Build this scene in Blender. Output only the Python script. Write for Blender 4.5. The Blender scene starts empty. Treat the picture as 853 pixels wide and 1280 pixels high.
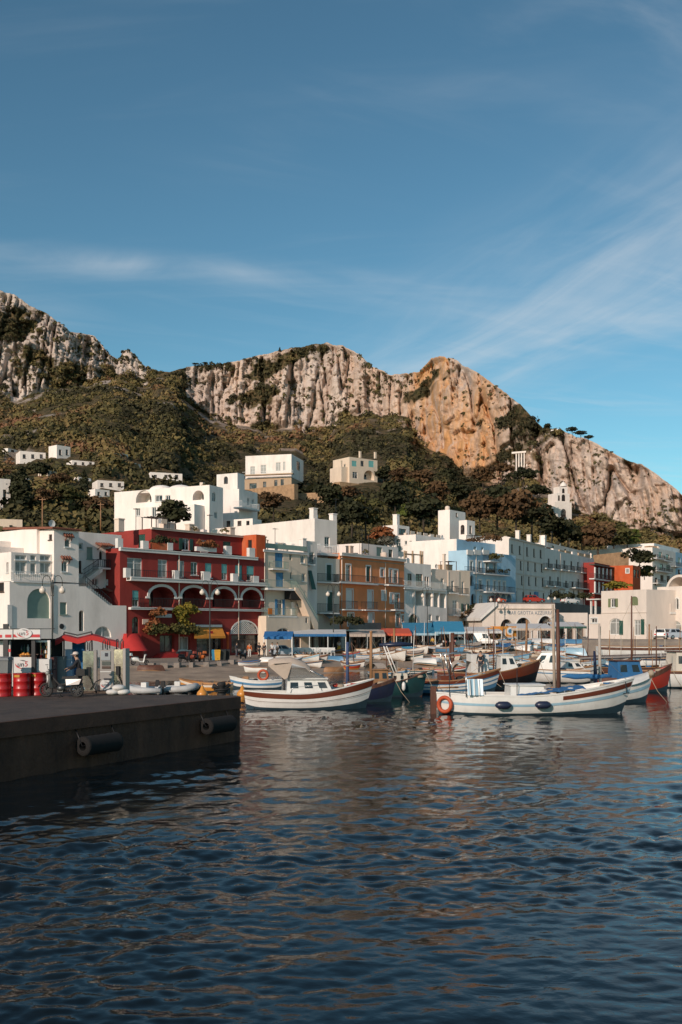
import bpy, math, random
import numpy as np
from mathutils import Vector, Matrix
R = math.radians
sc = bpy.context.scene
col = sc.collection
random.seed(7)

# ---------------------------------------------------------------- camera
FPX, CXP, HYP, CAMH = 1244.0, 426.5, 782.0, 4.45      # focal length, centre column, horizon row (of 853x1280), eye height
cam_d = bpy.data.cameras.new('camera')
cam = bpy.data.objects.new('camera', cam_d); col.objects.link(cam)
cam.location = (0, 0, CAMH); cam.rotation_euler = (R(90), 0, 0)
cam_d.sensor_fit = 'HORIZONTAL'; cam_d.sensor_width = 36.0
cam_d.lens = 36.0 * FPX / 853.0
cam_d.shift_y = (HYP - 640.0) / 853.0
cam_d.clip_start = 0.5; cam_d.clip_end = 9000
sc.camera = cam

# ---------------------------------------------------------------- sky, sun, exposure
SUN_AZ = math.atan2(-0.49, -0.872); SUN_EL = R(22)
world = bpy.data.worlds.new('World'); sc.world = world; world.use_nodes = True
wn = world.node_tree.nodes; wl = world.node_tree.links
for n in list(wn): wn.remove(n)
def wnode(t, **k):
    n = wn.new(t)
    for a, b in k.items(): setattr(n, a, b)
    return n
wout = wnode('ShaderNodeOutputWorld'); wbg = wnode('ShaderNodeBackground')
sky = wnode('ShaderNodeTexSky', sky_type='NISHITA', sun_disc=False, sun_elevation=SUN_EL, sun_rotation=SUN_AZ,
            air_density=1.0, dust_density=0.3, ozone_density=6.0)
tc = wnode('ShaderNodeTexCoord')
sep = wnode('ShaderNodeSeparateXYZ'); wl.new(tc.outputs['Generated'], sep.inputs[0])
# project the view direction onto a high cloud sheet: thin cirrus streaks
zc = wnode('ShaderNodeMath', operation='MAXIMUM'); wl.new(sep.outputs['Z'], zc.inputs[0]); zc.inputs[1].default_value = 0.03
dx = wnode('ShaderNodeMath', operation='DIVIDE'); wl.new(sep.outputs['X'], dx.inputs[0]); wl.new(zc.outputs[0], dx.inputs[1])
dy = wnode('ShaderNodeMath', operation='DIVIDE'); wl.new(sep.outputs['Y'], dy.inputs[0]); wl.new(zc.outputs[0], dy.inputs[1])
cmb = wnode('ShaderNodeCombineXYZ'); wl.new(dx.outputs[0], cmb.inputs[0]); wl.new(dy.outputs[0], cmb.inputs[1])
def cirrus(scale, rot, stretch, detail, lo, hi, dist):
    m0 = wnode('ShaderNodeMapping'); m0.inputs['Rotation'].default_value = (0, 0, rot); wl.new(cmb.outputs[0], m0.inputs[0])
    mp = wnode('ShaderNodeMapping'); mp.inputs['Scale'].default_value = (scale, scale * stretch, 1)
    wl.new(m0.outputs[0], mp.inputs[0])
    nz = wnode('ShaderNodeTexNoise'); nz.inputs['Scale'].default_value = 1.0; nz.inputs['Detail'].default_value = detail
    nz.inputs['Roughness'].default_value = 0.55; nz.inputs['Distortion'].default_value = dist
    wl.new(mp.outputs[0], nz.inputs['Vector'])
    mr = wnode('ShaderNodeMapRange', interpolation_type='SMOOTHSTEP'); mr.inputs['From Min'].default_value = lo; mr.inputs['From Max'].default_value = hi
    wl.new(nz.outputs['Fac'], mr.inputs['Value']); return mr.outputs[0]
c1 = cirrus(0.55, R(4), 4.5, 6, 0.50, 0.85, 0.5)
c2 = cirrus(1.1, R(-32), 3.2, 7, 0.42, 0.85, 0.8)
c3 = cirrus(0.28, R(20), 1.6, 3, 0.42, 0.68, 0.3)
m1 = wnode('ShaderNodeMath', operation='MULTIPLY'); wl.new(c2, m1.inputs[0]); wl.new(c3, m1.inputs[1])
m1b = wnode('ShaderNodeMath', operation='MULTIPLY'); wl.new(c1, m1b.inputs[0]); m1b.inputs[1].default_value = 0.35
m2 = wnode('ShaderNodeMath', operation='ADD', use_clamp=True); wl.new(m1b.outputs[0], m2.inputs[0]); wl.new(m1.outputs[0], m2.inputs[1])
# a long contrail-like band and a broad diagonal veil, both lying on the same cloud sheet
def lin(ax, ay, c0):
    a = wnode('ShaderNodeMath', operation='MULTIPLY'); wl.new(dx.outputs[0], a.inputs[0]); a.inputs[1].default_value = ax
    b = wnode('ShaderNodeMath', operation='MULTIPLY_ADD'); wl.new(dy.outputs[0], b.inputs[0]); b.inputs[1].default_value = ay; wl.new(a.outputs[0], b.inputs[2])
    c = wnode('ShaderNodeMath', operation='SUBTRACT'); wl.new(b.outputs[0], c.inputs[0]); c.inputs[1].default_value = c0; return c.outputs[0]
def soft(v, lo, hi, absval=True):
    if absval:
        a = wnode('ShaderNodeMath', operation='ABSOLUTE'); wl.new(v, a.inputs[0]); v = a.outputs[0]
    mr = wnode('ShaderNodeMapRange', interpolation_type='SMOOTHSTEP'); mr.inputs['From Min'].default_value = lo; mr.inputs['From Max'].default_value = hi; wl.new(v, mr.inputs['Value']); return mr.outputs[0]
def times(a, b, k=1.0):
    m = wnode('ShaderNodeMath', operation='MULTIPLY'); wl.new(a, m.inputs[0]); wl.new(b, m.inputs[1])
    n = wnode('ShaderNodeMath', operation='MULTIPLY'); wl.new(m.outputs[0], n.inputs[0]); n.inputs[1].default_value = k; return n.outputs[0]
band = times(times(soft(lin(-0.18, 1.0, 2.86), 0.17, -0.03), soft(lin(1.0, 0.0, 0.0), 0.55, -0.4, False)), cirrus(2.2, R(3), 0.6, 8, 0.25, 0.85, 0.9), 0.75)
veil = times(times(soft(lin(0.93, 0.36, 1.78), 0.75, 0.05), cirrus(0.8, R(69), 4.5, 8, 0.28, 0.85, 0.6)), soft(lin(0.0, 1.0, 0.0), 0.9, 2.6, False), 1.0)
m2b = wnode('ShaderNodeMath', operation='ADD'); wl.new(band, m2b.inputs[0]); wl.new(veil, m2b.inputs[1])
m2c = wnode('ShaderNodeMath', operation='ADD', use_clamp=True); wl.new(m2.outputs[0], m2c.inputs[0]); wl.new(m2b.outputs[0], m2c.inputs[1]); m2 = m2c
m3 = wnode('ShaderNodeMath', operation='MULTIPLY'); wl.new(m2.outputs[0], m3.inputs[0]); m3.inputs[1].default_value = 0.5
gam = wnode('ShaderNodeGamma'); gam.inputs['Gamma'].default_value = 1.15; wl.new(sky.outputs[0], gam.inputs[0])
tint = wnode('ShaderNodeMix', data_type='RGBA', blend_type='MULTIPLY'); tint.inputs[0].default_value = 1.0
hsv = wnode('ShaderNodeHueSaturation'); hsv.inputs['Saturation'].default_value = 0.95; wl.new(gam.outputs[0], hsv.inputs['Color']); wl.new(hsv.outputs[0], tint.inputs[6]); tint.inputs[7].default_value = (0.84, 1.0, 0.73, 1)
mixc = wnode('ShaderNodeMix', data_type='RGBA', blend_type='MIX')
wl.new(m3.outputs[0], mixc.inputs[0]); wl.new(tint.outputs[2], mixc.inputs[6]); mixc.inputs[7].default_value = (6.2, 6.5, 6.8, 1)
wl.new(mixc.outputs[2], wbg.inputs['Color']); wbg.inputs['Strength'].default_value = 0.061
wl.new(wbg.outputs[0], wout.inputs[0])

sun_d = bpy.data.lights.new('sun', 'SUN'); sun = bpy.data.objects.new('sun', sun_d); col.objects.link(sun)
sun_d.energy = 2.1; sun_d.angle = R(0.5); sun_d.color = (1.0, 0.82, 0.69)
to_sun = Vector((math.sin(SUN_AZ) * math.cos(SUN_EL), math.cos(SUN_AZ) * math.cos(SUN_EL), math.sin(SUN_EL)))
sun.rotation_euler = to_sun.to_track_quat('Z', 'Y').to_euler(); sun.location = to_sun * 500

vs = sc.view_settings
vs.view_transform = 'Standard'; vs.look = 'None'; vs.exposure = 0.85; vs.gamma = 1.0; vs.use_curve_mapping = False
sc.cycles.max_bounces = 6; sc.cycles.diffuse_bounces = 3; sc.cycles.glossy_bounces = 4; sc.cycles.transmission_bounces = 4; sc.cycles.transparent_max_bounces = 8
sc.cycles.caustics_reflective = False; sc.cycles.caustics_refractive = False

# ---------------------------------------------------------------- helpers
MATS = {}
def nt(name):
    m = bpy.data.materials.new(name); m.use_nodes = True
    t = m.node_tree; b = t.nodes['Principled BSDF']
    return m, t, b
def mat(name, c, rough=0.75, metal=0.0, var=0.18, scale=1.2, bump=0.0, bscale=30.0, spec=0.5, dirt=0.0, dcol=(0.12, 0.10, 0.08), streak=1.0, coat=0.0):
    """plain surface with mottling: colour c, two noise layers, optional dirt patches and fine relief"""
    if name in MATS: return MATS[name]
    m, t, b = nt(name); N = t.nodes; Lk = t.links
    tcn = N.new('ShaderNodeTexCoord'); mp = N.new('ShaderNodeMapping'); Lk.new(tcn.outputs['Object'], mp.inputs[0])
    mp.inputs['Scale'].default_value = (1, 1, streak)
    n1 = N.new('ShaderNodeTexNoise'); n1.inputs['Scale'].default_value = scale; n1.inputs['Detail'].default_value = 6; n1.inputs['Roughness'].default_value = 0.65
    Lk.new(mp.outputs[0], n1.inputs['Vector'])
    rmp = N.new('ShaderNodeMapRange'); rmp.inputs['From Min'].default_value = 0.25; rmp.inputs['From Max'].default_value = 0.75
    rmp.inputs['To Min'].default_value = 1 - var; rmp.inputs['To Max'].default_value = 1 + var * 0.6
    Lk.new(n1.outputs['Fac'], rmp.inputs['Value'])
    mul = N.new('ShaderNodeVectorMath'); mul.operation = 'SCALE'; mul.inputs[0].default_value = c[:3]; Lk.new(rmp.outputs[0], mul.inputs['Scale'])
    out = mul.outputs[0]
    if dirt > 0:
        n2 = N.new('ShaderNodeTexNoise'); n2.inputs['Scale'].default_value = scale * 0.55; n2.inputs['Detail'].default_value = 8; n2.inputs['Roughness'].default_value = 0.7
        Lk.new(mp.outputs[0], n2.inputs['Vector'])
        r2 = N.new('ShaderNodeMapRange'); r2.inputs['From Min'].default_value = 0.5; r2.inputs['From Max'].default_value = 0.75; r2.inputs['To Max'].default_value = dirt
        Lk.new(n2.outputs['Fac'], r2.inputs['Value'])
        mx = N.new('ShaderNodeMix'); mx.data_type = 'RGBA'; Lk.new(r2.outputs[0], mx.inputs[0]); Lk.new(out, mx.inputs[6]); mx.inputs[7].default_value = (*dcol, 1)
        out = mx.outputs[2]
    Lk.new(out, b.inputs['Base Color'])
    b.inputs['Roughness'].default_value = rough; b.inputs['Metallic'].default_value = metal
    b.inputs['Specular IOR Level'].default_value = spec; b.inputs['Coat Weight'].default_value = coat
    if bump > 0:
        n3 = N.new('ShaderNodeTexNoise'); n3.inputs['Scale'].default_value = bscale; n3.inputs['Detail'].default_value = 4; Lk.new(tcn.outputs['Object'], n3.inputs['Vector'])
        bp = N.new('ShaderNodeBump'); bp.inputs['Strength'].default_value = bump; bp.inputs['Distance'].default_value = 0.05
        Lk.new(n3.outputs['Fac'], bp.inputs['Height']); Lk.new(bp.outputs[0], b.inputs['Normal'])
    MATS[name] = m
    return m

def tag(o, label=None, cat=None, group=None, kind=None):
    if label: o['label'] = label
    if cat: o['category'] = cat
    if group: o['group'] = group
    if kind: o['kind'] = kind
    return o
def link(o, parent=None):
    col.objects.link(o)
    if parent is not None: o.parent = parent
    return o
def empty(name, loc, rz=0.0, label=None, cat=None, group=None, parent=None):
    o = bpy.data.objects.new(name, None); o.location = loc; o.rotation_euler = (0, 0, rz); o.empty_display_size = 0.3
    link(o, parent); tag(o, label, cat, group); return o

class MB:
    """collects shapes; build() makes ONE mesh object of them"""
    def __init__(s): s.v = []; s.f = []; s.sm = []
    def add(s, vs_, fs, smooth=False):
        b = len(s.v); s.v.extend([tuple(p) for p in vs_])
        for f in fs: s.f.append(tuple(b + i for i in f)); s.sm.append(smooth)
        return s
    def box(s, x0, y0, z0, x1, y1, z1):
        return s.add([(x0,y0,z0),(x1,y0,z0),(x1,y1,z0),(x0,y1,z0),(x0,y0,z1),(x1,y0,z1),(x1,y1,z1),(x0,y1,z1)],
              [(3,2,1,0),(4,5,6,7),(0,1,5,4),(1,2,6,5),(2,3,7,6),(3,0,4,7)])
    def hexa(s, p):   # eight corners, bottom ring then top ring
        return s.add(p, [(3,2,1,0),(4,5,6,7),(0,1,5,4),(1,2,6,5),(2,3,7,6),(3,0,4,7)])
    def bar(s, a, b, w, h=None, up=(0, 0, 1)):
        a = Vector(a); b = Vector(b); d = (b - a)
        if d.length < 1e-6: return s
        d.normalize(); u = Vector(up)
        if abs(d.dot(u)) > 0.99: u = Vector((1, 0, 0))
        sd = d.cross(u).normalized() * (w / 2); t = sd.cross(d).normalized() * ((h or w) / 2)
        return s.hexa([a - sd - t, a + sd - t, b + sd - t, b - sd - t, a - sd + t, a + sd + t, b + sd + t, b - sd + t])
    def tube(s, pts, rad, n=8, cap=True, smooth=True):
        pts = [Vector(p) for p in pts]
        if not hasattr(rad, '__len__'): rad = [rad] * len(pts)
        vs_ = []; ref = None
        for i, p in enumerate(pts):
            d = (pts[min(i + 1, len(pts) - 1)] - pts[max(i - 1, 0)]).normalized()
            if ref is None:
                ref = Vector((0, 0, 1)) if abs(d.z) < 0.9 else Vector((1, 0, 0))
            a = d.cross(ref).normalized(); b = d.cross(a).normalized(); ref = a.cross(d)
            for k in range(n):
                t = 2 * math.pi * k / n
                vs_.append(p + (a * math.cos(t) + b * math.sin(t)) * rad[i])
        fs = []
        for i in range(len(pts) - 1):
            for k in range(n):
                fs.append((i*n+k, i*n+(k+1)%n, (i+1)*n+(k+1)%n, (i+1)*n+k))
        s.add(vs_, fs, smooth)
        if cap:
            b = len(s.v) - len(vs_)
            s.f.append(tuple(b + k for k in range(n))[::-1]); s.sm.append(False)
            s.f.append(tuple(b + (len(pts)-1)*n + k for k in range(n))); s.sm.append(False)
        return s
    def lathe(s, prof, n=16, c=(0, 0, 0), smooth=True):   # prof: (radius, z)
        vs_ = []; fs = []
        for r, z in prof:
            for k in range(n):
                t = 2 * math.pi * k / n
                vs_.append((c[0] + r * math.cos(t), c[1] + r * math.sin(t), c[2] + z))
        for i in range(len(prof) - 1):
            for k in range(n): fs.append((i*n+k, i*n+(k+1)%n, (i+1)*n+(k+1)%n, (i+1)*n+k))
        return s.add(vs_, fs, smooth)
    def ball(s, c, r, n=10, m=7, sz=1.0):
        prof = [(max(1e-3, r * math.sin(math.pi * i / m)), -r * sz * math.cos(math.pi * i / m)) for i in range(m + 1)]
        return s.lathe(prof, n, c)
    def grid(s, rows, smooth=True, closed=False):
        nr = len(rows); ncn = len(rows[0]); vs_ = [p for r in rows for p in r]; fs = []
        for i in range(nr - 1):
            for k in range(ncn if closed else ncn - 1):
                fs.append((i*ncn+k, i*ncn+(k+1)%ncn, (i+1)*ncn+(k+1)%ncn, (i+1)*ncn+k))
        return s.add(vs_, fs, smooth)
    def prism(s, poly, a, b, axis='y'):   # polygon in the (u, z) plane extruded from a to b along y
        n = len(poly)
        if axis == 'y': v0 = [(u, a, z) for u, z in poly]; v1 = [(u, b, z) for u, z in poly]
        elif axis == 'x': v0 = [(a, u, z) for u, z in poly]; v1 = [(b, u, z) for u, z in poly]
        else: v0 = [(u, z, a) for u, z in poly]; v1 = [(u, z, b) for u, z in poly]
        return s.add(v0 + v1, [tuple(range(n))[::-1], tuple(range(n, 2*n))] + [(i, (i+1)%n, n+(i+1)%n, n+i) for i in range(n)])
    def mesh(s, name):
        me = bpy.data.meshes.new(name); me.from_pydata(s.v, [], s.f)
        me.polygons.foreach_set('use_smooth', s.sm); me.update(); return me
    def build(s, name, m, parent=None, label=None, cat=None, group=None, kind=None, loc=None, rz=None):
        me = s.mesh(name); me.materials.append(m)
        o = bpy.data.objects.new(name, me); link(o, parent); tag(o, label, cat, group, kind)
        if loc is not None: o.location = loc
        if rz is not None: o.rotation_euler = (0, 0, rz)
        return o

def np_mesh(name, V, Q, m, attrs=None, smooth=False):
    """fast mesh from arrays of vertices and quads; attrs: per-vertex floats"""
    me = bpy.data.meshes.new(name); nv = len(V); nq = len(Q)
    me.vertices.add(nv); me.vertices.foreach_set('co', np.asarray(V, dtype=np.float32).ravel())
    me.loops.add(nq * 4); me.loops.foreach_set('vertex_index', np.asarray(Q, dtype=np.int32).ravel())
    me.polygons.add(nq); me.polygons.foreach_set('loop_start', np.arange(0, nq * 4, 4, dtype=np.int32))
    if smooth: me.polygons.foreach_set('use_smooth', np.ones(nq, dtype=bool))
    me.update(calc_edges=True)
    for k, a in (attrs or {}).items():
        at = me.attributes.new(k, 'FLOAT', 'POINT'); at.data.foreach_set('value', np.asarray(a, dtype=np.float32))
    me.materials.append(m); return me

def copy_tree(o, parent=None):
    c = o.copy(); link(c, parent)
    for ch in list(o.children): copy_tree(ch, c)
    return c

# pixel (of the 853x1280 photograph) <-> place
def tx(px): return (px - CXP) / FPX
def XY(px, Y): return (tx(px) * Y, Y)
def zat(py, Y): return CAMH + (HYP - py) * Y / FPX
def at(px, py, Y): return Vector((tx(px) * Y, Y, zat(py, Y)))
def Yon(py, z): return (CAMH - z) * FPX / (py - HYP)      # distance at which a level z shows at row py
def onz(px, py, z): Y = Yon(py, z); return Vector((tx(px) * Y, Y, z))
def sstep(a, b, x):
    t = min(1, max(0, (x - a) / (b - a))); return t * t * (3 - 2 * t)
def ground_z(X): return 0.75 + 0.9 * sstep(0, 32, X)

# gradient-free value noise, vectorised
_rs = np.random.RandomState(11); _tab = _rs.rand(256, 256)
def vnoise(x, y):
    xi = np.floor(x).astype(int); yi = np.floor(y).astype(int); fx = x - xi; fy = y - yi
    fx = fx*fx*fx*(fx*(fx*6-15)+10); fy = fy*fy*fy*(fy*(fy*6-15)+10)
    a = _tab[xi & 255, yi & 255]; b = _tab[(xi+1) & 255, yi & 255]; c = _tab[xi & 255, (yi+1) & 255]; d = _tab[(xi+1) & 255, (yi+1) & 255]
    return (a*(1-fx)+b*fx)*(1-fy)+(c*(1-fx)+d*fx)*fy
def fbm(x, y, o=5, g=0.5, ox=0.0):
    s = 0; a = 1; t = 0
    for i in range(o):
        s = s + a * vnoise(x + ox + 17.3*i, y + ox*1.7 + 9.1*i); t += a; a *= g; x = x * 2.03; y = y * 2.03
    return s / t
def ridge(x, y, o=4, ox=0.0):
    s = 0; a = 1; t = 0
    for i in range(o):
        s = s + a * (1 - np.abs(2 * vnoise(x + ox + 13.7*i, y + ox + 5.3*i) - 1)); t += a; a *= 0.5; x = x * 2.1; y = y * 2.1
    return s / t

# ================================================================ THE LAND
def mixn(N, Lk, fac, a, b, blend='MIX'):
    m = N.new('ShaderNodeMix'); m.data_type = 'RGBA'; m.blend_type = blend
    for i, v in ((0, fac), (6, a), (7, b)):
        if isinstance(v, (int, float)): m.inputs[i].default_value = v
        elif isinstance(v, tuple): m.inputs[i].default_value = (*v, 1)
        else: Lk.new(v, m.inputs[i])
    return m.outputs[2]
def noise(N, Lk, vec, scale, detail=6, rough=0.6, lo=0.35, hi=0.65, dist=0.0):
    n = N.new('ShaderNodeTexNoise'); n.inputs['Scale'].default_value = scale; n.inputs['Detail'].default_value = detail
    n.inputs['Roughness'].default_value = rough; n.inputs['Distortion'].default_value = dist; Lk.new(vec, n.inputs['Vector'])
    r = N.new('ShaderNodeMapRange'); r.interpolation_type = 'SMOOTHSTEP'; r.inputs['From Min'].default_value = lo; r.inputs['From Max'].default_value = hi
    Lk.new(n.outputs['Fac'], r.inputs['Value']); return r.outputs[0]
def mapped(N, Lk, scale):
    t = N.new('ShaderNodeTexCoord'); m = N.new('ShaderNodeMapping'); m.inputs['Scale'].default_value = scale; Lk.new(t.outputs['Object'], m.inputs[0]); return m.outputs[0]
def attr(N, name):
    a = N.new('ShaderNodeAttribute'); a.attribute_name = name; return a.outputs['Fac']

# --- limestone mountain
m_rock, t_, b_ = nt('limestone_and_scrub'); N = t_.nodes; Lk = t_.links
pv = mapped(N, Lk, (1, 1, 0.28)); pu = mapped(N, Lk, (1, 1, 1))
c = mixn(N, Lk, noise(N, Lk, pv, 0.05, 8, 0.7, 0.3, 0.7), (0.63, 0.52, 0.45), (0.42, 0.345, 0.305))
c = mixn(N, Lk, noise(N, Lk, pv, 0.16, 8, 0.7, 0.54, 0.74), c, (0.20, 0.17, 0.155))
c = mixn(N, Lk, noise(N, Lk, pu, 0.45, 6, 0.7, 0.55, 0.75), c, (0.58, 0.51, 0.45))
mo = N.new('ShaderNodeMath'); mo.operation = 'MULTIPLY'; Lk.new(attr(N, 'ochre'), mo.inputs[0]); Lk.new(noise(N, Lk, pv, 0.045, 6, 0.65, 0.32, 0.62), mo.inputs[1])
c = mixn(N, Lk, mo.outputs[0], c, (0.60, 0.31, 0.13))
soil = mixn(N, Lk, noise(N, Lk, pu, 0.06, 6, 0.6), (0.085, 0.065, 0.035), (0.17, 0.115, 0.06))
soil = mixn(N, Lk, noise(N, Lk, pu, 0.3, 5, 0.6, 0.45, 0.6), soil, (0.05, 0.048, 0.022))
c = mixn(N, Lk, attr(N, 'veg'), c, soil)
Lk.new(c, b_.inputs['Base Color']); b_.inputs['Roughness'].default_value = 0.95; b_.inputs['Specular IOR Level'].default_value = 0.1
bp = N.new('ShaderNodeBump'); bp.inputs['Strength'].default_value = 0.9; bp.inputs['Distance'].default_value = 1.6
nb = N.new('ShaderNodeTexNoise'); nb.inputs['Scale'].default_value = 0.35; nb.inputs['Detail'].default_value = 7; nb.inputs['Roughness'].default_value = 0.7; Lk.new(pv, nb.inputs['Vector'])
Lk.new(nb.outputs['Fac'], bp.inputs['Height']); Lk.new(bp.outputs[0], b_.inputs['Normal'])

SKYL = [(-420,250),(-200,300),(-60,345),(0,362),(18,368),(35,380),(60,392),(88,414),(105,416),(118,420),(130,434),(137,443),(149,449),(155,437),(165,440),(180,456),(195,463),(212,465),(235,458),(262,456),(300,450),(330,442),(360,437),(390,431),(410,428),(430,431),(448,442),(462,456),(475,462),(488,469),(505,467),(525,463),(540,446),(555,444),(575,453),(600,468),(625,485),(650,506),(668,523),(680,535),(700,537),(722,546),(740,551),(755,559),(775,570),(800,578),(815,589),(835,603),(853,617),(900,645),(1000,690),(1150,735)]
BASE = [(-420,470),(-200,500),(-60,512),(0,505),(50,490),(100,480),(140,472),(160,478),(188,484),(197,472),(218,476),(228,500),(262,524),(320,537),(370,537),(395,546),(408,546),(425,525),(450,520),(490,516),(508,520),(516,545),(530,560),(560,568),(580,592),(620,602),(660,600),(700,630),(750,658),(800,668),(853,678),(1000,722),(1150,750)]
YBASE = [(-420,640),(0,740),(150,800),(240,810),(420,780),(500,740),(550,640),(660,520),(750,470),(853,430),(1000,390),(1150,360)]
FOOT = [(-420,110),(0,122),(150,134),(332,152),(420,165),(505,185),(590,205),(640,225),(740,285),(853,345),(1000,350),(1150,340)]
def ip(tab, x): return np.interp(x, [p[0] for p in tab], [p[1] for p in tab])
colx = np.concatenate([np.arange(-420, -24, 9.0), np.arange(-20, 874, 1.5), np.arange(880, 1150, 9.0)])
NC = len(colx); T = (colx - CXP) / FPX
ysk = ip(SKYL, colx) + 3.2 * (fbm(colx / 13, colx * 0, 4, 0.6) - 0.5) * np.where((colx > 190) & (colx < 330), 0.4, 1.0); yba = ip(BASE, colx) + 10 * (fbm(colx / 22, colx * 0 + 4, 4) - 0.5)
Yb = ip(YBASE, colx); Y0 = ip(FOOT, colx)
zb = CAMH + (HYP - yba) * Yb / FPX
hpx = np.maximum(yba - ysk, 3.0)
cd = np.clip(hpx * Yb / FPX * 0.42, 10, 60); Yt = Yb + cd; zt = CAMH + (HYP - ysk) * Yt / FPX
NS, NCL, NB = 130, 150, 9
s = np.linspace(0, 1, NS)[:, None] ** 1.35
z0 = np.where(colx > 560, 7.5, 6.0)
Ys = Y0 + (Yb - Y0) * s
zs = z0 + (zb - z0) * (s ** (1.0 + 0.18 * (colx > 560)))
Xs = T * Ys
env = np.clip(4 * s * (1 - s), 0, 1) ** 0.8
zs = zs + env * (9 * (fbm(Xs / 95, Ys / 140, 3, 0.5, 3.1) - 0.62) + 3.2 * (fbm(Xs / 22, Ys / 22, 4) - 0.5))
# garden terraces low on the left
ter = np.clip((330 - colx) / 80, 0, 1) * np.clip((s - 0.06) / 0.06, 0, 1) * np.clip((0.55 - s) / 0.1, 0, 1)
zq = np.floor(zs / 3.2) * 3.2; zs = zs * (1 - 0.75 * ter) + (zq + 3.2 * np.clip((zs - zq) / 3.2 * 4 - 3, 0, 1)) * 0.75 * ter
t = np.linspace(0, 1, NCL)[1:, None]
prof = t ** 1.25
Zc = zb + (zt - zb) * t
Xc = T * (Yb + cd * prof)
big = ridge(Xc / 62, Zc / 260, 3, 2.2); mid = ridge(Xc / 19, Zc / 90, 4, 7.7); fine = fbm(Xc / 6.0, Zc / 16, 4, 0.6, 1.3); led = fbm(Xc / 30, Zc / 9.0, 4, 0.6, 5.5)
w = np.clip(t / 0.08, 0, 1) * np.clip((1 - t) / 0.05, 0.25, 1) * np.clip(hpx / 60, 0.15, 1)
crk = np.exp(-np.abs(2 * fbm(Xc / 13, Zc / 120, 3, 0.55, 9.4) - 1) / 0.05); crk2 = np.exp(-np.abs(2 * fbm(Xc / 4.5, Zc / 38, 3, 0.6, 2.9) - 1) / 0.07)
def cells(sx, sz, ox):
    wx = Xc / sx + 1.6 * fbm(Xc / (sx * 2), Zc / (sz * 2), 3, 0.5, ox); wz = Zc / sz + 1.2 * fbm(Xc / (sx * 2), Zc / (sz * 2), 3, 0.5, ox + 5) + 0.5 * (np.floor(wx).astype(int) % 2)
    return _tab[np.floor(wx).astype(int) & 255, np.floor(wz).astype(int) & 255]
disp = (9 * (cells(9, 22, 1.1) - 0.5) + 6 * (cells(4, 7, 6.1) - 0.5) + 24 * (big - 0.6) + 13 * (mid - 0.55) + 8 * (fine - 0.5) + 7 * (led - 0.5) - 14 * crk - 6 * crk2 + 5.5 * (fbm(Xc / 2.4, Zc / 5.0, 3, 0.65, 3.3) - 0.5)) * w
Yc = Yb + cd * prof - disp
Xc = T * Yc
Zc = Zc + (Zc - CAMH) * (-disp / (Yb + cd * prof)) * 0.0
u = np.linspace(0, 1, NB)[1:, None]
Yk = Yt + 8 + 300 * u; Zk = zt - 4 * np.minimum(1, u * 6) - 70 * u ** 1.3
Yall = np.vstack([Ys, Yc, Yk]); Zall = np.vstack([zs, Zc, Zk]); Xall = T * Yall
NR = Yall.shape[0]
# vegetation and ochre maps
veg = np.ones((NR, NC)); tt = np.vstack([np.zeros((NS, NC)), np.repeat(t, NC, 1), np.ones((NB - 1, NC))])
vn = fbm(Xall / 40, Zall / 30, 5, 0.6, 3.7) * 0.7 + 0.3 * led.mean() - 0.0
thr = np.interp(colx, [-200, 0, 90, 150, 185, 195, 222, 235, 430, 520, 600, 660, 680, 760, 853, 1000], [0.56, 0.57, 0.57, 0.58, 0.56, 0.2, 0.2, 0.56, 0.58, 0.60, 0.62, 0.565, 0.51, 0.515, 0.52, 0.52])
lowcliff = np.clip((0.16 - tt) / 0.16, 0, 1) * 0.09; topc = np.clip((tt - 0.96) / 0.04, 0, 1) * 0.015
cv = np.clip((vn + lowcliff + topc - thr) / 0.03 + 0.5, 0, 1)
inc = slice(NS, NS + NCL - 1); veg[inc] = cv[inc]
nearb = np.clip((s - 0.86) / 0.14, 0, 1) * np.clip((0.47 - fbm(Xs / 30, Ys / 12, 4, 0.5, 6.0)) / 0.04, 0, 1)   # rocks below the cliffs
bare = np.clip((fbm(Xs / 34, Ys / 40, 4, 0.55, 12.5) - 0.66) / 0.03, 0, 0.5) * np.clip((s - 0.3) / 0.1, 0, 1)
veg[:NS] = 1 - np.clip(0.45 * nearb + bare, 0, 1)
och = np.interp(colx, [0, 240, 300, 400, 500, 530, 560, 610, 650, 700, 760, 853], [0.0, 0.05, 0.3, 0.18, 0.35, 1.0, 1.0, 0.85, 0.3, 0.22, 0.35, 0.25])[None, :] * np.ones((NR, 1))
idx = np.arange(NR * NC).reshape(NR, NC)
Q = np.stack([idx[:-1, :-1], idx[:-1, 1:], idx[1:, 1:], idx[1:, :-1]], -1).reshape(-1, 4)
V = np.stack([Xall, Yall, Zall], -1).reshape(-1, 3)
me = np_mesh('mountain', V, Q, m_rock, {'veg': veg.ravel(), 'ochre': och.ravel()}, smooth=False)
mountain = bpy.data.objects.new('mountain', me); link(mountain); tag(mountain, kind='structure')
PYall = HYP - (Zall - CAMH) * FPX / Yall
def hill(px, py, zoff=0.0):
    """point of the slope seen at a pixel"""
    j = int(np.argmin(np.abs(colx - px))); colp = PYall[:NS + NCL - 1, j]
    run = np.minimum.accumulate(colp); i = int(np.searchsorted(-run, -py)); i = min(max(i, 1), NS + NCL - 2)
    return Vector((tx(px) * Yall[i, j], Yall[i, j], Zall[i, j] + zoff))

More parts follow.
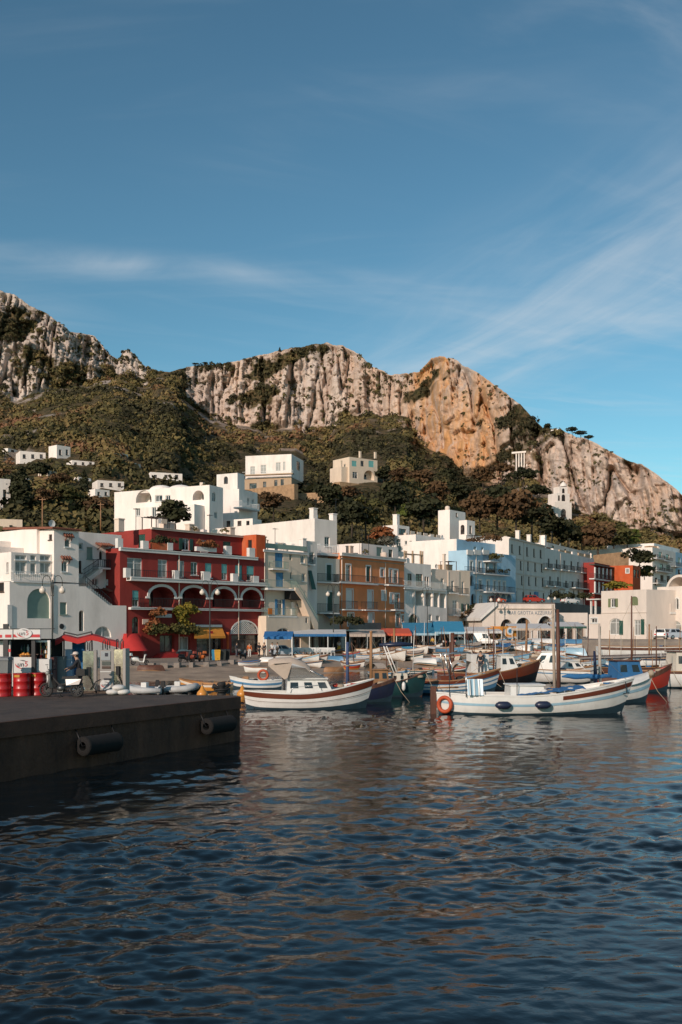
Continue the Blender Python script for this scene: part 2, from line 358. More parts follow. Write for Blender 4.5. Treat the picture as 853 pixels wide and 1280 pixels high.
# --- scrub: leaf clumps spread over the slopes and ledges
m_leaf, t_, b_ = nt('scrub_leaves'); N = t_.nodes; Lk = t_.links
rampn = N.new('ShaderNodeValToRGB'); Lk.new(attr(N, 'tint'), rampn.inputs[0])
for e in list(rampn.color_ramp.elements)[1:]: rampn.color_ramp.elements.remove(e)
for p, cc in ((0.0, (0.034, 0.031, 0.016)), (0.3, (0.092, 0.079, 0.033)), (0.55, (0.160, 0.122, 0.045)), (0.75, (0.19, 0.130, 0.056)), (0.9, (0.185, 0.110, 0.054)), (1.0, (0.19, 0.092, 0.05))):
    e = rampn.color_ramp.elements[0] if p == 0 else rampn.color_ramp.elements.new(p); e.position = p; e.color = (*cc, 1)
Lk.new(rampn.outputs[0], b_.inputs['Base Color']); b_.inputs['Roughness'].default_value = 0.8; b_.inputs['Specular IOR Level'].default_value = 0.15

rng = np.random.RandomState(5)
def leaf_cloud(P, S, TI, K, flat=0.75, leaf=0.30, jit=0.7):
    """one clump of K leaf quads around every point P with radius S and tint TI"""
    n = len(P)
    d = rng.normal(size=(n, K, 3)); d[..., 2] = np.abs(d[..., 2]) * 1.0 - 0.15; d /= np.linalg.norm(d, axis=-1, keepdims=True)
    lump = 0.72 + 0.55 * rng.rand(n, K)
    c = d * lump[..., None] * S[:, None, None] * np.array([1, 1, flat]); c = c + P[:, None, :]
    nrm = d + jit * rng.normal(size=d.shape) * 0.6; nrm /= np.linalg.norm(nrm, axis=-1, keepdims=True)
    a = np.cross(nrm, rng.normal(size=d.shape)); a /= np.linalg.norm(a, axis=-1, keepdims=True); b = np.cross(nrm, a)
    r = (leaf * (0.6 + 0.8 * rng.rand(n, K, 1))) * S[:, None, None]
    a = a * r; b = b * r * 0.75
    q = np.stack([c - a - b, c + a - b, c + a + b * 0.6, c - a + b], 2)
    ti = np.clip(TI[:, None] + 0.10 * rng.normal(size=(n, K)), 0, 1)
    return q.reshape(-1, 3), np.repeat(ti.ravel(), 4)
def cloud_obj(name, parts, m, parent=None):
    V = np.concatenate([p[0] for p in parts]); A = np.concatenate([p[1] for p in parts])
    me = np_mesh(name, V, np.arange(len(V)).reshape(-1, 4), m, {'tint': A})
    o = bpy.data.objects.new(name, me); link(o, parent); return o

# gardens kept clear round the hillside houses
CLEAR = [(22, 60, 563, 588), (69, 91, 556, 584), (88, 121, 575, 594), (119, 158, 600, 622), (117, 140, 611, 632), (186, 231, 590, 610), (-14, 16, 597, 650), (8, 24, 560, 575), (148, 162, 566, 580), (96, 117, 596, 614), (32, 50, 598, 616), (163, 178, 578, 592), (58, 74, 588, 602), (684, 718, 606, 668), (785, 800, 570, 588), (640, 668, 563, 596), (300, 384, 567, 640), (424, 482, 570, 616)]
def scatter(n, px0, px1, py0, py1):
    """random picks by where they show, so that the density in the distance stays even"""
    px = rng.uniform(px0, px1, n); py = rng.uniform(py0, py1, n)
    j = np.clip(np.searchsorted(colx, px), 0, NC - 1)
    out = []; vg = []
    run = np.minimum.accumulate(PYall[:NS + NCL - 1], axis=0)
    for k in range(n):
        i = int(np.searchsorted(-run[:, j[k]], -py[k]))
        if i >= NS + NCL - 2: continue
        v = veg[i, j[k]]
        if any(a - 2 < px[k] < b and c - 1 < py[k] < d for a, b, c, d in CLEAR): continue
        if px[k] < 330 and 575 < py[k] and rng.rand() < 0.45: continue
        if rng.rand() < v ** 1.5: out.append((Xall[i, j[k]], Yall[i, j[k]], Zall[i, j[k]])); vg.append(tt[i, j[k]])
    return np.array(out), np.array(vg)
P1, T1 = scatter(12000, -40, 893, 358, 690)
zone = fbm(P1[:, 0] / 70, P1[:, 1] / 90, 4, 0.55, 4.4)
lowm = np.clip((330 - P1[:, 1]) / 140, 0, 1) * np.clip((P1[:, 0] + 5) / 30, 0, 1)
tint_ = np.clip((zone - 0.5) * 2.2 + 0.36 + 0.16 * rng.normal(size=len(P1)) + 0.34 * lowm - 0.22 * (T1 > 0.05), 0, 1)
S1 = (1.3 + 2.9 * rng.rand(len(P1)) ** 1.8) * np.interp(P1[:, 1], [200, 420, 800], [0.75, 1.0, 1.45]) * np.where(T1 > 0.02, 0.72, 1.0)
P1[:, 2] -= 0.3 * S1
rj = rng.randint(0, NC, 5200); ri = rng.randint(NS + 4, NS + NCL - 3, 5200); keep = (veg[ri, rj] < 0.6) & (hpx[rj] > 18) & (colx[rj] > -40) & (colx[rj] < 890) & (rng.rand(5200) < np.clip(0.05 + 2.6 * (fbm(Xall[ri, rj] / 30, Zall[ri, rj] / 18, 3, 0.5, 2.2) - 0.42), 0, 1))
P2 = np.stack([Xall[ri, rj], Yall[ri, rj] - 0.3, Zall[ri, rj]], 1)[keep]; S2 = (0.5 + 1.1 * rng.rand(len(P2)) ** 2) * P2[:, 1] / 620
scrub = cloud_obj('hillside_scrub', [leaf_cloud(P1, S1, tint_, 86, 0.85, 0.17), leaf_cloud(P2, S2, np.clip(0.15 + 0.2 * rng.rand(len(P2)), 0, 1), 14, 0.8, 0.45)], m_leaf)
tag(scrub, 'olive and brown scrub covering the slopes below the cliffs', 'scrub', kind='stuff')

# --- sea
m_sea, t_, b_ = nt('sea_water'); N = t_.nodes; Lk = t_.links
b_.inputs['Base Color'].default_value = (0.006, 0.010, 0.013, 1); b_.inputs['Roughness'].default_value = 0.03; b_.inputs['IOR'].default_value = 1.33
pu = mapped(N, Lk, (1, 1.25, 1))
n1 = N.new('ShaderNodeTexNoise'); n1.inputs['Scale'].default_value = 2.6; n1.inputs['Detail'].default_value = 5; n1.inputs['Roughness'].default_value = 0.6; Lk.new(pu, n1.inputs['Vector'])
n2 = N.new('ShaderNodeTexNoise'); n2.inputs['Scale'].default_value = 0.9; n2.inputs['Detail'].default_value = 3; n2.inputs['Distortion'].default_value = 0.8; Lk.new(pu, n2.inputs['Vector'])
bp = N.new('ShaderNodeBump'); bp.inputs['Strength'].default_value = 1.0; bp.inputs['Distance'].default_value = 0.008; Lk.new(n1.outputs['Fac'], bp.inputs['Height'])
bp2 = N.new('ShaderNodeBump'); bp2.inputs['Strength'].default_value = 1.0; bp2.inputs['Distance'].default_value = 0.02; Lk.new(n2.outputs['Fac'], bp2.inputs['Height']); Lk.new(bp2.outputs[0], bp.inputs['Normal'])
Lk.new(bp.outputs[0], b_.inputs['Normal'])
tcol = np.concatenate([np.array([-40, -16, -7, -3.5, -1.8, -1.2, -1.0]), np.arange(-0.95, -0.405, 0.006), np.arange(-0.40, 0.4001, 0.0017), np.arange(0.406, 0.951, 0.006), np.array([1.0, 1.2, 1.8, 3.5, 7, 16, 40])])
yrow = np.concatenate([[3.0, 6.0, 9.0], CAMH * FPX / np.arange(515, 27, -1.35)])
Yw = np.repeat(yrow[:, None], len(tcol), 1); Xw = tcol[None, :] * Yw
Zw = np.zeros_like(Xw); wr = np.random.RandomState(3)
foot = Yw / FPX
for k in range(60):
    lam = 0.27 * (8 ** (wr.rand())); th = wr.normal(0.35, 0.7) + math.pi / 2
    amp = 0.0034 * lam ** 0.65 * (0.6 + 0.8 * wr.rand()); kk = 2 * math.pi / lam; ph = wr.rand() * 6.283
    att = np.clip(1.6 - np.abs(foot) * 6 / lam * 1.0, 0, 1)
    arg = kk * (Xw * math.cos(th) + Yw * math.sin(th)) + ph + 0.8 * fbm(Xw / (lam * 4), Yw / (lam * 4), 2, 0.5, k)
    Zw += amp * (np.sin(arg) + 0.25 * np.sin(2 * arg + 1.2)) * att
Zw *= np.clip((0.94 - np.abs(tcol[None, :])) / 0.25, 0, 1)
Zw *= np.clip(0.35 + 3.2 * (fbm(Xw / 11, Yw / 7, 3, 0.5, 2.6) - 0.32), 0.35, 1.6); Zw[0] = 0
nr_, nc_ = Xw.shape; ix = np.arange(nr_ * nc_).reshape(nr_, nc_)
Qw = np.stack([ix[:-1, :-1], ix[:-1, 1:], ix[1:, 1:], ix[1:, :-1]], -1).reshape(-1, 4)
Vw = np.stack([Xw, Yw, Zw], -1).reshape(-1, 3)
Ye = yrow[-1]
extra = np.array([[-900, -900, 0], [900, -900, 0], [900, 3, 0], [-900, 3, 0]], dtype=float)
Qw = np.vstack([Qw, [[len(Vw), len(Vw) + 1, len(Vw) + 2, len(Vw) + 3]]]); Vw = np.vstack([Vw, extra])
sea = bpy.data.objects.new('sea', np_mesh('sea', Vw, Qw, m_sea, None, smooth=True)); link(sea); tag(sea, kind='structure')

# ================================================================ GROUND, BEACH, QUAY, TERRACE ROAD
m_pave = mat('paving_stone', (0.28, 0.22, 0.17), 0.9, var=0.35, scale=0.35, bump=0.5, bscale=4, dirt=0.4, dcol=(0.05, 0.045, 0.04))
m_beach = mat('shingle_and_sand', (0.36, 0.255, 0.175), 0.95, var=0.45, scale=0.5, bump=0.9, bscale=6, dirt=0.55, dcol=(0.10, 0.08, 0.06))
m_quay = mat('quay_masonry', (0.24, 0.20, 0.17), 0.9, var=0.3, scale=0.6, bump=0.6, bscale=3, dirt=0.5, dcol=(0.08, 0.07, 0.06))
m_asph = mat('asphalt', (0.055, 0.053, 0.05), 0.9, var=0.3, scale=0.6, bump=0.3, bscale=12)
SHORE = [(-400, 80), (0, 78), (130, 77), (290, 82), (350, 88), (430, 94), (560, 104), (650, 115), (740, 127), (853, 127), (1150, 127)]
EDGE = [(-400, 88), (0, 88), (150, 90), (260, 94), (320, 107), (420, 122), (520, 133), (620, 141), (740, 150), (1150, 150)]
cx = np.concatenate([np.arange(-400, 0, 20.0), np.arange(0, 860, 6.0), np.arange(865, 1150, 20.0)])
ys_ = ip(SHORE, cx) + 3.0 * (fbm(cx / 30, cx * 0, 3) - 0.5); ye_ = ip(EDGE, cx) + 1.5 * (fbm(cx / 18, cx * 0 + 9, 3) - 0.5); yf_ = np.maximum(ip(FOOT, cx) + 14, ye_ + 20)
gzv = np.array([ground_z(tx(a) * b) for a, b in zip(cx, ye_)])
rowsY = [ys_ - 3, ys_]; rowsZ = [np.full_like(cx, -0.5), np.full_like(cx, 0.02)]
for k in range(1, 9):
    f_ = k / 8.0; rowsY.append(ys_ + (ye_ - ys_) * f_); rowsZ.append(0.02 + (gzv - 0.18) * f_ ** 0.9 + 0.10 * (fbm(tx(cx) * 90 / 2.0, cx * 0 + k * 1.7, 3) - 0.5))
me_b = MB(); me_b.grid([[(tx(a) * y, y, z) for a, y, z in zip(cx, ry, rz)] for ry, rz in zip(rowsY, rowsZ)])
me_b.build('beach', m_beach, kind='structure')
pb = MB()
pb.grid([[(tx(a) * y, y, z) for a, y, z in zip(cx, ry, rz)] for ry, rz in ((ye_, gzv - 0.4), (ye_ + 0.01, gzv), (ye_ + (yf_ - ye_) * 0.5, gzv + 0.02), (yf_, gzv + 0.04))], smooth=False)
pb.build('promenade', m_pave, kind='structure')
# stone quay on the right, in front of the harbour office
def pxy(l): return [XY(a, b) for a, b in l]
qb = MB(); qb.prism(pxy([(728, 131), (775, 130), (853, 128), (1150, 126), (1150, 230), (905, 230), (728, 170)]), -1.0, 2.55, 'z')
qb.build('quay', m_quay, kind='structure')
rb = MB(); rb.prism(pxy([(596, 186), (640, 184.5), (694, 185), (722, 198), (748, 222), (800, 262), (830, 300), (800, 330), (740, 268), (640, 222), (590, 206)]), 0.0, 8.7, 'z')
rb.build('terrace_road', mat('terrace_wall', (0.16, 0.13, 0.115), 0.95, var=0.35, scale=0.5, bump=0.7, bscale=2.5), kind='structure')

# ================================================================ BUILDING KIT
PL = dict(var=0.14, scale=0.55, bump=0.25, bscale=9, dirt=0.5, dcol=(0.45, 0.40, 0.35), streak=0.3, rough=0.9, spec=0.2)
m_white = mat('white_plaster', (0.88, 0.79, 0.72), **PL)
m_white2 = mat('lime_plaster', (0.82, 0.735, 0.665), **PL)
m_cream = mat('cream_plaster', (0.72, 0.58, 0.45), **PL)
m_beige = mat('beige_plaster', (0.72, 0.59, 0.48), **PL)
m_pal = mat('palazzo_plaster', (0.78, 0.68, 0.60), **PL)
m_red = mat('oxblood_plaster', (0.30, 0.048, 0.040), var=0.25, scale=0.5, bump=0.25, bscale=9, dirt=0.3, dcol=(0.13, 0.025, 0.02), streak=0.5, rough=0.9, spec=0.15)
m_redor = mat('vermilion_plaster', (0.52, 0.10, 0.035), var=0.25, scale=0.6, bump=0.3, bscale=8, dirt=0.45, dcol=(0.50, 0.30, 0.18), streak=0.6, rough=0.9, spec=0.15)
m_orange = mat('ochre_plaster', (0.80, 0.28, 0.115), var=0.22, scale=0.5, bump=0.25, bscale=9, dirt=0.3, dcol=(0.35, 0.17, 0.08), streak=0.5, rough=0.9, spec=0.15)
m_blue = mat('sky_blue_plaster', (0.38, 0.56, 0.68), var=0.16, scale=0.5, bump=0.25, bscale=9, dirt=0.2, dcol=(0.26, 0.36, 0.44), streak=0.5, rough=0.9, spec=0.15)
m_pink = mat('blush_plaster', (0.72, 0.62, 0.54), **PL)
m_tan = mat('sandstone_plaster', (0.46, 0.33, 0.22), **PL)
m_trim = mat('white_trim', (0.70, 0.67, 0.63), 0.8, var=0.12, scale=1.0, dirt=0.25, dcol=(0.35, 0.3, 0.27))
m_frame = mat('painted_window_frame', (0.68, 0.67, 0.64), 0.5, var=0.08)
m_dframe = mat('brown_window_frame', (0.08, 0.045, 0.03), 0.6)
m_iron = mat('wrought_iron', (0.025, 0.025, 0.027), 0.5, metal=0.3, var=0.3)
m_tile = mat('terracotta_tile', (0.24, 0.085, 0.05), 0.85, var=0.35, scale=3)
m_sblue = mat('blue_shutter_paint', (0.05, 0.20, 0.38), 0.6, var=0.15)
m_sgreen = mat('green_shutter_paint', (0.018, 0.075, 0.055), 0.6, var=0.2)
m_sgrn2 = mat('sage_shutter_paint', (0.17, 0.20, 0.10), 0.7, var=0.15)
m_teal = mat('teal_blind', (0.16, 0.42, 0.40), 0.8, var=0.1)
m_celad = mat('celadon_paint', (0.22, 0.30, 0.25), 0.6, var=0.12)
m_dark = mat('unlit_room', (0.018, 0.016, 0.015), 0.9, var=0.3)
m_glass, t_, b_ = nt('window_glass'); b_.inputs['Base Color'].default_value = (0.016, 0.019, 0.022, 1); b_.inputs['Roughness'].default_value = 0.08; b_.inputs['Specular IOR Level'].default_value = 0.6
N = t_.nodes; Lk = t_.links; Lk.new(mixn(N, Lk, noise(N, Lk, mapped(N, Lk, (1, 1, 1)), 0.7, 3, 0.5, 0.45, 0.6), (0.016, 0.019, 0.022), (0.13, 0.125, 0.115)), b_.inputs['Base Color'])
m_glassp = mat('curtained_glass', (0.30, 0.30, 0.28), 0.25, var=0.35, scale=1.5)

STY = {  # frame, pane, shutter (None / 'open' / 'closed'), shutter paint, mullions, surround
 'w': (m_frame, m_glass, None, None, 1, None), 'wc': (m_frame, m_glassp, None, None, 1, None), 'd': (m_dframe, m_glass, None, None, 1, None),
 'b': (m_frame, m_glass, 'closed', m_sblue, 1, None), 'bo': (m_frame, m_glass, 'open', m_sblue, 1, None),
 'g': (m_frame, m_glass, 'closed', m_sgreen, 1, None), 'go': (m_frame, m_glass, 'open', m_sgreen, 1, None), 'so': (m_frame, m_glass, 'open', m_sgrn2, 1, None), 'sg': (m_frame, m_glass, 'closed', m_sgrn2, 1, None),
 't': (m_frame, m_glass, 'half', m_teal, 1, None), 'tt': (m_frame, m_glass, 'closed', m_teal, 1, None),
 'c': (m_celad, m_glassp, None, None, 1, None), 'ce': (m_celad, m_celad, None, None, 0, None),
 'ow': (m_frame, m_glass, None, None, 1, m_trim), 'og': (m_frame, m_glass, 'closed', m_sgreen, 1, m_trim), 'os': (m_frame, m_glass, 'closed', m_frame, 1, m_trim),
 'n': (m_dframe, m_dark, None, None, 0, None), 'bl': (m_frame, m_glass, None, None, 1, m_trim)}

def outline(u0, z0, u1, z1, rise=0.0, n=12):
    if rise <= 0: return [(u0, z0), (u0, z1), (u1, z1), (u1, z0)]
    uc = (u0 + u1) / 2; hw = (u1 - u0) / 2; zs_ = z1 - rise
    return [(u0, z0)] + [(uc - hw * math.cos(math.pi * k / n), zs_ + rise * math.sin(math.pi * k / n)) for k in range(n + 1)] + [(u1, z0)]
def inset(o, f):
    us = [p[0] for p in o]; zs_ = [p[1] for p in o]; uc = (min(us) + max(us)) / 2; zc_ = (min(zs_) + max(zs_)) / 2
    su = max(0.05, 1 - 2 * f / max(max(us) - min(us), 1e-3)); sz = max(0.05, 1 - 2 * f / max(max(zs_) - min(zs_), 1e-3))
    return [(uc + (u - uc) * su, zc_ + (z - zc_) * sz) for u, z in o]
def ring(mb, o, i, M, d0, d1):
    n = len(o)
    for k in range(n):
        a, b = o[k], o[(k + 1) % n]; c, e = i[(k + 1) % n], i[k]
        mb.hexa([M(a[0], d0, a[1]), M(b[0], d0, b[1]), M(c[0], d0, c[1]), M(e[0], d0, e[1]), M(a[0], d1, a[1]), M(b[0], d1, b[1]), M(c[0], d1, c[1]), M(e[0], d1, e[1])])

class House:
    def __init__(s, name, label, xl, Yl, xr, Yr, z0=None, cat='house', group=None):
        a = Vector((*XY(xl, Yl), 0)); b = Vector((*XY(xr, Yr), 0)); s.z0 = ground_z(a.x) - 0.4 if z0 is None else z0
        s.O = Vector((a.x, a.y, s.z0)); s.xd = (b - a).normalized(); s.yd = Vector((-s.xd.y, s.xd.x, 0)); s.L = (b - a).length
        s.root = empty(name, s.O, math.atan2(s.xd.y, s.xd.x), label, cat, group); s.blocks = []
    def hit(s, px, py, d=0.0, side='f'):
        dr = Vector((tx(px), 1.0, (HYP - py) / FPX)); C = Vector((0, 0, CAMH))
        nn, pt = (s.yd, s.O + s.yd * d) if side == 'f' else (s.xd, s.O + s.xd * d)
        k = (pt - C).dot(nn) / dr.dot(nn); q = C + dr * k - s.O
        return (q.dot(s.xd) if side == 'f' else q.dot(s.yd)), q.z
    def block(s, xl, xr, ytop, ybot=None, d0=0.0, D=9.0, m=None, name='wall', parapet=0.45, roof=None, xback=None):
        u0, z1 = s.hit(xl, ytop, d0); u1 = s.hit(xr, ytop, d0)[0]
        z0 = 0.0 if ybot is None else s.hit((xl + xr) / 2, ybot, d0)[1]
        if xback is not None: D = s.hit(xback, ytop, u0, 'l')[0] - d0
        B = Block(s, u0, u1, d0, D, z0, z1, m or m_white, name, parapet, roof); s.blocks.append(B); return B
    def finish(s):
        for B in s.blocks: B.make()
        return s
    def rect(s, x0, y0, x1, y1, d=0.0, side='f'):
        ym = (y0 + y1) / 2; xm = (x0 + x1) / 2
        a = s.hit(x0, ym, d, side)[0]; b = s.hit(x1, ym, d, side)[0]
        return min(a, b), s.hit(xm, y1, d, side)[1], max(a, b), s.hit(xm, y0, d, side)[1]
    def slab(s, x0, x1, y, d=0.0, dep=0.9, th=0.16, m=None, name='balcony', rail=None, rm=None, pan=False, sp=0.24):
        """balcony floor whose front top edge shows at row y; rail = row of the handrail at the middle"""
        u0, z = s.hit(x0, y, d - dep); u1 = s.hit(x1, y, d - dep)[0]; z = s.hit((x0 + x1) / 2, y, d - dep)[1]
        o = MB().box(u0, d - dep, z - th, u1, d, z).build(name, m or m_trim, s.root)
        if rail is not None:
            h = max(0.6, min(1.3, s.hit((x0 + x1) / 2, rail, d - dep)[1] - z)); r = MB(); f = d - dep + 0.05
            if pan: r.box(u0, f - 0.03, z + 0.01, u1, f + 0.03, z + h)
            else:
                r.bar((u0, f, z + h), (u1, f, z + h), 0.05); r.bar((u0, f, z + 0.1), (u1, f, z + 0.1), 0.035)
                for e in (u0 + 0.03, u1 - 0.03):
                    r.bar((e, f, z + h), (e, d, z + h), 0.05); r.bar((e, f, z + 0.1), (e, d, z + 0.1), 0.035); k = 0
                    while k * sp < dep: r.bar((e, f + k * sp, z + 0.1), (e, f + k * sp, z + h), 0.028); k += 1
                nn = max(2, int((u1 - u0) / sp))
                for k in range(nn + 1): u = u0 + (u1 - u0) * k / nn; r.bar((u, f, z + 0.1), (u, f, z + h), 0.028)
            r.build('railing', rm or m_iron, o)
        return o
    def band(s, x0, x1, y, px_h=3.0, d=0.0, proud=0.18, m=None, name='cornice', slope=None):
        u0 = s.hit(x0, y, d)[0]; u1 = s.hit(x1, y, d)[0]; z = s.hit(x0, y, d)[1]; h = s.hit(x0, y - px_h, d)[1] - z
        return MB().box(u0, d - proud, z, u1, d + 0.02, z + h).box(u0, d - proud - 0.06, z + h * 0.72, u1, d - proud - 0.003, z + h * 0.97).build(name, m or m_trim, s.root)
    def pbox(s, x0, y0, x1, y1, d0, d1, m, name, side='f', bev=0):
        a, z0, b, z1 = s.rect(x0, y0, x1, y1, d0, side); mb = MB()
        if side == 'f': mb.box(a, min(d0, d1), z0, b, max(d0, d1), z1)
        else: mb.box(min(d0, d1), a, z0, max(d0, d1), b, z1)
        return mb.build(name, m, s.root)
    def poly(s, pts, d0, d1, m, name):
        return MB().prism([s.hit(a, b, d0) for a, b in pts], d0, d1, 'y').build(name, m, s.root)

class Block:
    def __init__(s, H, u0, u1, d0, D, z0, z1, m, name, parapet, roof):
        s.H = H; s.u0, s.u1, s.d0, s.D, s.z0, s.z1, s.m, s.name, s.parapet, s.roof = u0, u1, d0, D, z0, z1, m, name, parapet, roof
        s.holes = {'f': [], 'l': []}
    def M(s, side):
        return (lambda u, d, z: (u, s.d0 + d, z)) if side == 'f' else (lambda u, d, z: (s.u0 + d, u, z))
    def win(s, x0, y0, x1, y1, st='w', rise=0, side='f', depth=0.22, name=None, trim=None, loggia=0.0):
        H = s.H; r = H.rect(x0, y0, x1, y1, s.d0 if side == 'f' else s.u0, side)
        lo, hi = (s.u0, s.u1) if side == 'f' else (s.d0, s.d0 + s.D)
        u0 = max(r[0], lo + 0.03); u1 = min(r[2], hi - 0.03); z0 = max(r[1], s.z0 + 0.02); z1 = min(r[3], s.z1 - 0.05)
        if u1 - u0 < 0.15 or z1 - z0 < 0.15: return None
        rz_ = rise * (z1 - z0) if rise else 0
        if rise == 1: rz_ = min((u1 - u0) / 2, (z1 - z0) * 0.95)
        for h in s.holes[side]:
            if not (u1 <= h[0] or u0 >= h[2] or z1 <= h[1] or z0 >= h[3]): return None
        dp = max(depth, loggia); s.holes[side].append((u0, z0, u1, z1, rz_, dp)); M = s.M(side); o = outline(u0, z0, u1, z1, rz_)
        if loggia:   # a deep recess: back wall and door
            mb = MB(); mb.add([M(u, loggia, z) for u, z in o], [tuple(range(len(o)))]); wn_ = mb.build(name or 'loggia', s.m, H.root)
            mb = MB(); um = u0 + (u1 - u0) * 0.35; w = min(1.0, (u1 - u0) * 0.4)
            mb.hexa([M(a, e, b) for e in (loggia - 0.02, loggia - 0.07) for a, b in ((um, z0), (um + w, z0), (um + w, z0 + min(2.2, (z1 - z0) * 0.75)), (um, z0 + min(2.2, (z1 - z0) * 0.75)))]).build('door', m_glass, wn_)
        else:
            fm, pm, sh, sm, mul, sur = STY[st]; tall = (z1 - z0) > 1.75 * (u1 - u0)
            fr = MB(); f = min(0.10, (u1 - u0) * 0.14); i = inset(o, f); ring(fr, o, i, M, depth - 0.09, depth - 0.02)
            if mul and (u1 - u0) > 0.7: um = (u0 + u1) / 2; fr.hexa([M(a, e, b) for e in (depth - 0.085, depth - 0.025) for a, b in ((um - f * 0.5, z0 + f), (um + f * 0.5, z0 + f), (um + f * 0.5, z1 - f), (um - f * 0.5, z1 - f))])
            if mul and z1 - z0 > 2.0:
                zm = z0 + (z1 - z0) * 0.72; fr.hexa([M(a, e, b) for e in (depth - 0.08, depth - 0.03) for a, b in ((u0 + f, zm), (u1 - f, zm), (u1 - f, zm + 0.07), (u0 + f, zm + 0.07))])
            if z1 - z0 < 1.9 and not rise: fr.hexa([M(a, e, b) for e in (-0.10, depth - 0.1) for a, b in ((u0 - 0.08, z0 - 0.09), (u1 + 0.08, z0 - 0.09), (u1 + 0.08, z0 + 0.012), (u0 - 0.08, z0 + 0.012))])
            wn_ = fr.build(name or ('door' if tall and z0 < 0.8 else 'window'), fm, H.root)
            MB().add([M(u, depth - 0.045, z) for u, z in i], [tuple(range(len(i)))]).build('pane', pm, wn_)
            if sh:
                um = (u0 + u1) / 2; w = (u1 - u0) / 2
                lv = {'open': [(u0 - w * 0.95, u0 - 0.01), (u1 + 0.01, u1 + w * 0.95)], 'closed': [(u0 + 0.03, um - 0.015), (um + 0.015, u1 - 0.03)], 'half': [(u0 + 0.03, u1 - 0.03)]}[sh]
                zz0 = z0 + (z1 - z0) * 0.42 if sh == 'half' else z0 + 0.03; e0, e1 = ((-0.07, -0.012) if sh == 'open' else (depth - 0.16, depth - 0.10))
                for a, b in lv:
                    q = MB(); q.hexa([M(p, e, r_) for e in (e0 + 0.02, e1) for p, r_ in ((a, zz0), (b, zz0), (b, z1 - 0.03), (a, z1 - 0.03))])
                    nn = 7
                    for k in range(nn):
                        za = zz0 + (z1 - 0.03 - zz0) * (k + 0.15) / nn; zb_ = zz0 + (z1 - 0.03 - zz0) * (k + 0.75) / nn
                        q.hexa([M(p, e, r_) for e in (e0, e0 + 0.019) for p, r_ in ((a + 0.05, za), (b - 0.05, za), (b - 0.05, zb_), (a + 0.05, zb_))])
                    q.build('blind' if sh == 'half' else 'shutter', sm, wn_)
            if sur is not None or trim is not None:
                o2 = outline(u0 - 0.2, z0 - 0.05, u1 + 0.2, z1 + 0.2, rz_ + 0.2 if rz_ else 0); q = MB(); ring(q, o2, o, M, -0.05, -0.002); q.build('surround', sur or trim, wn_)
                trim = None
        if trim is not None:
            w = 0.32; zs_ = z1 - rz_ if rz_ else z0; q = MB(); n = 14; uc = (u0 + u1) / 2; hw = (u1 - u0) / 2; A = []; Bq = []
            for k in range(n + 1):
                t_ = math.pi * k / n; A.append((uc - hw * math.cos(t_), zs_ + rz_ * math.sin(t_))); Bq.append((uc - (hw + w) * math.cos(t_), zs_ + (rz_ + w) * math.sin(t_)))
            for k in range(n): q.hexa([M(p[0], e, p[1]) for e in (-0.10, 0.06) for p in (A[k], A[k + 1], Bq[k + 1], Bq[k])])
            for sgn in (-1, 1): q.hexa([M(uc + sgn * a, e, b) for e in (-0.14, 0.05) for a, b in ((hw - 0.02, zs_ - 0.22), (hw + w + 0.2, zs_ - 0.22), (hw + w + 0.2, zs_ - 0.004), (hw - 0.02, zs_ - 0.004))])
            q.build('arch_trim', trim, wn_)
        return wn_
    def row(s, lst, st='w', **k):
        for r in lst: s.win(*r, st, **k)
    def face(s, mb, side):
        lo, hi = (s.u0, s.u1) if side == 'f' else (s.d0, s.d0 + s.D); M = s.M(side); H = s.holes[side]
        us = sorted({lo, hi, *[h[0] for h in H], *[h[2] for h in H]}); zs_ = sorted({s.z0, s.z1, *[h[1] for h in H], *[h[3] for h in H]})
        for a, b in zip(zs_[:-1], zs_[1:]):
            start = None; zc_ = (a + b) / 2
            for c_, d_ in zip(us[:-1], us[1:]):
                uc = (c_ + d_) / 2; solid = not any(h[0] < uc < h[2] and h[1] < zc_ < h[3] for h in H)
                if solid and start is None: start = c_
                if not solid and start is not None: mb.add([M(start, 0, a), M(c_, 0, a), M(c_, 0, b), M(start, 0, b)], [(0, 1, 2, 3)]); start = None
            if start is not None: mb.add([M(start, 0, a), M(hi, 0, a), M(hi, 0, b), M(start, 0, b)], [(0, 1, 2, 3)])
        for h in H:
            o = outline(*h[:5]); n = len(o)
            for k in range(n): p, q = o[k], o[(k + 1) % n]; mb.add([M(p[0], 0, p[1]), M(q[0], 0, q[1]), M(q[0], h[5], q[1]), M(p[0], h[5], p[1])], [(0, 1, 2, 3)])
            if h[4] > 0:
                arc = o[1:-1]; m_ = len(arc) // 2; L_ = arc[:m_ + 1] + [(h[0], h[3])]; R_ = arc[m_:] + [(h[2], h[3])]
                for g in (L_, R_): mb.add([M(p[0], 0, p[1]) for p in g], [tuple(range(len(g)))])
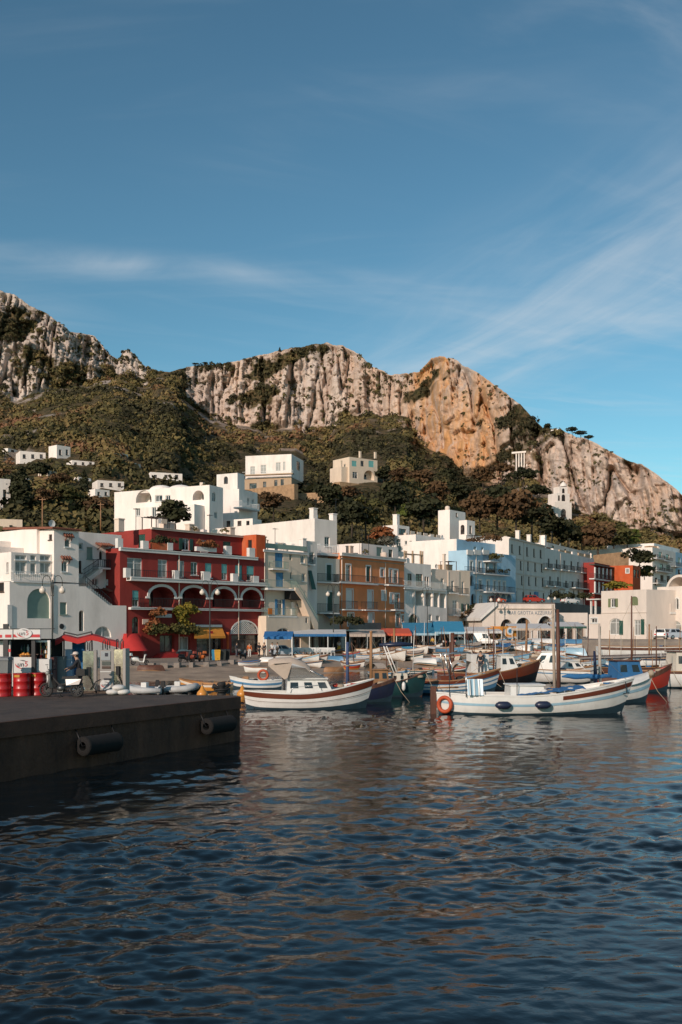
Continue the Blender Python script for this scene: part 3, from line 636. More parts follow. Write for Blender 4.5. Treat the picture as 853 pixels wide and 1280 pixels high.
    def make(s):
        mb = MB(); s.face(mb, 'f'); s.face(mb, 'l'); a, b, c, d = s.u0, s.u1, s.d0, s.d0 + s.D
        mb.add([(b, c, s.z0), (b, d, s.z0), (b, d, s.z1), (b, c, s.z1)], [(0, 1, 2, 3)]); mb.add([(a, d, s.z0), (b, d, s.z0), (b, d, s.z1), (a, d, s.z1)], [(0, 1, 2, 3)])
        p = s.parapet; w = 0.28; zr = s.z1 - p
        if s.roof is None and p > 0 and (b - a) > 1 and (d - c) > 1:
            mb.add([(a, c, s.z1), (b, c, s.z1), (b, d, s.z1), (a, d, s.z1), (a+w, c+w, s.z1), (b-w, c+w, s.z1), (b-w, d-w, s.z1), (a+w, d-w, s.z1), (a+w, c+w, zr), (b-w, c+w, zr), (b-w, d-w, zr), (a+w, d-w, zr)],
                   [(0,1,5,4),(1,2,6,5),(2,3,7,6),(3,0,4,7),(4,5,9,8),(5,6,10,9),(6,7,11,10),(7,4,8,11),(8,9,10,11)])
        else: mb.add([(a, c, s.z1), (b, c, s.z1), (b, d, s.z1), (a, d, s.z1)], [(0, 1, 2, 3)])
        s.obj = mb.build(s.name, s.m, s.H.root)

def chimney(H, px, ypx, d, w=0.6, h=1.2, m=None, name='chimney'):
    """chimney standing on a roof, its foot showing at (px, ypx) on the plane d"""
    u, z = H.hit(px, ypx, d); return MB().box(u - w/2, d, z - 0.3, u + w/2, d + w, z + h).box(u - w/2 - 0.07, d - 0.07, z + h, u + w/2 + 0.07, d + w + 0.07, z + h + 0.13).build(name, m or m_beige, H.root)
def antenna(H, px, ypx, d, h=2.6):
    u, z = H.hit(px, ypx, d); mb = MB().bar((u, d, z - 0.4), (u, d, z + h), 0.05)
    for k in range(5): mb.bar((u - 0.5 + 0.05 * k, d + 0.1 * k - 0.2, z + h - 0.15), (u + 0.5 - 0.05 * k, d + 0.1 * k - 0.2, z + h - 0.15), 0.03)
    mb.bar((u, d - 0.35, z + h - 0.15), (u, d + 0.4, z + h - 0.15), 0.03); return mb.build('antenna', m_iron, H.root)
def clutter(H, B, n, seed):
    """what stands about on a flat roof: tanks, dishes, vents, pots, a washing line"""
    r = random.Random(seed); zr = B.z1 - (B.parapet if B.parapet > 0 else 0.0)
    for k in range(n):
        u = r.uniform(B.u0 + 0.8, B.u1 - 0.8); d = B.d0 + r.uniform(0.6, min(B.D - 0.8, 5.0)); t = r.choice('tdvpbrv')
        if t == 't': MB().lathe([(0.5, 0), (0.55, 0.1), (0.55, 1.0), (0.3, 1.2), (0.01, 1.22)], 12, (u, d, zr + 0.25)).box(u - 0.5, d - 0.5, zr, u + 0.5, d + 0.5, zr + 0.245).build('water_tank', r.choice([m_white2, m_beige, m_celad]), H.root)
        elif t == 'd':
            q = MB(); q.bar((u, d, zr), (u, d, zr + 1.3), 0.06); q.grid([[(u + rr_ * math.cos(a), d - 0.15 - 0.25 * (1 - (rr_ / 0.42) ** 2) * -0.4, zr + 1.3 + rr_ * math.sin(a)) for a in np.linspace(0, 6.283, 13)] for rr_ in (0.02, 0.25, 0.42)]); q.build('satellite_dish', m_frame, H.root)
        elif t == 'v': MB().box(u - 0.3, d - 0.3, zr, u + 0.3, d + 0.3, zr + r.uniform(0.6, 1.3)).build('roof_vent', r.choice([m_white, m_beige, m_tan]), H.root)
        elif t == 'p':
            q = MB()
            for a, b in ((0, 0), (2.2, 0), (0, 1.8), (2.2, 1.8)): q.bar((u + a, d + b, zr), (u + a, d + b, zr + 2.1), 0.09)
            for b in (0, 0.6, 1.2, 1.8): q.bar((u - 0.2, d + b, zr + 2.12), (u + 2.4, d + b, zr + 2.12), 0.07)
            q.build('pergola', r.choice([m_dframe, m_frame]), H.root)
        elif t == 'b': MB().lathe([(0.22, 0), (0.32, 0.45), (0.28, 0.45), (0.2, 0.3)], 10, (u, d, zr)).build('flower_pot', m_tile, H.root); P_ = np.array([(u, d, zr + 0.7)]); V, A = leaf_cloud(P_, np.array([0.45]), np.array([0.4]), 40, 0.9, 0.24, 1.0); o = bpy.data.objects.new('pot_plant', np_mesh('pot_plant', V, np.arange(len(V)).reshape(-1, 4), m_leaf, {'tint': A})); link(o, H.root)
        else:
            q = MB(); L_ = min(3.0, (B.u1 - B.u0) * 0.5)
            for a in (0, L_): q.bar((u + a * 0.5, d, zr), (u + a * 0.5, d, zr + 1.7), 0.05)
            q.bar((u, d, zr + 1.6), (u + L_ * 0.5, d, zr + 1.6), 0.02); w_ = q.build('washing_line', m_iron, H.root)
            for a in range(3): x = u + 0.1 + a * L_ * 0.15; MB().box(x, d - 0.01, zr + 1.0, x + 0.4, d + 0.01, zr + 1.58).build('laundry', r.choice([m_white, m_cream, m_blue]), w_)
def tile_canopy(H, x0, x1, y, d, dep=0.7, name='tiled_canopy'):
    u0, z = H.hit(x0, y, d); u1 = H.hit(x1, y, d)[0]; n = max(3, int((u1 - u0) / 0.28)); mb = MB()
    mb.hexa([(u0, d - dep, z - 0.10), (u1, d - dep, z - 0.10), (u1, d, z + 0.22), (u0, d, z + 0.22), (u0, d - dep, z - 0.03), (u1, d - dep, z - 0.03), (u1, d, z + 0.30), (u0, d, z + 0.30)])
    for k in range(n):
        u = u0 + (u1 - u0) * (k + 0.5) / n; mb.tube([(u, d - dep - 0.03, z - 0.02), (u, d, z + 0.32)], 0.10, 6)
    for u in (u0 + 0.25, u1 - 0.25): mb.bar((u, d, z - 0.45), (u, d - dep * 0.8, z - 0.08), 0.07)
    return mb.build(name, m_tile, H.root)

# ================================================================ THE WATERFRONT HOUSES
# --- white house with outside stairs, left
H = House('stair_house', 'white plastered house with zigzag outside stairs and sage green arched shopfront', 12, 99.5, 158, 110.6)
A = H.block(12, 98.5, 727, D=11, m=m_white)
A.win(34, 736, 63, 773, 'ce', rise=1, depth=0.3, name='shopfront'); A.win(75, 753, 83.5, 768, 'ce'); A.win(-4, 716, 5, 740, 'n', side='l'); A.win(2, 703, 7, 726, 'wc', side='l')
T = H.block(67.5, 98.5, 661, 728, D=9, m=m_white, name='tower', d0=0.004)
T.win(81, 674, 88, 684, 'w'); T.win(77, 701.5, 84.5, 715, 'w'); T.win(61, 668, 65, 675, 'n', side='l')
Rm = H.block(14, 66.5, 690, 727.5, D=7, m=m_white, name='sun_room', d0=0.35)
Rm.row([(19, 694, 33, 700), (38, 694, 45, 700.5), (50, 694, 63, 701)], 'wc'); Rm.row([(19, 702, 33, 717), (38, 704, 45, 717.5), (50, 703, 63, 717)], 'wc')
Rm.win(8, 703, 10.5, 716, 'w', side='l')
H.slab(17, 64, 727, 0.35, 0.5, 0.12, rail=715, rm=m_frame)
Bk = H.block(46, 152, 660, 735, d0=2.6, D=8, m=m_white, name='rear_wall')
Bk.row([(97.5, 679, 104, 687)], 'w'); Bk.win(124, 689, 128, 700, 'd', rise=0.3); Bk.win(115.5, 723, 123, 732, 'w'); Bk.win(131, 742, 140.5, 758, 'n', name='door')
Bk.win(98, 701, 102, 716, 'n'); Bk.win(108.5, 684, 116, 699, 'ce')
H.block(-18, 60, 682, 700, d0=5.0, D=6, m=m_white, name='upper_terrace')
Bt = H.block(-16, 24, 675, 684, d0=7.5, D=3, m=m_white, name='roof_room')
Lw = H.block(98.5, 158, 756, D=2.4, m=m_white, name='lower_wall', parapet=0.0)
Lw.win(96.9, 741, 109, 750, 'w'); Lw.win(98.8, 763, 105, 789, 'n', rise=1, depth=0.6, name='passage'); Lw.win(118, 783, 139, 797, 'wc', rise=1, name='arched_window')
H.poly([(98.5, 733), (107, 733), (142, 761), (98.5, 761)], 0.005, 2.3, m_white, 'stair_flank')
q = MB()
for k in range(14):   # lower flight
    a = H.hit(107 + k * 2.5, 733 + k * 2.0, 0.7); q.box(a[0], 0.3, a[1] - 0.6, a[0] + 0.30, 2.3, a[1] + 0.02)
q.build('lower_stair', m_white2, H.root)
q = MB()
for k in range(12):   # upper flight
    a = H.hit(106 + k * 1.75, 724 - k * 1.25, 1.5); q.box(a[0], 1.4, a[1] - 0.45, a[0] + 0.26, 2.6, a[1])
q.build('upper_stair', m_white2, H.root)
H.slab(123.5, 138.5, 709.5, 2.6, 1.2, 0.18, rail=699.5, rm=m_iron, name='landing')
q = MB()
for (x0, y0, x1, y1, d) in ((107, 720.5, 139, 749, 0.2), (104, 712, 123.5, 699, 1.45)):
    a = H.hit(x0, y0, d); b = H.hit(x1, y1, d); q.bar((a[0], d, a[1]), (b[0], d, b[1]), 0.05); q.bar((a[0], d, a[1] - 0.5), (b[0], d, b[1] - 0.5), 0.035)
    for k in range(13):
        f_ = k / 12; u = a[0] + (b[0] - a[0]) * f_; z = a[1] + (b[1] - a[1]) * f_; q.bar((u, d, z), (u, d, z - 0.95), 0.03)
q.build('stair_railing', m_iron, H.root)
tile_canopy(H, 119, 137, 682, 2.6, 1.1); tile_canopy(H, 128, 149.5, 739, 2.6, 1.2); tile_canopy(H, 79, 91, 670.5, 0, 0.35); tile_canopy(H, 75.5, 88.5, 698.5, 0, 0.35)
a = H.hit(66, 661, 0); b = H.hit(100, 661, 0); mb = MB(); n = 16
mb.hexa([(a[0] - 0.3, -0.35, a[1] - 0.02), (b[0], -0.35, a[1] - 0.02), (b[0], 9, a[1] + 0.45), (a[0] - 0.3, 9, a[1] + 0.45), (a[0] - 0.3, -0.35, a[1] + 0.10), (b[0], -0.35, a[1] + 0.10), (b[0], 9, a[1] + 0.6), (a[0] - 0.3, 9, a[1] + 0.6)])
for k in range(n): u = a[0] - 0.2 + (b[0] - a[0] + 0.1) * k / (n - 1); mb.tube([(u, -0.4, a[1] + 0.1), (u, 9, a[1] + 0.62)], 0.1, 6)
mb.build('tiled_eaves', m_tile, H.root)
q = H.hit(77, 783, 0); mb = MB(); mb.lathe([(0.28, 0), (0.28, 0.05), (0.2, 0.05), (0.001, 0.04)], 14)
o = mb.build('round_vent', m_iron, H.root, loc=(q[0], -0.002, q[1])); o.rotation_euler = (R(90), 0, 0)
o = H.pbox(134.5, 724.5, 143, 732, 2.2, 2.6, m_frame, 'air_conditioner'); q = H.hit(140.5, 728, 2.2); MB().lathe([(0.26, 0), (0.26, 0.03), (0.001, 0.02)], 12).build('fan_grille', m_iron, o).location = (q[0], 2.19, q[1])
o.children[0].rotation_euler = (R(90), 0, 0)
H.pbox(9.5, 756, 15, 783, -0.12, -0.02, m_trim, 'wall_sign'); 
H.finish()
clutter(H, T, 2, 193)

# --- oxblood red house
H = House('red_house', 'oxblood red house with white arcaded loggias, roof terrace and yellow awning', 150, 110, 332, 127.5)
A = H.block(150, 332, 685, D=14, m=m_red, parapet=0.0)
A.win(159, 697.5, 178, 721.5, 'wc'); A.win(197.5, 699.5, 209.5, 722, 'wc'); A.win(221.5, 701, 231, 722, 'wc'); A.win(238.5, 702.5, 247.5, 719, 'w')
A.win(256.5, 704, 265, 722.5, 't'); A.win(277, 705, 284.5, 725, 't'); A.win(294, 706.5, 303, 725, 'tt'); A.win(308.5, 707.5, 318, 726, 't')
for r in ((186.5, 733.5, 218, 758.5), (227, 734.5, 257.5, 758.5), (265.5, 736, 293.5, 759), (302.5, 737, 326, 759.5)): A.win(*r, rise=0.5, trim=m_trim, loggia=2.2)
A.win(165.5, 738, 174, 758.5, 't'); A.win(165.2, 771, 174, 797, 'd', rise=1); A.win(200, 794, 218, 815, 'd', depth=0.5, name='door'); A.win(223, 796, 238, 813, 'wc', depth=0.5, name='shop_window')
A.win(246, 796, 279, 817, 'd', depth=0.5, name='shop_window'); fan = A.win(289.5, 777, 322, 792, 'wc', rise=0.95, name='fanlight', trim=m_trim); A.win(289.5, 793.5, 327, 816, 'd', depth=0.4, name='shop_front')
r = H.rect(289.5, 777, 322, 792, -0.06); q = MB(); uc = (r[0] + r[2]) / 2; hw = (r[2] - r[0]) / 2; hh = r[3] - r[1]
for k in range(-9, 10):       # lattice of the fanlight
    for sg in (-1, 1):
        pts = []
        for t_ in np.linspace(0, 1, 13):
            u = k / 6.0 + sg * t_; z = t_
            if u * u + z * z < 0.93: pts.append((uc + u * hw, r[1] + z * hh))
        if len(pts) > 1: q.bar((pts[0][0], -0.03, pts[0][1]), (pts[-1][0], -0.03, pts[-1][1]), 0.05)
if fan: q.build('lattice', m_trim, fan)
At = H.block(189.5, 318, 660.5, 690, d0=2.6, D=11, m=m_red, name='attic', parapet=0.1)
At.win(228, 673, 237, 688, 'go'); At.win(279, 677, 289, 691, 'g'); At.win(251, 675, 259, 690, 'w'); At.win(206, 676, 213, 688, 'd'); At.win(173, 668, 181.5, 685, 'g', side='l')
E = H.block(320.5, 331.8, 668, 722, D=8.5, m=m_redor, name='end_wall', parapet=0.2, d0=0.01); E.win(310, 675, 315, 690, 'n', side='l')
H.band(148.5, 320.5, 688.5, 4.5, 0, 0.35); H.band(158, 332, 726, 5.0, 0, 0.85, name='balcony'); H.band(160.5, 332, 762, 3.0, 0, 0.45, name='string_course')
H.band(188, 318, 661.5, 2.6, 2.6, 0.3, m=m_beige, name='roof_edge')
for (x0, y0, x1, y1, d) in ((147.5, 673, 154, 685, 0.1), (179, 676, 186, 686, 0.1), (210, 678.5, 216.5, 688, 0.1), (283, 682.5, 290, 693.5, 0.1), (312, 685, 319, 697, 0.1),
      (157.5, 710, 164, 722, -0.7), (218.5, 713, 224, 724, -0.7), (254.5, 714.5, 263, 726, -0.7), (291.5, 717, 298, 727.5, -0.7), (317, 720, 324, 729, -0.7)): H.pbox(x0, y0, x1, y1, d, d + 0.5, m_trim, 'parapet_pier')
H.pbox(189.5, 679, 210, 687.5, 0.2, 0.4, m_redor, 'parapet')
for x0, x1, y, yr in ((224, 254, 725.3, 714.5), (298, 317, 727.5, 718), (165, 218, 723.2, 713)):
    u0, z = H.hit(x0, y, -0.7); u1 = H.hit(x1, y, -0.7)[0]; q = MB(); n = int((u1 - u0) / 0.26); q.bar((u0, -0.6, z + 1.0), (u1, -0.6, z + 1.0), 0.05)
    for k in range(n + 1): u = u0 + (u1 - u0) * k / n; q.bar((u, -0.6, z), (u, -0.6, z + 1.0), 0.03)
    q.build('railing', m_iron if x0 < 300 else m_frame, H.root)
for x0, x1, y in ((190, 217, 757), (229, 256, 757.5), (267, 292, 758), (303, 325, 758.5), (163, 178, 757)):
    u0, z = H.hit(x0, y, 0); u1 = H.hit(x1, y, 0)[0]; q = MB(); n = int((u1 - u0) / 0.22); q.bar((u0, -0.25, z + 0.85), (u1, -0.25, z + 0.85), 0.05)
    for k in range(n + 1): u = u0 + (u1 - u0) * k / n; q.bar((u, -0.25, z - 0.1), (u, -0.25, z + 0.85), 0.03)
    q.build('railing', m_iron, H.root)
# yellow awning, red door hood, white lintel, red column, wall sign
m_yel = mat('yellow_canvas', (0.62, 0.24, 0.03), 0.85, var=0.12, scale=2)
m_redc = mat('red_canvas', (0.42, 0.022, 0.02), 0.85, var=0.15, scale=2)
a = H.hit(243, 784, 0); b = H.hit(277, 784, 0); c = H.hit(243, 796, -1.8); d = H.hit(282, 796, -1.8)
q = MB().hexa([(c[0], -1.8, c[1]), (d[0], -1.8, c[1]), (b[0], -0.05, a[1]), (a[0], -0.05, a[1]), (c[0], -1.8, c[1] + 0.05), (d[0], -1.8, c[1] + 0.05), (b[0], -0.05, a[1] + 0.05), (a[0], -0.05, a[1] + 0.05)])
q.box(c[0], -1.83, c[1] - 0.22, d[0], -1.80, c[1] + 0.04); aw = q.build('awning', m_yel, H.root)
H.pbox(262, 789, 266.5, 794, -1.35, -1.3, m_redc, 'awning_emblem'); H.pbox(243, 781, 278, 784, -0.3, -0.01, m_trim, 'lintel')
q = H.hit(285, 816, -0.8); MB().lathe([(0.22, 0), (0.22, 0.2), (0.16, 0.25), (0.16, 2.2), (0.24, 2.3), (0.24, 2.5)], 10, (q[0], -0.8, q[1])).build('column', m_redor, H.root)
H.pbox(178.5, 774, 186, 780.5, -0.08, -0.005, m_beige, 'plaque')
# dome-shaped red hood over the cellar door
a = H.hit(165, 814, -2.2); b = H.hit(193, 814, -2.2); w = b[0] - a[0]; rows = []
for i in range(7):
    t_ = i / 6; rr = math.sin(t_ * math.pi / 2); rows.append([(a[0] + w * (0.5 + 0.5 * math.cos(math.pi * k / 12) * (1 - 0.35 * rr)), -0.02 - 2.4 * math.sin(math.pi * k / 12) * (1 - 0.75 * rr), a[1] + 1.9 * rr * 1.0) for k in range(13)])
q = MB().grid(rows); q.prism([(a[0] + w * 0.175, a[1] + 0.0), (b[0] - w * 0.175, a[1] + 0.0), (b[0] - w * 0.175, a[1] + 1.9), (a[0] + w * 0.175, a[1] + 1.9)], -0.62, -0.02); q.build('door_hood', m_redc, H.root)
q = MB()
for k in range(4): a = H.hit(200, 822 - k * 1.6, -1.6 + 0.35 * k); b = H.hit(232, 822, -1.6); q.box(a[0], -1.6 + 0.35 * k, a[1] - 0.3, b[0], -0.02, a[1])
q.build('entrance_steps', m_redc, H.root)
for px in (152, 208, 215.5, 240, 291): chimney(H, px, 661 + (px - 150) * 0.07, 4.5, 0.8, 1.1)
antenna(H, 170, 662, 6); antenna(H, 262, 668, 6)
H.finish(); RED = H; clutter(H, At, 7, 5)

# --- cream house with blue shutters
H = House('cream_house', 'cream house with bright blue shutters and a diagonal outside stair', 328.5, 127.2, 396, 135.2)
A = H.block(328.7, 384.5, 687, D=12, m=m_cream)
A.row([(344, 691, 354, 709.5), (345, 715.5, 354.5, 733.8)], 'b'); A.win(346.8, 749, 353, 769, 'bo'); A.win(362, 692, 365.2, 700.5, 'w', rise=1); A.win(362.8, 715.5, 365.4, 724, 'w'); A.win(376, 694, 381, 704, 'w'); A.win(377.3, 717, 382, 727, 'w')
A.win(371, 751, 374, 757.5, 'w'); A.win(380, 753, 383.3, 761, 'w', rise=1)
Rc = H.block(384.5, 396.5, 676, 800, d0=1.2, D=9, m=m_white2, name='recess_wall'); Rc.win(387, 690, 393, 704, 'w')
H.slab(385.5, 394.5, 705, 1.2, 0.9, 0.2, rail=694); bl = H.hit(386, 713, 1.1); br = H.hit(394.8, 737, 0.6)
MB().hexa([(bl[0], 1.12, bl[1]), (br[0] - 0.25, 1.12, bl[1]), (br[0], 0.5, br[1]), (bl[0], 0.5, br[1]), (bl[0], 1.17, bl[1]), (br[0] - 0.25, 1.17, bl[1]), (br[0], 0.55, br[1]), (bl[0], 0.55, br[1])]).build('green_blind', m_sgreen, H.root)
H.slab(341.5, 361, 711, 0, 0.8, rail=702, rm=m_celad); H.slab(335, 372, 735.5, 0, 1.3, 0.25, rail=725.5, rm=m_celad); 
Lo = H.block(333, 388, 770, d0=-1.5, D=1.496, m=m_cream, name='ground_floor', parapet=0); Lo.win(346, 785, 362, 800, 'w', rise=0.4); Lo.win(382, 771.5, 385.2, 779, 'w', rise=1); Lo.win(365, 790, 376, 812, 'd')
H.slab(336, 372, 770, -0.2, 1.35, 0.18, rail=760.5, rm=m_celad); H.pbox(364.6, 752.5, 368.8, 769.5, -0.12, -0.02, m_white, 'white_door')
H.pbox(335.6, 760.5, 340.5, 768, -1.62, -1.57, mat('orange_cloth', (0.62, 0.17, 0.02), 0.9), 'drying_towel')
H.poly([(369.5, 734.5), (373, 734.5), (398, 779), (398, 788), (393, 786), (378.5, 750), (369.5, 738)], -1.45, -0.25, m_cream, 'outside_stair'); H.poly([(364, 738), (369.5, 738), (378.5, 750.5), (364, 749)], -1.2, -0.02, m_dark, 'stair_underside_shade')  # near-black block stands in for the shade under the stair
q = MB(); a = H.hit(371, 726.5, -1.4); b = H.hit(398, 771, -1.4); q.bar((a[0], -1.4, a[1]), (b[0], -1.4, b[1]), 0.05); q.bar((a[0], -1.4, a[1] - 0.5), (b[0], -1.4, b[1] - 0.5), 0.03)
for k in range(22): u = a[0] + (b[0] - a[0]) * k / 21; z = a[1] + (b[1] - a[1]) * k / 21; q.bar((u, -1.4, z), (u, -1.4, z - 1.0), 0.028)
q.build('stair_railing', m_celad, H.root)
H.pbox(331, 681, 384, 687, 0.5, 0.62, m_celad, 'roof_glass_screen'); H.band(328.7, 384.5, 689.5, 3, 0, 0.2); chimney(H, 330, 686, 2, 0.9, 1.5, m_tan); chimney(H, 381, 686, 1, 0.7, 1.3, m_white)
antenna(H, 344, 684, 3); H.finish()
clutter(H, A, 5, 166)

# --- tall block with sunlit side wall, and the narrow green-doored front below it
H = House('tall_house', 'tall narrow beige house whose blank white side wall catches the sun', 393.5, 138.5, 424.5, 142.2)
A = H.block(393.5, 421.5, 648, D=23, m=m_white2, d0=2.2, name='upper_wall'); A.win(406, 671, 412.5, 683, 'w'); 
H.slab(401, 424, 691.5, 2.2, 2.0, 0.35, rail=681, rm=m_frame, name='roof_terrace', sp=0.3)
B_ = H.block(396.5, 424.6, 697, D=8, m=m_beige); B_.win(408.3, 706, 414.5, 726, 'og'); B_.win(409.3, 740, 416, 764, 'og')
H.slab(397.5, 424.5, 727.5, 0, 1.1, rail=717.5); H.slab(400.5, 424.6, 766, 0, 1.2, rail=755)
a = H.hit(404, 767, 0); b = H.hit(424.4, 767, 0); c = H.hit(404, 776, -1.6); MB().hexa([(a[0], -1.7, c[1]), (b[0], -1.7, c[1]), (b[0], -0.02, a[1]), (a[0], -0.02, a[1]), (a[0], -1.7, c[1] + 0.05), (b[0], -1.7, c[1] + 0.05), (b[0], -0.02, a[1] + 0.05), (a[0], -0.02, a[1] + 0.05)]).build('awning', mat('grey_canvas', (0.20, 0.19, 0.18), 0.9), H.root)
chimney(H, 394.5, 650, 2.5, 0.8, 1.6, m_white); chimney(H, 419, 655, 2.5, 0.8, 1.4, m_white); antenna(H, 395, 647, 3); antenna(H, 420, 650, 3, 3.2); H.finish()
clutter(H, A, 3, 75)

# --- ochre house
H = House('ochre_house', 'long ochre orange house with white window surrounds and iron balconies', 424.8, 142.3, 505.5, 156.5)
A = H.block(424.8, 505.5, 691, D=13, m=m_orange, parapet=0.2)
A.win(432.8, 706, 438.3, 726.5, 'ow'); A.win(458.2, 708, 463, 727, 'og'); A.win(475.8, 711, 480, 721, 'ow'); A.win(486.8, 711.5, 490, 728, 'ow'); A.win(492.3, 712.5, 497.2, 729, 'ow')
A.win(433.5, 737, 441, 761, 'os'); A.win(460, 738.5, 466, 761, 'os'); A.win(477.5, 739, 482.5, 750.5, 'os'); A.win(487.8, 742, 491.5, 754.5, 'os'); A.win(494, 742.5, 499, 761, 'ow')
A.win(434.8, 766.5, 442, 783, 'ow'); A.win(460.8, 766.5, 467, 783, 'os'); A.win(495.2, 766.5, 499.8, 784, 'ow'); A.win(502.3, 769, 504.8, 778, 'ow')
H.band(424.8, 505.5, 694.5, 4, 0, 0.4, m=m_pal); H.band(424.8, 505.5, 698.5, 1.2, 0, 0.1, m=m_tan, name='string_course'); H.band(424.8, 505.5, 728, 1.6, 0, 0.15, name='string_course'); H.band(424.8, 505.5, 763, 1.5, 0, 0.15, name='string_course')
H.slab(425.5, 473.5, 728.5, 0, 1.0, 0.2, rail=719.5); H.slab(486.5, 504.5, 731, 0, 1.0, 0.2, rail=722); H.slab(431.5, 448, 761.5, 0, 0.9, 0.18, rail=751.5); H.slab(457.5, 473, 762, 0, 0.9, 0.18, rail=752.5); H.slab(494.5, 505, 762, 0, 0.9, 0.18, rail=753.5)
H.slab(437, 477, 787, 0, 3.0, 0.2, rail=778.5, rm=mat('slate_panel', (0.07, 0.09, 0.09), 0.7), pan=True, name='terrace')
Rt = H.block(452, 498, 679, 697, d0=5, D=7, m=m_white, name='roof_room'); Rt.win(471, 684, 478, 696, 'ce'); Rt.win(486, 687, 491, 697, 'd'); Rt.win(438, 684, 442, 692, 'n', side='l')
chimney(H, 440, 690, 2, 0.8, 0.8, m_beige); antenna(H, 453, 694, 3, 4); antenna(H, 461, 695, 3, 3.4); antenna(H, 450, 694, 4, 2.4); H.finish()
clutter(H, A, 5, 175)

# --- white house with big round arch
H = House('arch_house', 'white terraced house with a big round arch and open loggias', 505.6, 156.6, 559, 166.0)
A = H.block(505.6, 559, 735, D=10, m=m_white, parapet=0.1); A.win(508.5, 738.5, 516.3, 754.5, 'os'); A.win(510.8, 767.5, 523, 792, 'd', rise=1, trim=m_trim, depth=0.4, name='arched_door')
A.row([(519.8, 739, 530, 757), (532, 741, 541, 758), (542.6, 741, 549, 759), (550.4, 742, 557.6, 760)], loggia=2.0); A.win(536, 768, 540, 776, 'w'); A.win(545.5, 769.5, 550, 776, 'w')
U = H.block(504.5, 539, 703, 736, d0=1.6, D=8, m=m_white2, name='upper_storey'); U.win(509.6, 717, 515, 732, 'd'); U.win(520, 717.5, 528.5, 733, 'd'); U.win(531, 720.5, 533.4, 734, 'd', rise=1); U.win(534, 720.8, 536.4, 734.5, 'd', rise=1)
H.slab(506, 558.5, 736, 0, 0.3, 0.2, rail=727, rm=m_frame); 
q = MB()
for px, d in ((506, 3), (516, 3), (526, 3), (528.5, 6), (508, 6)): a = H.hit(px, 703, d); q.bar((a[0], d, a[1] - 0.4), (a[0], d, a[1] + 1.9), 0.22)
for d in (3, 4, 5, 6): a = H.hit(505, 692, d); b = H.hit(529, 692, d); q.bar((a[0], d, a[1]), (b[0], d, a[1]), 0.16)
q.build('pergola', m_tan, H.root); H.finish()
clutter(H, U, 4, 60)

# --- grey-beige houses
H = House('taupe_house', 'taupe stepped house with small iron balconies left of the blue house', 540, 169.5, 588, 177.5)
A = H.block(540, 559.5, 711, D=9, m=m_beige, d0=0.02); A.win(551.2, 723, 555.2, 737, 'w'); A2 = H.block(559.5, 574.5, 712.5, D=9, m=m_beige); A2.win(564.5, 726, 568, 741, 'w'); A2.win(566, 750, 572, 768, 'wc')
A3 = H.block(574.5, 588, 712.8, D=9, m=m_cream, d0=0.15); A3.win(577.5, 727, 580.6, 742, 'w'); A3.win(579, 754.5, 584, 765, 'go'); A3.win(580, 773, 584, 790, 'd', rise=1)
H.slab(563, 574, 741, 0, 0.9, rail=733); H.slab(577, 586.5, 743, 0.15, 0.9, rail=735.5); H.slab(567, 576.5, 769, 0, 1.0, rail=761, rm=m_frame); chimney(H, 556.5, 712, 1, 0.4, 2.6, m_beige); chimney(H, 562, 713, 2, 1.8, 0.9, m_tan)
H.finish()
clutter(H, A2, 2, 189)

# --- sky blue house
H = House('blue_house', 'sky blue terraced house with potted balconies and sunlit white flank', 584.5, 180, 645, 194.8)
A = H.block(584.5, 645, 687.5, D=4, m=m_blue, parapet=0.7, name='front_wall')
A.row([(588, 701.5, 591.2, 713), (598, 702, 601.5, 714.5), (607.2, 703, 610.5, 716), (617, 704, 620.5, 717), (599, 725, 602.2, 737), (608.6, 725.5, 611.8, 738), (617, 726, 620, 738.5), (623, 726.5, 626, 739), (629, 727, 632, 739)], 'bl')
A.win(588, 719, 592.3, 732.5, 'n', rise=1, depth=0.5, name='niche'); A.win(589.3, 742, 594.5, 762, 'n', rise=1, depth=0.5, name='niche'); A.win(599, 743, 604.5, 760, 'wc', rise=1); A.win(609.5, 744, 614, 760, 'wc', rise=1)
A.row([(619.5, 742, 625, 759), (626.3, 742.5, 632, 759.5), (633.4, 743, 639, 760)], rise=1, loggia=1.5, trim=m_trim)
U = H.block(571.5, 622, 674, 692, d0=3.9, xback=530, m=m_blue, name='penthouse'); U.win(592.5, 683, 596, 692, 'w'); U.win(602, 684, 605, 693, 'w'); U.win(565, 679, 569.5, 690, 'ce', side='l')
Fl = H.block(570.9, 586, 673.5, None, d0=3.95, xback=512, m=m_white, name='white_flank'); Fl2 = H.block(584.2, 588, 689, None, d0=0.3, D=3.6, m=m_white, name='flank_step')
H.slab(586, 593.5, 714, 0, 0.9, rail=708.5); H.slab(597, 604.5, 716, 0, 0.9, rail=710); H.slab(607, 638, 718, 0, 1.2, rail=711.5); H.slab(598, 605, 737, 0, 0.9, rail=731); H.slab(608.5, 644, 740, 0, 1.4, 0.25, rail=733); H.slab(613.5, 628, 701.5, 0, 1.6, 0.2, rail=694)
for x0, x1 in ((585, 592), (593.5, 602), (604.5, 612)): H.pbox(x0, 687.5, x1, 693.5, -0.3, -0.01, m_trim, 'planter_box')
H.finish()
clutter(H, U, 5, 70)

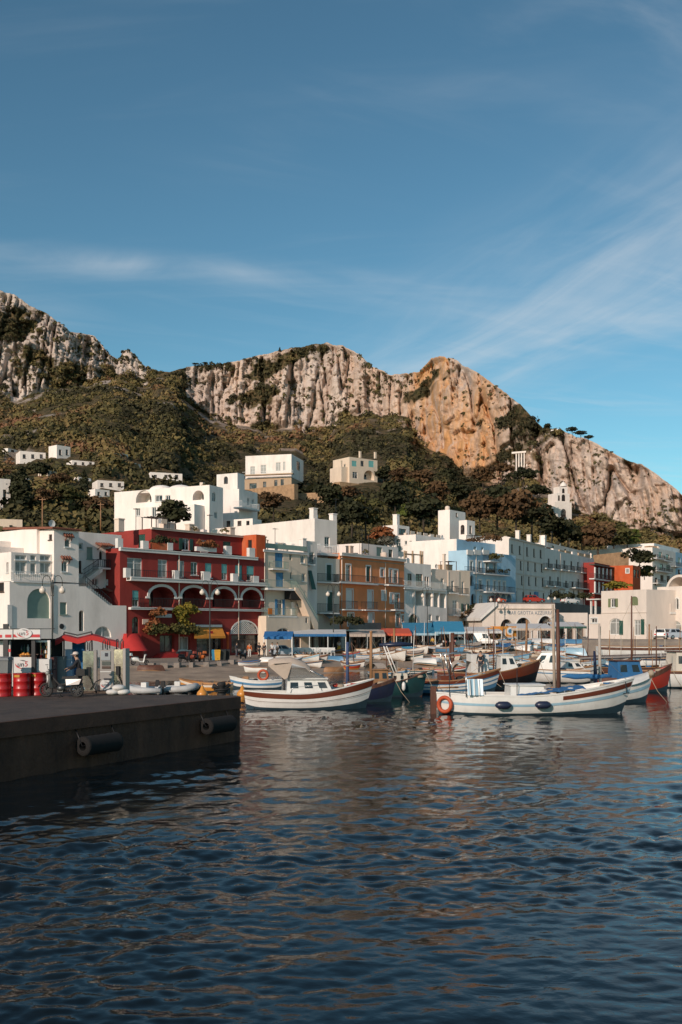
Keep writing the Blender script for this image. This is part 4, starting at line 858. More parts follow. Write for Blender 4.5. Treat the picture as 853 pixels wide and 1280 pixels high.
# --- long pale palazzo, two fronts
H = House('long_palazzo', 'long pale four-storey palazzo with rows of narrow windows above the terrace road', 636.5, 195, 681, 216, z0=7.9)
A = H.block(636.5, 681.5, 671, D=17, m=m_pal)
for rw in ([(639.5, 680.5, 641.6, 691), (649, 682.3, 651.1, 693), (658.2, 684, 660.3, 695), (667, 685.8, 669, 696.3), (675.2, 687.2, 677.3, 697.5)], [(640.6, 700, 642.6, 711), (650.4, 701.2, 652.4, 712.2), (659.5, 702.2, 661.5, 713.2), (668.4, 703.4, 670.4, 714.2), (676.6, 704.8, 678.6, 715)], [(642, 718.5, 644, 730), (651.8, 719.8, 653.8, 731), (660.6, 720.8, 662.6, 731.6), (669.3, 721.8, 671.3, 732.2), (677.8, 722.5, 679.8, 733)]): A.row(rw, 'd')
A.win(643.6, 739, 646, 752, 'd'); A.win(653.5, 740, 655.6, 753, 'd'); A.win(662.3, 740, 664.6, 753, 'd', rise=1); A.win(679, 741.5, 681, 752, 'd')
for y in (697.5, 716, 735): H.band(636.5, 681.5, y, 1.0, 0, 0.1, m=m_pal, name='string_course')
H.pbox(669.5, 740, 673.5, 748, -0.25, -0.02, m_sblue, 'shop_sign'); H.band(636.5, 681.5, 673, 1.6, 0, 0.25, m=m_pal); chimney(H, 650, 673.5, 2, 0.8, 1.6, m_pal); chimney(H, 664, 676, 2, 0.8, 1.2, m_pal)
antenna(H, 676, 680, 3, 3); H.finish()
clutter(H, A, 5, 299)
H = House('balcony_palazzo', 'pale grey palazzo end with iron balconies and an ochre-lit roof parapet', 681.6, 216.4, 743, 253.5, z0=7.9)
A = H.block(681.6, 743, 685, D=12, m=m_white2, parapet=0.1)
A.row([(685.3, 698.3, 687.5, 709), (695.4, 699.6, 697.5, 710), (704.8, 700.6, 707, 711), (713.6, 701.5, 715.8, 712.2), (722, 702.5, 724, 713), (729.5, 703.5, 731.4, 713.6), (736.6, 704.5, 738.8, 714.5)], 'd')
A.row([(687, 720.5, 689.3, 731.5), (697, 721.3, 699, 732), (707, 726, 709.5, 734), (715, 727, 717.5, 735.5), (722.5, 724, 724.5, 734.5), (731, 725, 733, 735)], 'd'); A.row([(688, 737, 690.3, 748), (698, 737, 700, 748), (717, 738, 718.6, 747), (722.5, 738, 724.3, 746), (731, 739, 733, 747)], 'd')
for x0, x1, y in ((683.5, 691.5, 710.5), (693.5, 701.5, 711.5), (703.5, 711, 712.5), (712.5, 719.5, 713.5), (721, 727, 714.5), (728.5, 734, 715.5), (684.5, 692.5, 732.5), (695, 702, 733), (704.5, 711.5, 735)): H.slab(x0, x1, y, 0, 0.9, 0.2, rail=y - 6)
H.slab(720, 744, 735.5, 0, 1.5, 0.25, rail=728.5); H.pbox(707, 737.5, 711.5, 742.5, -0.3, -0.02, m_frame, 'shop_sign')
P_ = H.block(685, 738, 678, 690, d0=3.5, D=7, m=m_pal, name='attic', parapet=0.2); P_.row([(690, 682, 693, 686), (706, 686, 708, 691), (722, 690, 724, 694)], 'd')
for k in range(6): x0 = 692 + k * 8; H.pbox(x0, 686.3 + k * 1.35, x0 + 6.3, 690.5 + k * 1.35, 0.9, 1.5, m_tan if k % 3 else m_white, 'lit_parapet_panel')  # attic parapet panels with the orange sunlight put into their tan colour
chimney(H, 682.5, 683, 3, 1.2, 2.4, m_white); antenna(H, 712, 688, 2, 3); antenna(H, 690, 680, 5, 3); H.finish()
clutter(H, P_, 5, 611)

# --- right: maroon loggia house, orange house, stone terrace walls, stepped white flats
H = House('loggia_house', 'maroon two-storey house with rows of pale loggia columns above the harbour office', 743.5, 243, 781, 268, z0=6.0)
A = H.block(743.5, 781, 703, D=9, m=m_red, parapet=0.1)
for y0, y1 in ((709, 722.5), (727, 740)):
    for k in range(7): x0 = 746 + k * 4.9; A.win(x0, y0 + k * 0.6, x0 + 3.4, y1 + k * 0.35, 'd', depth=0.9)
for k in range(8):
    for y0, y1 in ((709, 723), (727, 741)): x0 = 744.6 + k * 4.9; H.pbox(x0, y0 + k * 0.6, x0 + 1.1, y1 + k * 0.35, -1.2, -0.9, m_trim, 'column')
H.slab(743.5, 781, 725.5, 0, 1.3, 0.25, rail=719.5); H.slab(743.5, 781, 708, 0, 1.3, 0.3, name='eaves', m=m_dframe); H.slab(743.5, 781, 743, 0, 1.3, 0.2); H.finish()
H = House('orange_house', 'small vivid orange house wedged below the stone terrace walls', 791.5, 252, 801, 259, z0=6.0)
A = H.block(791.5, 801, 706.5, D=16, m=m_redor); A.win(783, 711, 786.5, 716.5, 'ow', side='l'); A.win(793, 712, 796, 722, 'd'); A.win(797, 713, 799.5, 722, 'd'); H.finish()
m_stone = mat('honey_stone_wall', (0.40, 0.25, 0.14), 0.95, var=0.45, scale=0.8, bump=0.9, bscale=2.2, dirt=0.5, dcol=(0.18, 0.11, 0.06))
for i, (x0, Ya, x1, Yc_, yt, lb) in enumerate(((742, 288, 775, 276, 694, 'lower honey stone terrace wall behind the maroon house'), (776, 318, 812, 306, 686, 'upper honey stone terrace wall left of the stepped white flats'))):
    H = House('stone_wall', lb, x0, Ya, x1, Yc_, z0=6, cat='wall', group='stone terrace walls'); B = H.block(x0, x1, yt, D=3, m=m_stone, name='masonry', parapet=0); H.finish()
H = House('stepped_flats', 'pale grey stepped flats with balconies and bright white flank at far right', 816, 300, 880, 350, z0=6)
A = H.block(816, 845, 684, D=26, m=m_white2, name='wall'); A.row([(818.5, 693, 821, 700), (824, 690, 828, 697), (833, 693, 837, 699), (818.5, 707, 821, 716), (825, 705, 829, 712), (833, 706, 838, 713), (819, 722, 822, 732), (826, 719, 830, 727), (834, 720, 838, 728)], 'd')
for x0, x1, y in ((822, 832, 698), (831, 842, 701), (822, 832, 713.5), (831, 842, 715), (823, 833, 729)): H.slab(x0, x1, y, 0, 1.6, 0.25, rail=y - 4.2)
A2 = H.block(845.05, 880, 690, D=16, m=m_blue, name='blue_wing'); A2.row([(848, 697, 851, 705), (848, 712, 851, 720)], 'd'); H.slab(845.5, 853, 708, 0, 1.6, 0.25, rail=703)
A3 = H.block(818, 850, 679, 690, d0=9, D=16, m=m_white, name='roof_storey'); H.finish()
clutter(H, A, 3, 393)

# --- bar with arches under the road
H = House('arcaded_bar', 'white arcaded harbour bar with lettered frieze under the terrace road', 603, 166.5, 694, 168.5, cat='bar building')
A = H.block(622, 694, 755, D=17, m=m_pink, parapet=0.8, name='wall'); A.row([(645, 772, 664, 800), (673, 770, 691, 800)], 'd', rise=0.45, depth=1.0, trim=m_trim, name='arch'); A.win(626, 774, 641, 800, 'd', rise=0.4, depth=1.0, name='arch')
H.poly([(603, 802), (603, 775), (621.9, 755.2), (621.9, 802)], 0.02, 15, m_pink, 'ramp_wall'); H.poly([(600.5, 776), (601, 772), (621.8, 752.5), (621.8, 757)], -0.5, 15, m_trim, 'ramp_parapet'); H.band(622, 694, 761.5, 1.2, 0, 0.2, m=m_beige, name='string_course')
cu = bpy.data.curves.new('frieze_lettering', 'FONT'); cu.body = 'BAR GROTTA AZZURRA'; cu.size = 0.86; cu.extrude = 0.015; cu.space_character = 1.12
tob = bpy.data.objects.new('tmp', cu); col.objects.link(tob); dg = bpy.context.evaluated_depsgraph_get(); tm = bpy.data.meshes.new_from_object(tob.evaluated_get(dg)); bpy.data.objects.remove(tob)
tm.materials.clear(); tm.materials.append(mat('faded_blue_letters', (0.20, 0.24, 0.28), 0.8)); lt = bpy.data.objects.new('frieze_lettering', tm); link(lt, H.root); q = H.hit(636.5, 768.2, 0); lt.location = (q[0], -0.02, q[1]); lt.rotation_euler = (R(90), 0, 0)
xs = [v.co.x for v in tm.vertices]; want = H.hit(691, 768, 0)[0] - q[0]; lt.scale = (want / max(xs), 1, 1)
W_ = H.block(694.1, 735, 766, D=8, m=m_pink, d0=4.0, name='wing', parapet=0.3); W_.row([(697, 779, 706, 800), (709, 779, 718, 800), (721, 779, 731, 800)], 'd', depth=0.8)
H.finish()

# --- harbour office, sunlit, right
H = House('harbour_office', 'sunlit blush-white harbour office with sage shutters and a vaulted roof', 752, 144, 808.5, 137, z0=2.4, cat='building')
A = H.block(752, 808.5, 739, D=7, m=m_pink, parapet=0.25); A.win(763.8, 748, 770, 759.3, 'so'); A.win(788.5, 745.5, 798, 757, 'sg', rise=0.35); A.win(762, 773, 778, 793.5, 'wc', rise=0.35); A.win(793, 775, 801, 794.5, 'wc')
H.pbox(774.5, 776, 778.7, 793.5, -0.12, -0.02, m_sgreen, 'door_leaf'); H.pbox(801.5, 774, 805.3, 793, -0.12, -0.02, m_sgreen, 'door_leaf'); H.band(752, 808.5, 767, 0.9, 0, 0.06, m=m_pink, name='string_course')
Sd = H.block(736.5, 751.9, 768, D=6, m=m_pink, name='porch_wing', parapet=0.9); Sd.win(739, 773, 747, 779, 'bl'); Sd.win(750, 783, 751.5, 794, 'g')
q = MB(); a = H.hit(737, 750, 0.3); b = H.hit(752, 750, 0.3); q.box(a[0] - 0.2, -0.1, a[1], b[0], 3, a[1] + 0.14)
for px in (739.5, 745): c = H.hit(px, 766, 0.4); q.bar((c[0], 0.4, c[1] - 0.5), (c[0], 0.4, a[1]), 0.22)
q.build('porch_roof', m_trim, H.root)
A2 = H.block(822, 900, 734, d0=6.0, D=9, m=m_pink, name='vaulted_wing', parapet=0.1); A2.win(823.5, 746, 828, 763.5, 'so', side='f'); A2.win(845, 748, 849, 762, 'ow', rise=1); A2.win(822, 772.5, 830, 779, 'd'); A2.win(836, 776, 852, 795, 'wc', rise=0.35)
H.slab(820, 838.5, 765, 6.0, 1.2, 0.3, rail=755, rm=m_pink, pan=True)
a = H.hit(831, 734, 6.0); rr = 2.3; q = MB(); c0 = a[0] + rr + 0.2; q.grid([[(c0 - rr * math.cos(math.pi * k / 16), y, a[1] - 0.6 + (rr * 1.0) * math.sin(math.pi * k / 16)) for k in range(17)] for y in (6.05, 13.0)]); q.grid([[(c0 - (rr - 0.35) * math.cos(math.pi * k / 16), y, a[1] - 0.6 + (rr - 0.35) * math.sin(math.pi * k / 16)) for k in range(17)] for y in (6.05, 13.0)])
q.grid([[(c0 - r_ * math.cos(math.pi * k / 16), 6.05, a[1] - 0.6 + r_ * math.sin(math.pi * k / 16)) for k in range(17)] for r_ in (rr, rr - 0.35)], smooth=False); q.add([(c0 - rr * math.cos(math.pi * k / 16), 9.0, a[1] - 0.6 + rr * math.sin(math.pi * k / 16)) for k in range(17)], [tuple(range(17))]); q.build('roof_vault', m_pink, H.root)
H.finish()

# ================================================================ UPPER HOUSES
H = House('domed_villa', 'big white villa with roof domes and arched terrace behind the red house', 262, 163, 279, 166.5, z0=4.0, cat='villa')
A = H.block(262, 279, 606, xback=143, m=m_white, name='wall'); A.win(170, 610.5, 189.5, 628, rise=1, side='l', loggia=2.5); A.win(241, 613, 255, 625, rise=1, side='l', loggia=2.0); A.win(194, 619, 203, 627, 'w', side='l'); A.win(207, 619, 213, 627, 'w', side='l'); A.win(265, 615, 270, 627, 'w', rise=1); A.win(268, 640, 272, 648, 'w')
q = MB()
for px, rr in ((202, 2.2), (226, 2.3)):
    v, z = H.hit(px, 611, 3.5, 'l'); q.lathe([(rr * math.cos(t_), rr * 0.5 * math.sin(t_)) for t_ in np.linspace(0, 1.55, 8)], 20, (3.5, v, z - 0.5))
q.build('roof_dome', m_white, H.root)
Tr = H.block(243, 262.2, 630, d0=1.0, xback=156, m=m_white, name='terrace'); Tr.row([(170, 632, 175, 645), (190, 633, 195, 646), (210, 634, 215, 646)], 'w', side='l')
B2 = H.block(299, 322, 611, d0=2.0, xback=274, m=m_white, name='right_wing'); B2.win(309, 622, 312, 632, 'w'); B2.win(315, 624, 318, 632, 'w'); H.slab(303, 325, 635, 2.0, 1.8, 0.3, rail=628, rm=m_frame)
B3 = H.block(316, 327, 648, d0=-4.0, xback=272, m=m_white, name='lower_wing'); B3.row([(283, 651, 288, 660), (297, 651, 302, 660), (308, 651, 312, 660)], 'd', side='l')
B4 = H.block(297, 306, 591, 615, d0=6.0, xback=271, m=m_white, name='cube_room'); B4.win(280, 595.5, 285, 605, 'd', rise=1, side='l'); H.finish()
clutter(H, A, 3, 155)

g_ = hill(366, 620); YV = g_.y
H = House('hill_villa', 'white over ochre hillside villa with a long balcony and stone terrace', 364.5, YV, 379.5, YV + 14, z0=zat(622, YV) - 6, cat='villa')
A = H.block(364.5, 379.5, 567.5, 600, xback=307, m=m_white, name='upper_wall', d0=0.5); A.row([(313, 583, 319, 594), (326, 581, 333, 592), (345, 578, 351, 589), (354, 577, 357, 588)], 'wc', side='l'); A.win(371, 577, 375, 588, 'd')
A2 = H.block(364.5, 378, 597, xback=306, m=m_tan, name='lower_wall', parapet=0); A2.row([(312, 604, 321, 611), (329, 602, 333, 612), (343, 600, 347, 610), (351, 599, 355, 608)], 'd', side='l')
q = MB(); zz = H.hit(366, 594, 0)[1]; DB = H.hit(305, 596, 0, 'l')[0]; q.box(-1.8, -1.0, zz, -0.004, DB, zz + 0.35); q.build('balcony', m_tan, H.root); q = MB(); q.bar((-1.7, -1, zz + 1.2), (-1.7, DB, zz + 1.2), 0.08)
for k in range(int(DB * 2)): q.bar((-1.7, -1 + k * 0.5, zz + 0.3), (-1.7, -1 + k * 0.5, zz + 1.2), 0.05)
q.build('railing', m_frame, H.root); H.finish()
for (x0, Ya, x1, Yc_, y0, y1, lb) in ((306, YV + 4, 368, YV - 10, 612, 640, 'rough stone terrace wall below the ochre hillside villa'), (368, YV - 2, 412, YV - 6, 617, 634, 'pale rubble slope wall right of the ochre hillside villa'), (505 - 5, 300, 427, 300, 602, 612, None)):
    if lb is None: continue
    H = House('stone_wall', lb, x0, Ya, x1, Yc_, z0=zat(y1, Ya), cat='wall', group='hillside stone walls'); H.block(x0, x1, y0, D=2, m=m_stone, name='masonry', parapet=0); H.finish()
g_ = hill(452, 606); YV2 = g_.y
H = House('cream_villa', 'cream villa with arched porch standing alone on the wooded slope', 437, YV2, 476, YV2 + 9, z0=zat(608, YV2) - 5, cat='villa')
A = H.block(437, 472, 571, D=10, m=m_cream); A.win(440, 576, 446, 583, 'tt'); A.win(461, 576, 467.5, 584, 'tt'); A.win(455, 588, 468, 600, rise=0.7, loggia=2.0); A.win(441, 590, 447, 598, 'w'); A.win(451, 576, 455, 583, 'd')
A2 = H.block(427, 437, 583, d0=1, D=7, m=m_cream, name='terrace_wing'); H.block(425, 480, 602, None, d0=-2, D=6, m=m_stone, name='terrace_base'); chimney(H, 451, 571, 3, 0.7, 2, m_cream); chimney(H, 470, 572, 2, 0.7, 2, m_cream); chimney(H, 427.5, 583, 1.5, 0.6, 2, m_cream); H.finish()

H = House('upper_white_house', 'bright white flat-roofed house above the arch house', 520, 198, 548, 205, z0=7, cat='house')
A = H.block(520, 556, 668, xback=480, m=m_white, name='wall'); A.win(495, 674, 501, 690, 'ow', side='l'); A.win(506, 676, 509, 681, 'w', side='l'); A.win(512, 676, 515, 681, 'w', side='l')
A2 = H.block(497, 512, 656, 672, d0=6, xback=479, m=m_white, name='roof_storey'); A2.win(484, 661, 488, 668, 'd', side='l'); A2.win(499, 661, 508, 668, 'd'); chimney(H, 498, 657, 7, 1.0, 2.2, m_white)
for k in range(5): H.pbox(514 + k * 8, 664 + k * 1.2, 519 + k * 8, 670 + k * 1.0, 2, 2.1, m_beige, 'roof_screen')
H.finish()
clutter(H, A, 5, 842)
H = House('cube_villa', 'white cube villa with an arched doorway below the dark wood', 562.5, 222, 583, 228, z0=7, cat='villa')
A = H.block(562.5, 582, 637, xback=548, m=m_white); A.win(570, 641, 572, 646, 'd'); A2 = H.block(584, 594, 650, d0=-5, xback=574, m=m_white, name='arched_room', ybot=None); A2.win(576, 656, 581, 668, 'd', rise=1, side='l'); A2.win(587, 657, 590, 667, 'd'); H.finish()
clutter(H, A, 1, 49)

# church with bell tower below the right-hand cliff
g = hill(700, 648); Yc0 = g.y
H = House('church', 'white church with a tiered bell tower under the right-hand cliff', 697, Yc0, 714, Yc0 + 3, z0=zat(662, Yc0), cat='church')
A = H.block(694, 715, 627, D=9, m=m_white2, name='nave'); A.win(701.5, 636, 708, 648, 'd', rise=1); A2 = H.block(679, 694, 632, d0=2, D=8, m=m_white2, name='side_chapel')
A3 = H.block(696.5, 712.5, 616, 628, d0=0.6, D=7, m=m_white2, name='belfry', parapet=0); A3.win(702.5, 618, 707, 626.5, 'n', rise=1); A3.win(698, 619, 700.3, 626, 'n', rise=1); A4 = H.block(699.5, 709.8, 608, 617, d0=1.6, D=4.6, m=m_white2, name='lantern', parapet=0); A4.win(703, 610.5, 706.4, 616.5, 'n', rise=1)
a = H.hit(704.6, 608, 3.6); MB().lathe([(1.7, 0), (1.5, 0.8), (0.9, 1.6), (0.1, 2.2), (0.08, 3.2)], 14, (a[0], 3.6, a[1])).build('cupola', m_white2, H.root)
H.finish()
# pale retaining piers in the cliff road
for k in range(5):
    pass
g = hill(652, 585); H = House('viaduct', 'pale concrete piers carrying the cliff road across a gully', 644, g.y - 8, 664, g.y - 12, z0=zat(588, g.y) - 3, cat='viaduct')
for k in range(6): H.pbox(645 + k * 3.3, 566, 646.3 + k * 3.3, 590, 0, 1.2, m_white2, 'pier')
H.pbox(640, 563.8, 668, 566, -0.4, 3.0, m_white2, 'road_deck')

# small houses on the slope: pixel box of the front, facing, label
SM = [(25, 57, 563.5, 576, m_white, 'white hillside house nearest the left edge, below the scrub', 3), (71, 88, 556, 573, m_white, 'white hillside house with a sandy roof terrace', 2), (90, 118, 575, 583, m_white, 'low white hillside building right of the one with the sandy roof', 3),
      (122, 155, 600, 611, m_white2, 'white hillside house in two steps above the domed villa', 3), (119, 137, 611, 622, m_white, 'small white hut just below the two-step hillside house', 2), (188, 228, 590, 600, m_white, 'low white hillside building above the domed villa roof', 3),
      (-14, 13, 597, 640, m_white, 'white two-storey house cut by the left edge, beside dark trees', 2), (-20, 28, 648, 672, m_cream, 'tan house with two shuttered windows above the stair house', 2), (698, 706, 536, 541, m_white, 'tiny white house among trees on the right ridge', 1),
      (10, 22, 560, 567, m_white2, 'small pale house half hidden at the far left of the slope', 1), (150, 160, 566, 572, m_white2, 'small pale hut alone in the scrub left of centre', 1), (98, 114, 596, 604, m_white, 'white hillside house just above the dark cypress', 2), (34, 47, 598, 606, m_white2, 'pale hillside house among dark trees near the left edge', 2), (165, 176, 578, 584, m_white2, 'tiny pale hut above the domed villa roof', 1), (60, 72, 588, 594, m_cream, 'cream hut on the garden terraces', 1)]
for (x0, x1, y0, y1, m_, lb, nw) in SM:
    g = hill((x0 + x1) / 2, y1); Y = g.y - 2
    H = House('hillside_house', lb, x0, Y, x1, Y * 1.012, z0=zat(y1, Y) - 3, cat='house', group='houses scattered on the slope'); B = H.block(x0, x1, y0, D=min(9, (x1 - x0) * Y / FPX * 0.6 + 2), m=m_)
    hh = y1 - y0
    for k in range(nw):
        xa = x0 + (x1 - x0) * (k + 0.32) / nw; wd = min(4.0, (x1 - x0) / nw * 0.36); B.win(xa, y0 + hh * 0.35, xa + wd, y0 + hh * 0.75, 'd')
        if hh > 30: B.win(xa, y0 + hh * 0.8, xa + wd, y0 + hh * 0.95, 'd')
    H.finish()

def pipe(name, px, y0, y1, d=-0.06, m=None):
    ro = bpy.data.objects[name]; xd = Vector((math.cos(ro.rotation_euler[2]), math.sin(ro.rotation_euler[2]), 0)); yd = Vector((-xd.y, xd.x, 0)); C = Vector((0, 0, CAMH)); P = []
    for py in (y0, y1): dr = Vector((tx(px), 1.0, (HYP - py) / FPX)); k = (ro.location + yd * d - C).dot(yd) / dr.dot(yd); q = C + dr * k - ro.location; P.append((q.dot(xd), d, q.z))
    P[1] = (P[0][0], d, P[1][2]); MB().tube([P[0], P[1]], 0.07, 7).build('drainpipe', m or m_beige, ro)
for nm, px, y0, y1 in (('red_house', 224, 690, 812), ('red_house', 298.5, 698, 800), ('cream_house', 331, 690, 800), ('ochre_house', 427.5, 695, 785), ('ochre_house', 482, 703, 785), ('arch_house', 518, 738, 785), ('taupe_house', 560.5, 714, 780), ('blue_house', 595.5, 692, 760), ('long_palazzo', 655, 676, 750), ('balcony_palazzo', 701, 692, 745), ('stair_house', 66, 730, 790)): pipe(nm, px, y0, y1)

# ================================================================ BOATS
def paint(name, c, rough=0.35, **k): return mat(name, c, rough, var=0.10, scale=1.5, dirt=0.5, dcol=(c[0]*0.55+0.03, c[1]*0.5+0.025, c[2]*0.45+0.02), streak=0.5, **k)
b_white = paint('white_boat_paint', (0.72, 0.70, 0.66)); b_cream = paint('cream_boat_paint', (0.66, 0.58, 0.48)); b_navy = paint('navy_boat_paint', (0.014, 0.020, 0.050)); b_green = paint('dark_green_boat_paint', (0.012, 0.055, 0.058))
b_blue = paint('mid_blue_boat_paint', (0.09, 0.23, 0.38)); b_lblue = paint('pale_blue_boat_paint', (0.30, 0.47, 0.57)); b_red = paint('red_boat_paint', (0.40, 0.035, 0.018)); b_maho = paint('mahogany_varnish', (0.13, 0.030, 0.013), 0.3); b_wood = mat('oiled_timber', (0.30, 0.15, 0.065), 0.55, var=0.3, scale=3, streak=0.2)
b_dwood = mat('dark_timber', (0.11, 0.040, 0.022), 0.6, var=0.35, scale=3, streak=0.2, dirt=0.4, dcol=(0.28, 0.2, 0.14)); b_black = paint('black_boat_paint', (0.012, 0.012, 0.014)); b_anti = mat('bottom_paint', (0.018, 0.045, 0.062), 0.7, var=0.3, scale=3); b_orange = paint('orange_boat_paint', (0.62, 0.26, 0.045)); b_grey = paint('grey_inflatable_rubber', (0.48, 0.48, 0.47), 0.6)
b_deck = mat('teak_deck', (0.34, 0.24, 0.15), 0.8, var=0.3, scale=4); b_tarp = mat('beige_canvas', (0.50, 0.40, 0.32), 0.9, var=0.15, scale=2, bump=0.4, bscale=5); b_tarpb = mat('blue_canvas', (0.025, 0.13, 0.30), 0.9, var=0.2, scale=2, bump=0.4, bscale=5); b_tarpc = mat('cyan_canvas', (0.06, 0.30, 0.44), 0.9, var=0.2, scale=2)
b_tarpw = mat('white_canvas', (0.62, 0.60, 0.57), 0.9, var=0.12, scale=2, bump=0.4, bscale=5); m_buoy = mat('orange_lifebuoy', (0.45, 0.07, 0.02), 0.6, var=0.15); m_rope = mat('rope', (0.35, 0.28, 0.20), 0.95); m_steel = mat('polished_rail', (0.55, 0.55, 0.55), 0.25, metal=0.9); m_clear, t_, b_ = nt('clear_plastic_screen')
b_.inputs['Base Color'].default_value = (0.30, 0.29, 0.27, 1); b_.inputs['Roughness'].default_value = 0.12; b_.inputs['Alpha'].default_value = 0.55
m_rub = mat('black_rubber', (0.014, 0.013, 0.013), 0.75, var=0.3)

class Hull:
    """double-ended or transom hull: +x bow, waterline z = 0"""
    def __init__(s, L, B, fb=(0.75, 0.55, 1.05), draft=0.35, transom=False, rake=0.35, full=2.6):
        s.L, s.B, s.fb, s.dr, s.tr, s.rk, s.fu = L, B, fb, draft, transom, rake, full
    def half(s, u):
        a = abs(2 * u - 1)
        if s.tr and u < 0.5: return s.B / 2 * (1 - 0.25 * a ** 2)
        return max(0.015, s.B / 2 * (1 - a ** s.fu))
    def gun(s, u): a, b, c = s.fb; return b + (a - b) * max(0, 1 - u / 0.5) ** 1.8 + (c - b) * max(0, (u - 0.4) / 0.6) ** 1.9
    def keel(s, u): e = max(0, abs(2 * u - 1) - 0.75) / 0.25; return -s.dr * (1 - 0.5 * e * e)
    def P(s, u, t, sg, off=0.0):
        zk = s.keel(u); zg = s.gun(u); z = zk + (zg - zk) * t
        b = s.half(u); y = b * (max(0.0, 1 - (1 - t) ** 2.4) ** 0.62) ** (1.0 + 0.5 * abs(2 * u - 1) ** 3); x = (u - 0.5) * s.L
        e = max(0, (u - 0.72) / 0.28); x += s.rk * s.L * 0.16 * e * e * (t - 0.35)
        if not s.tr: e2 = max(0, (0.28 - u) / 0.28); x -= s.rk * s.L * 0.05 * e2 * e2 * (t - 0.35)
        return (x, sg * (y + off), z + 0.0)
    def strip(s, t0, t1, off=0.0, nu=22, nt_=4, u0=0.0, u1=1.0):
        mb = MB(); nu = 26 if u1 - u0 > 0.99 else nu
        for sg in (-1, 1): mb.grid([[s.P(u, t0 + (t1 - t0) * j / nt_, sg, off) for u in np.linspace(u0, u1, nu)] for j in range(nt_ + 1)])
        return mb
    def shell(s):
        mb = s.strip(0, 1, 0, 26, 9)
        if s.tr: mb.add([s.P(0, t, 1) for t in np.linspace(0, 1, 8)] + [s.P(0, t, -1) for t in np.linspace(1, 0, 8)], [tuple(range(16))])
        return mb
    def deck(s, drop=0.08, u0=0.0, u1=1.0, n=24, inset_=0.02):
        rows = []
        for u in np.linspace(u0, u1, n):
            g = s.gun(u); b = max(0.01, s.half(u) - inset_); x = s.P(u, 1 - drop / (g - s.keel(u)), 1)[0]; rows.append([(x, -b, g - drop), (x, -b * 0.5, g - drop + 0.02), (x, 0, g - drop + 0.03), (x, b * 0.5, g - drop + 0.02), (x, b, g - drop)])
        return MB().grid(rows)
    def t_of(s, u, z): return (z - s.keel(u)) / (s.gun(u) - s.keel(u))
    def rim(s, w=0.06, h=0.07):
        mb = MB(); us = np.linspace(0, 1, 26)
        for sg in (-1, 1):
            pts = [Vector(s.P(u, 1, sg)) for u in us]
            for a, b in zip(pts[:-1], pts[1:]): mb.bar(a + Vector((0, 0, h / 2 - 0.01)), b + Vector((0, 0, h / 2 - 0.01)), w, h)
        return mb

def lifebuoy_mesh(r=0.33, t=0.075):
    mb = MB(); mb.grid([[((r + t * math.cos(b)) * math.cos(a), t * math.sin(b), (r + t * math.cos(b)) * math.sin(a)) for b in np.linspace(0, 2 * math.pi, 9)[:-1]] for a in np.linspace(0, 2 * math.pi, 21)], closed=True); return mb

def boat(name, label, px0, px1, py, hull_m, B=None, fb=None, yaw=0.0, z=0.0, cat='boat', group=None, bands=(), deckm=None, open_=False, transom=False, draft=0.35, flip=False, Y=None, roll=0.0, rail=None, rake=0.5, boot=b_anti, drop=0.10, full=2.6):
    """boat whose ends show at px0 / px1 with its waterline at row py; bow to px1"""
    Y = Y or Yon(py, z); a = abs(px1 - px0) / FPX * Y; L = a / max(0.35, math.cos(yaw)); B = B or L * 0.32
    fb = fb or (L * 0.10, L * 0.075, L * 0.15); cxp = (px0 + px1) / 2; rz = yaw + (math.pi if px1 < px0 else 0)
    root = empty(name, (*XY(cxp, Y), z), rz, label, cat, group); root.rotation_euler = (roll, 0, rz)
    h = Hull(L, B, fb, draft, transom, rake, full)
    if flip: root.rotation_euler = (math.pi + roll, 0, rz); root.location.z = z + max(fb) * 0.75
    hb = h.shell().build('hull', hull_m, root)
    if open_ and not flip:
        q = MB()
        for sg in (-1, 1): q.grid([[h.P(u, t, sg, -0.035) for u in np.linspace(0.01, 0.99, 20)] for t in np.linspace(0.25, 0.99, 5)])
        q.build('inner_planking', deckm or b_cream, root); q = MB()
        for u in (0.25, 0.5, 0.72): b_ = h.half(u) * 0.95; x = h.P(u, 0.8, 1)[0]; zz = h.gun(u) - 0.16 * (h.gun(u) + 0.3); q.box(x - 0.12, -b_, zz - 0.03, x + 0.12, b_, zz)
        q.build('thwarts', b_wood, root); h.deck(h.gun(0.5) + draft * 0.35, 0.08, 0.92, 14, h.half(0.5) * 0.25).build('floor', deckm or b_wood, root)
    elif not flip: h.deck(drop).build('deck', deckm or b_white, root)
    h.rim().build('gunwale', rail or b_wood, root)
    if boot is not None: h.strip(0.0, h.t_of(0.5, 0.09), 0.02, 24, 5).build('bottom_paint', boot, hb)
    for (t0, t1, m_, *uu) in bands: h.strip(t0, t1, 0.022, 24, 3, *(uu or (0.0, 1.0))).build('stripe', m_, hb)
    root['L'] = L
    return root, h
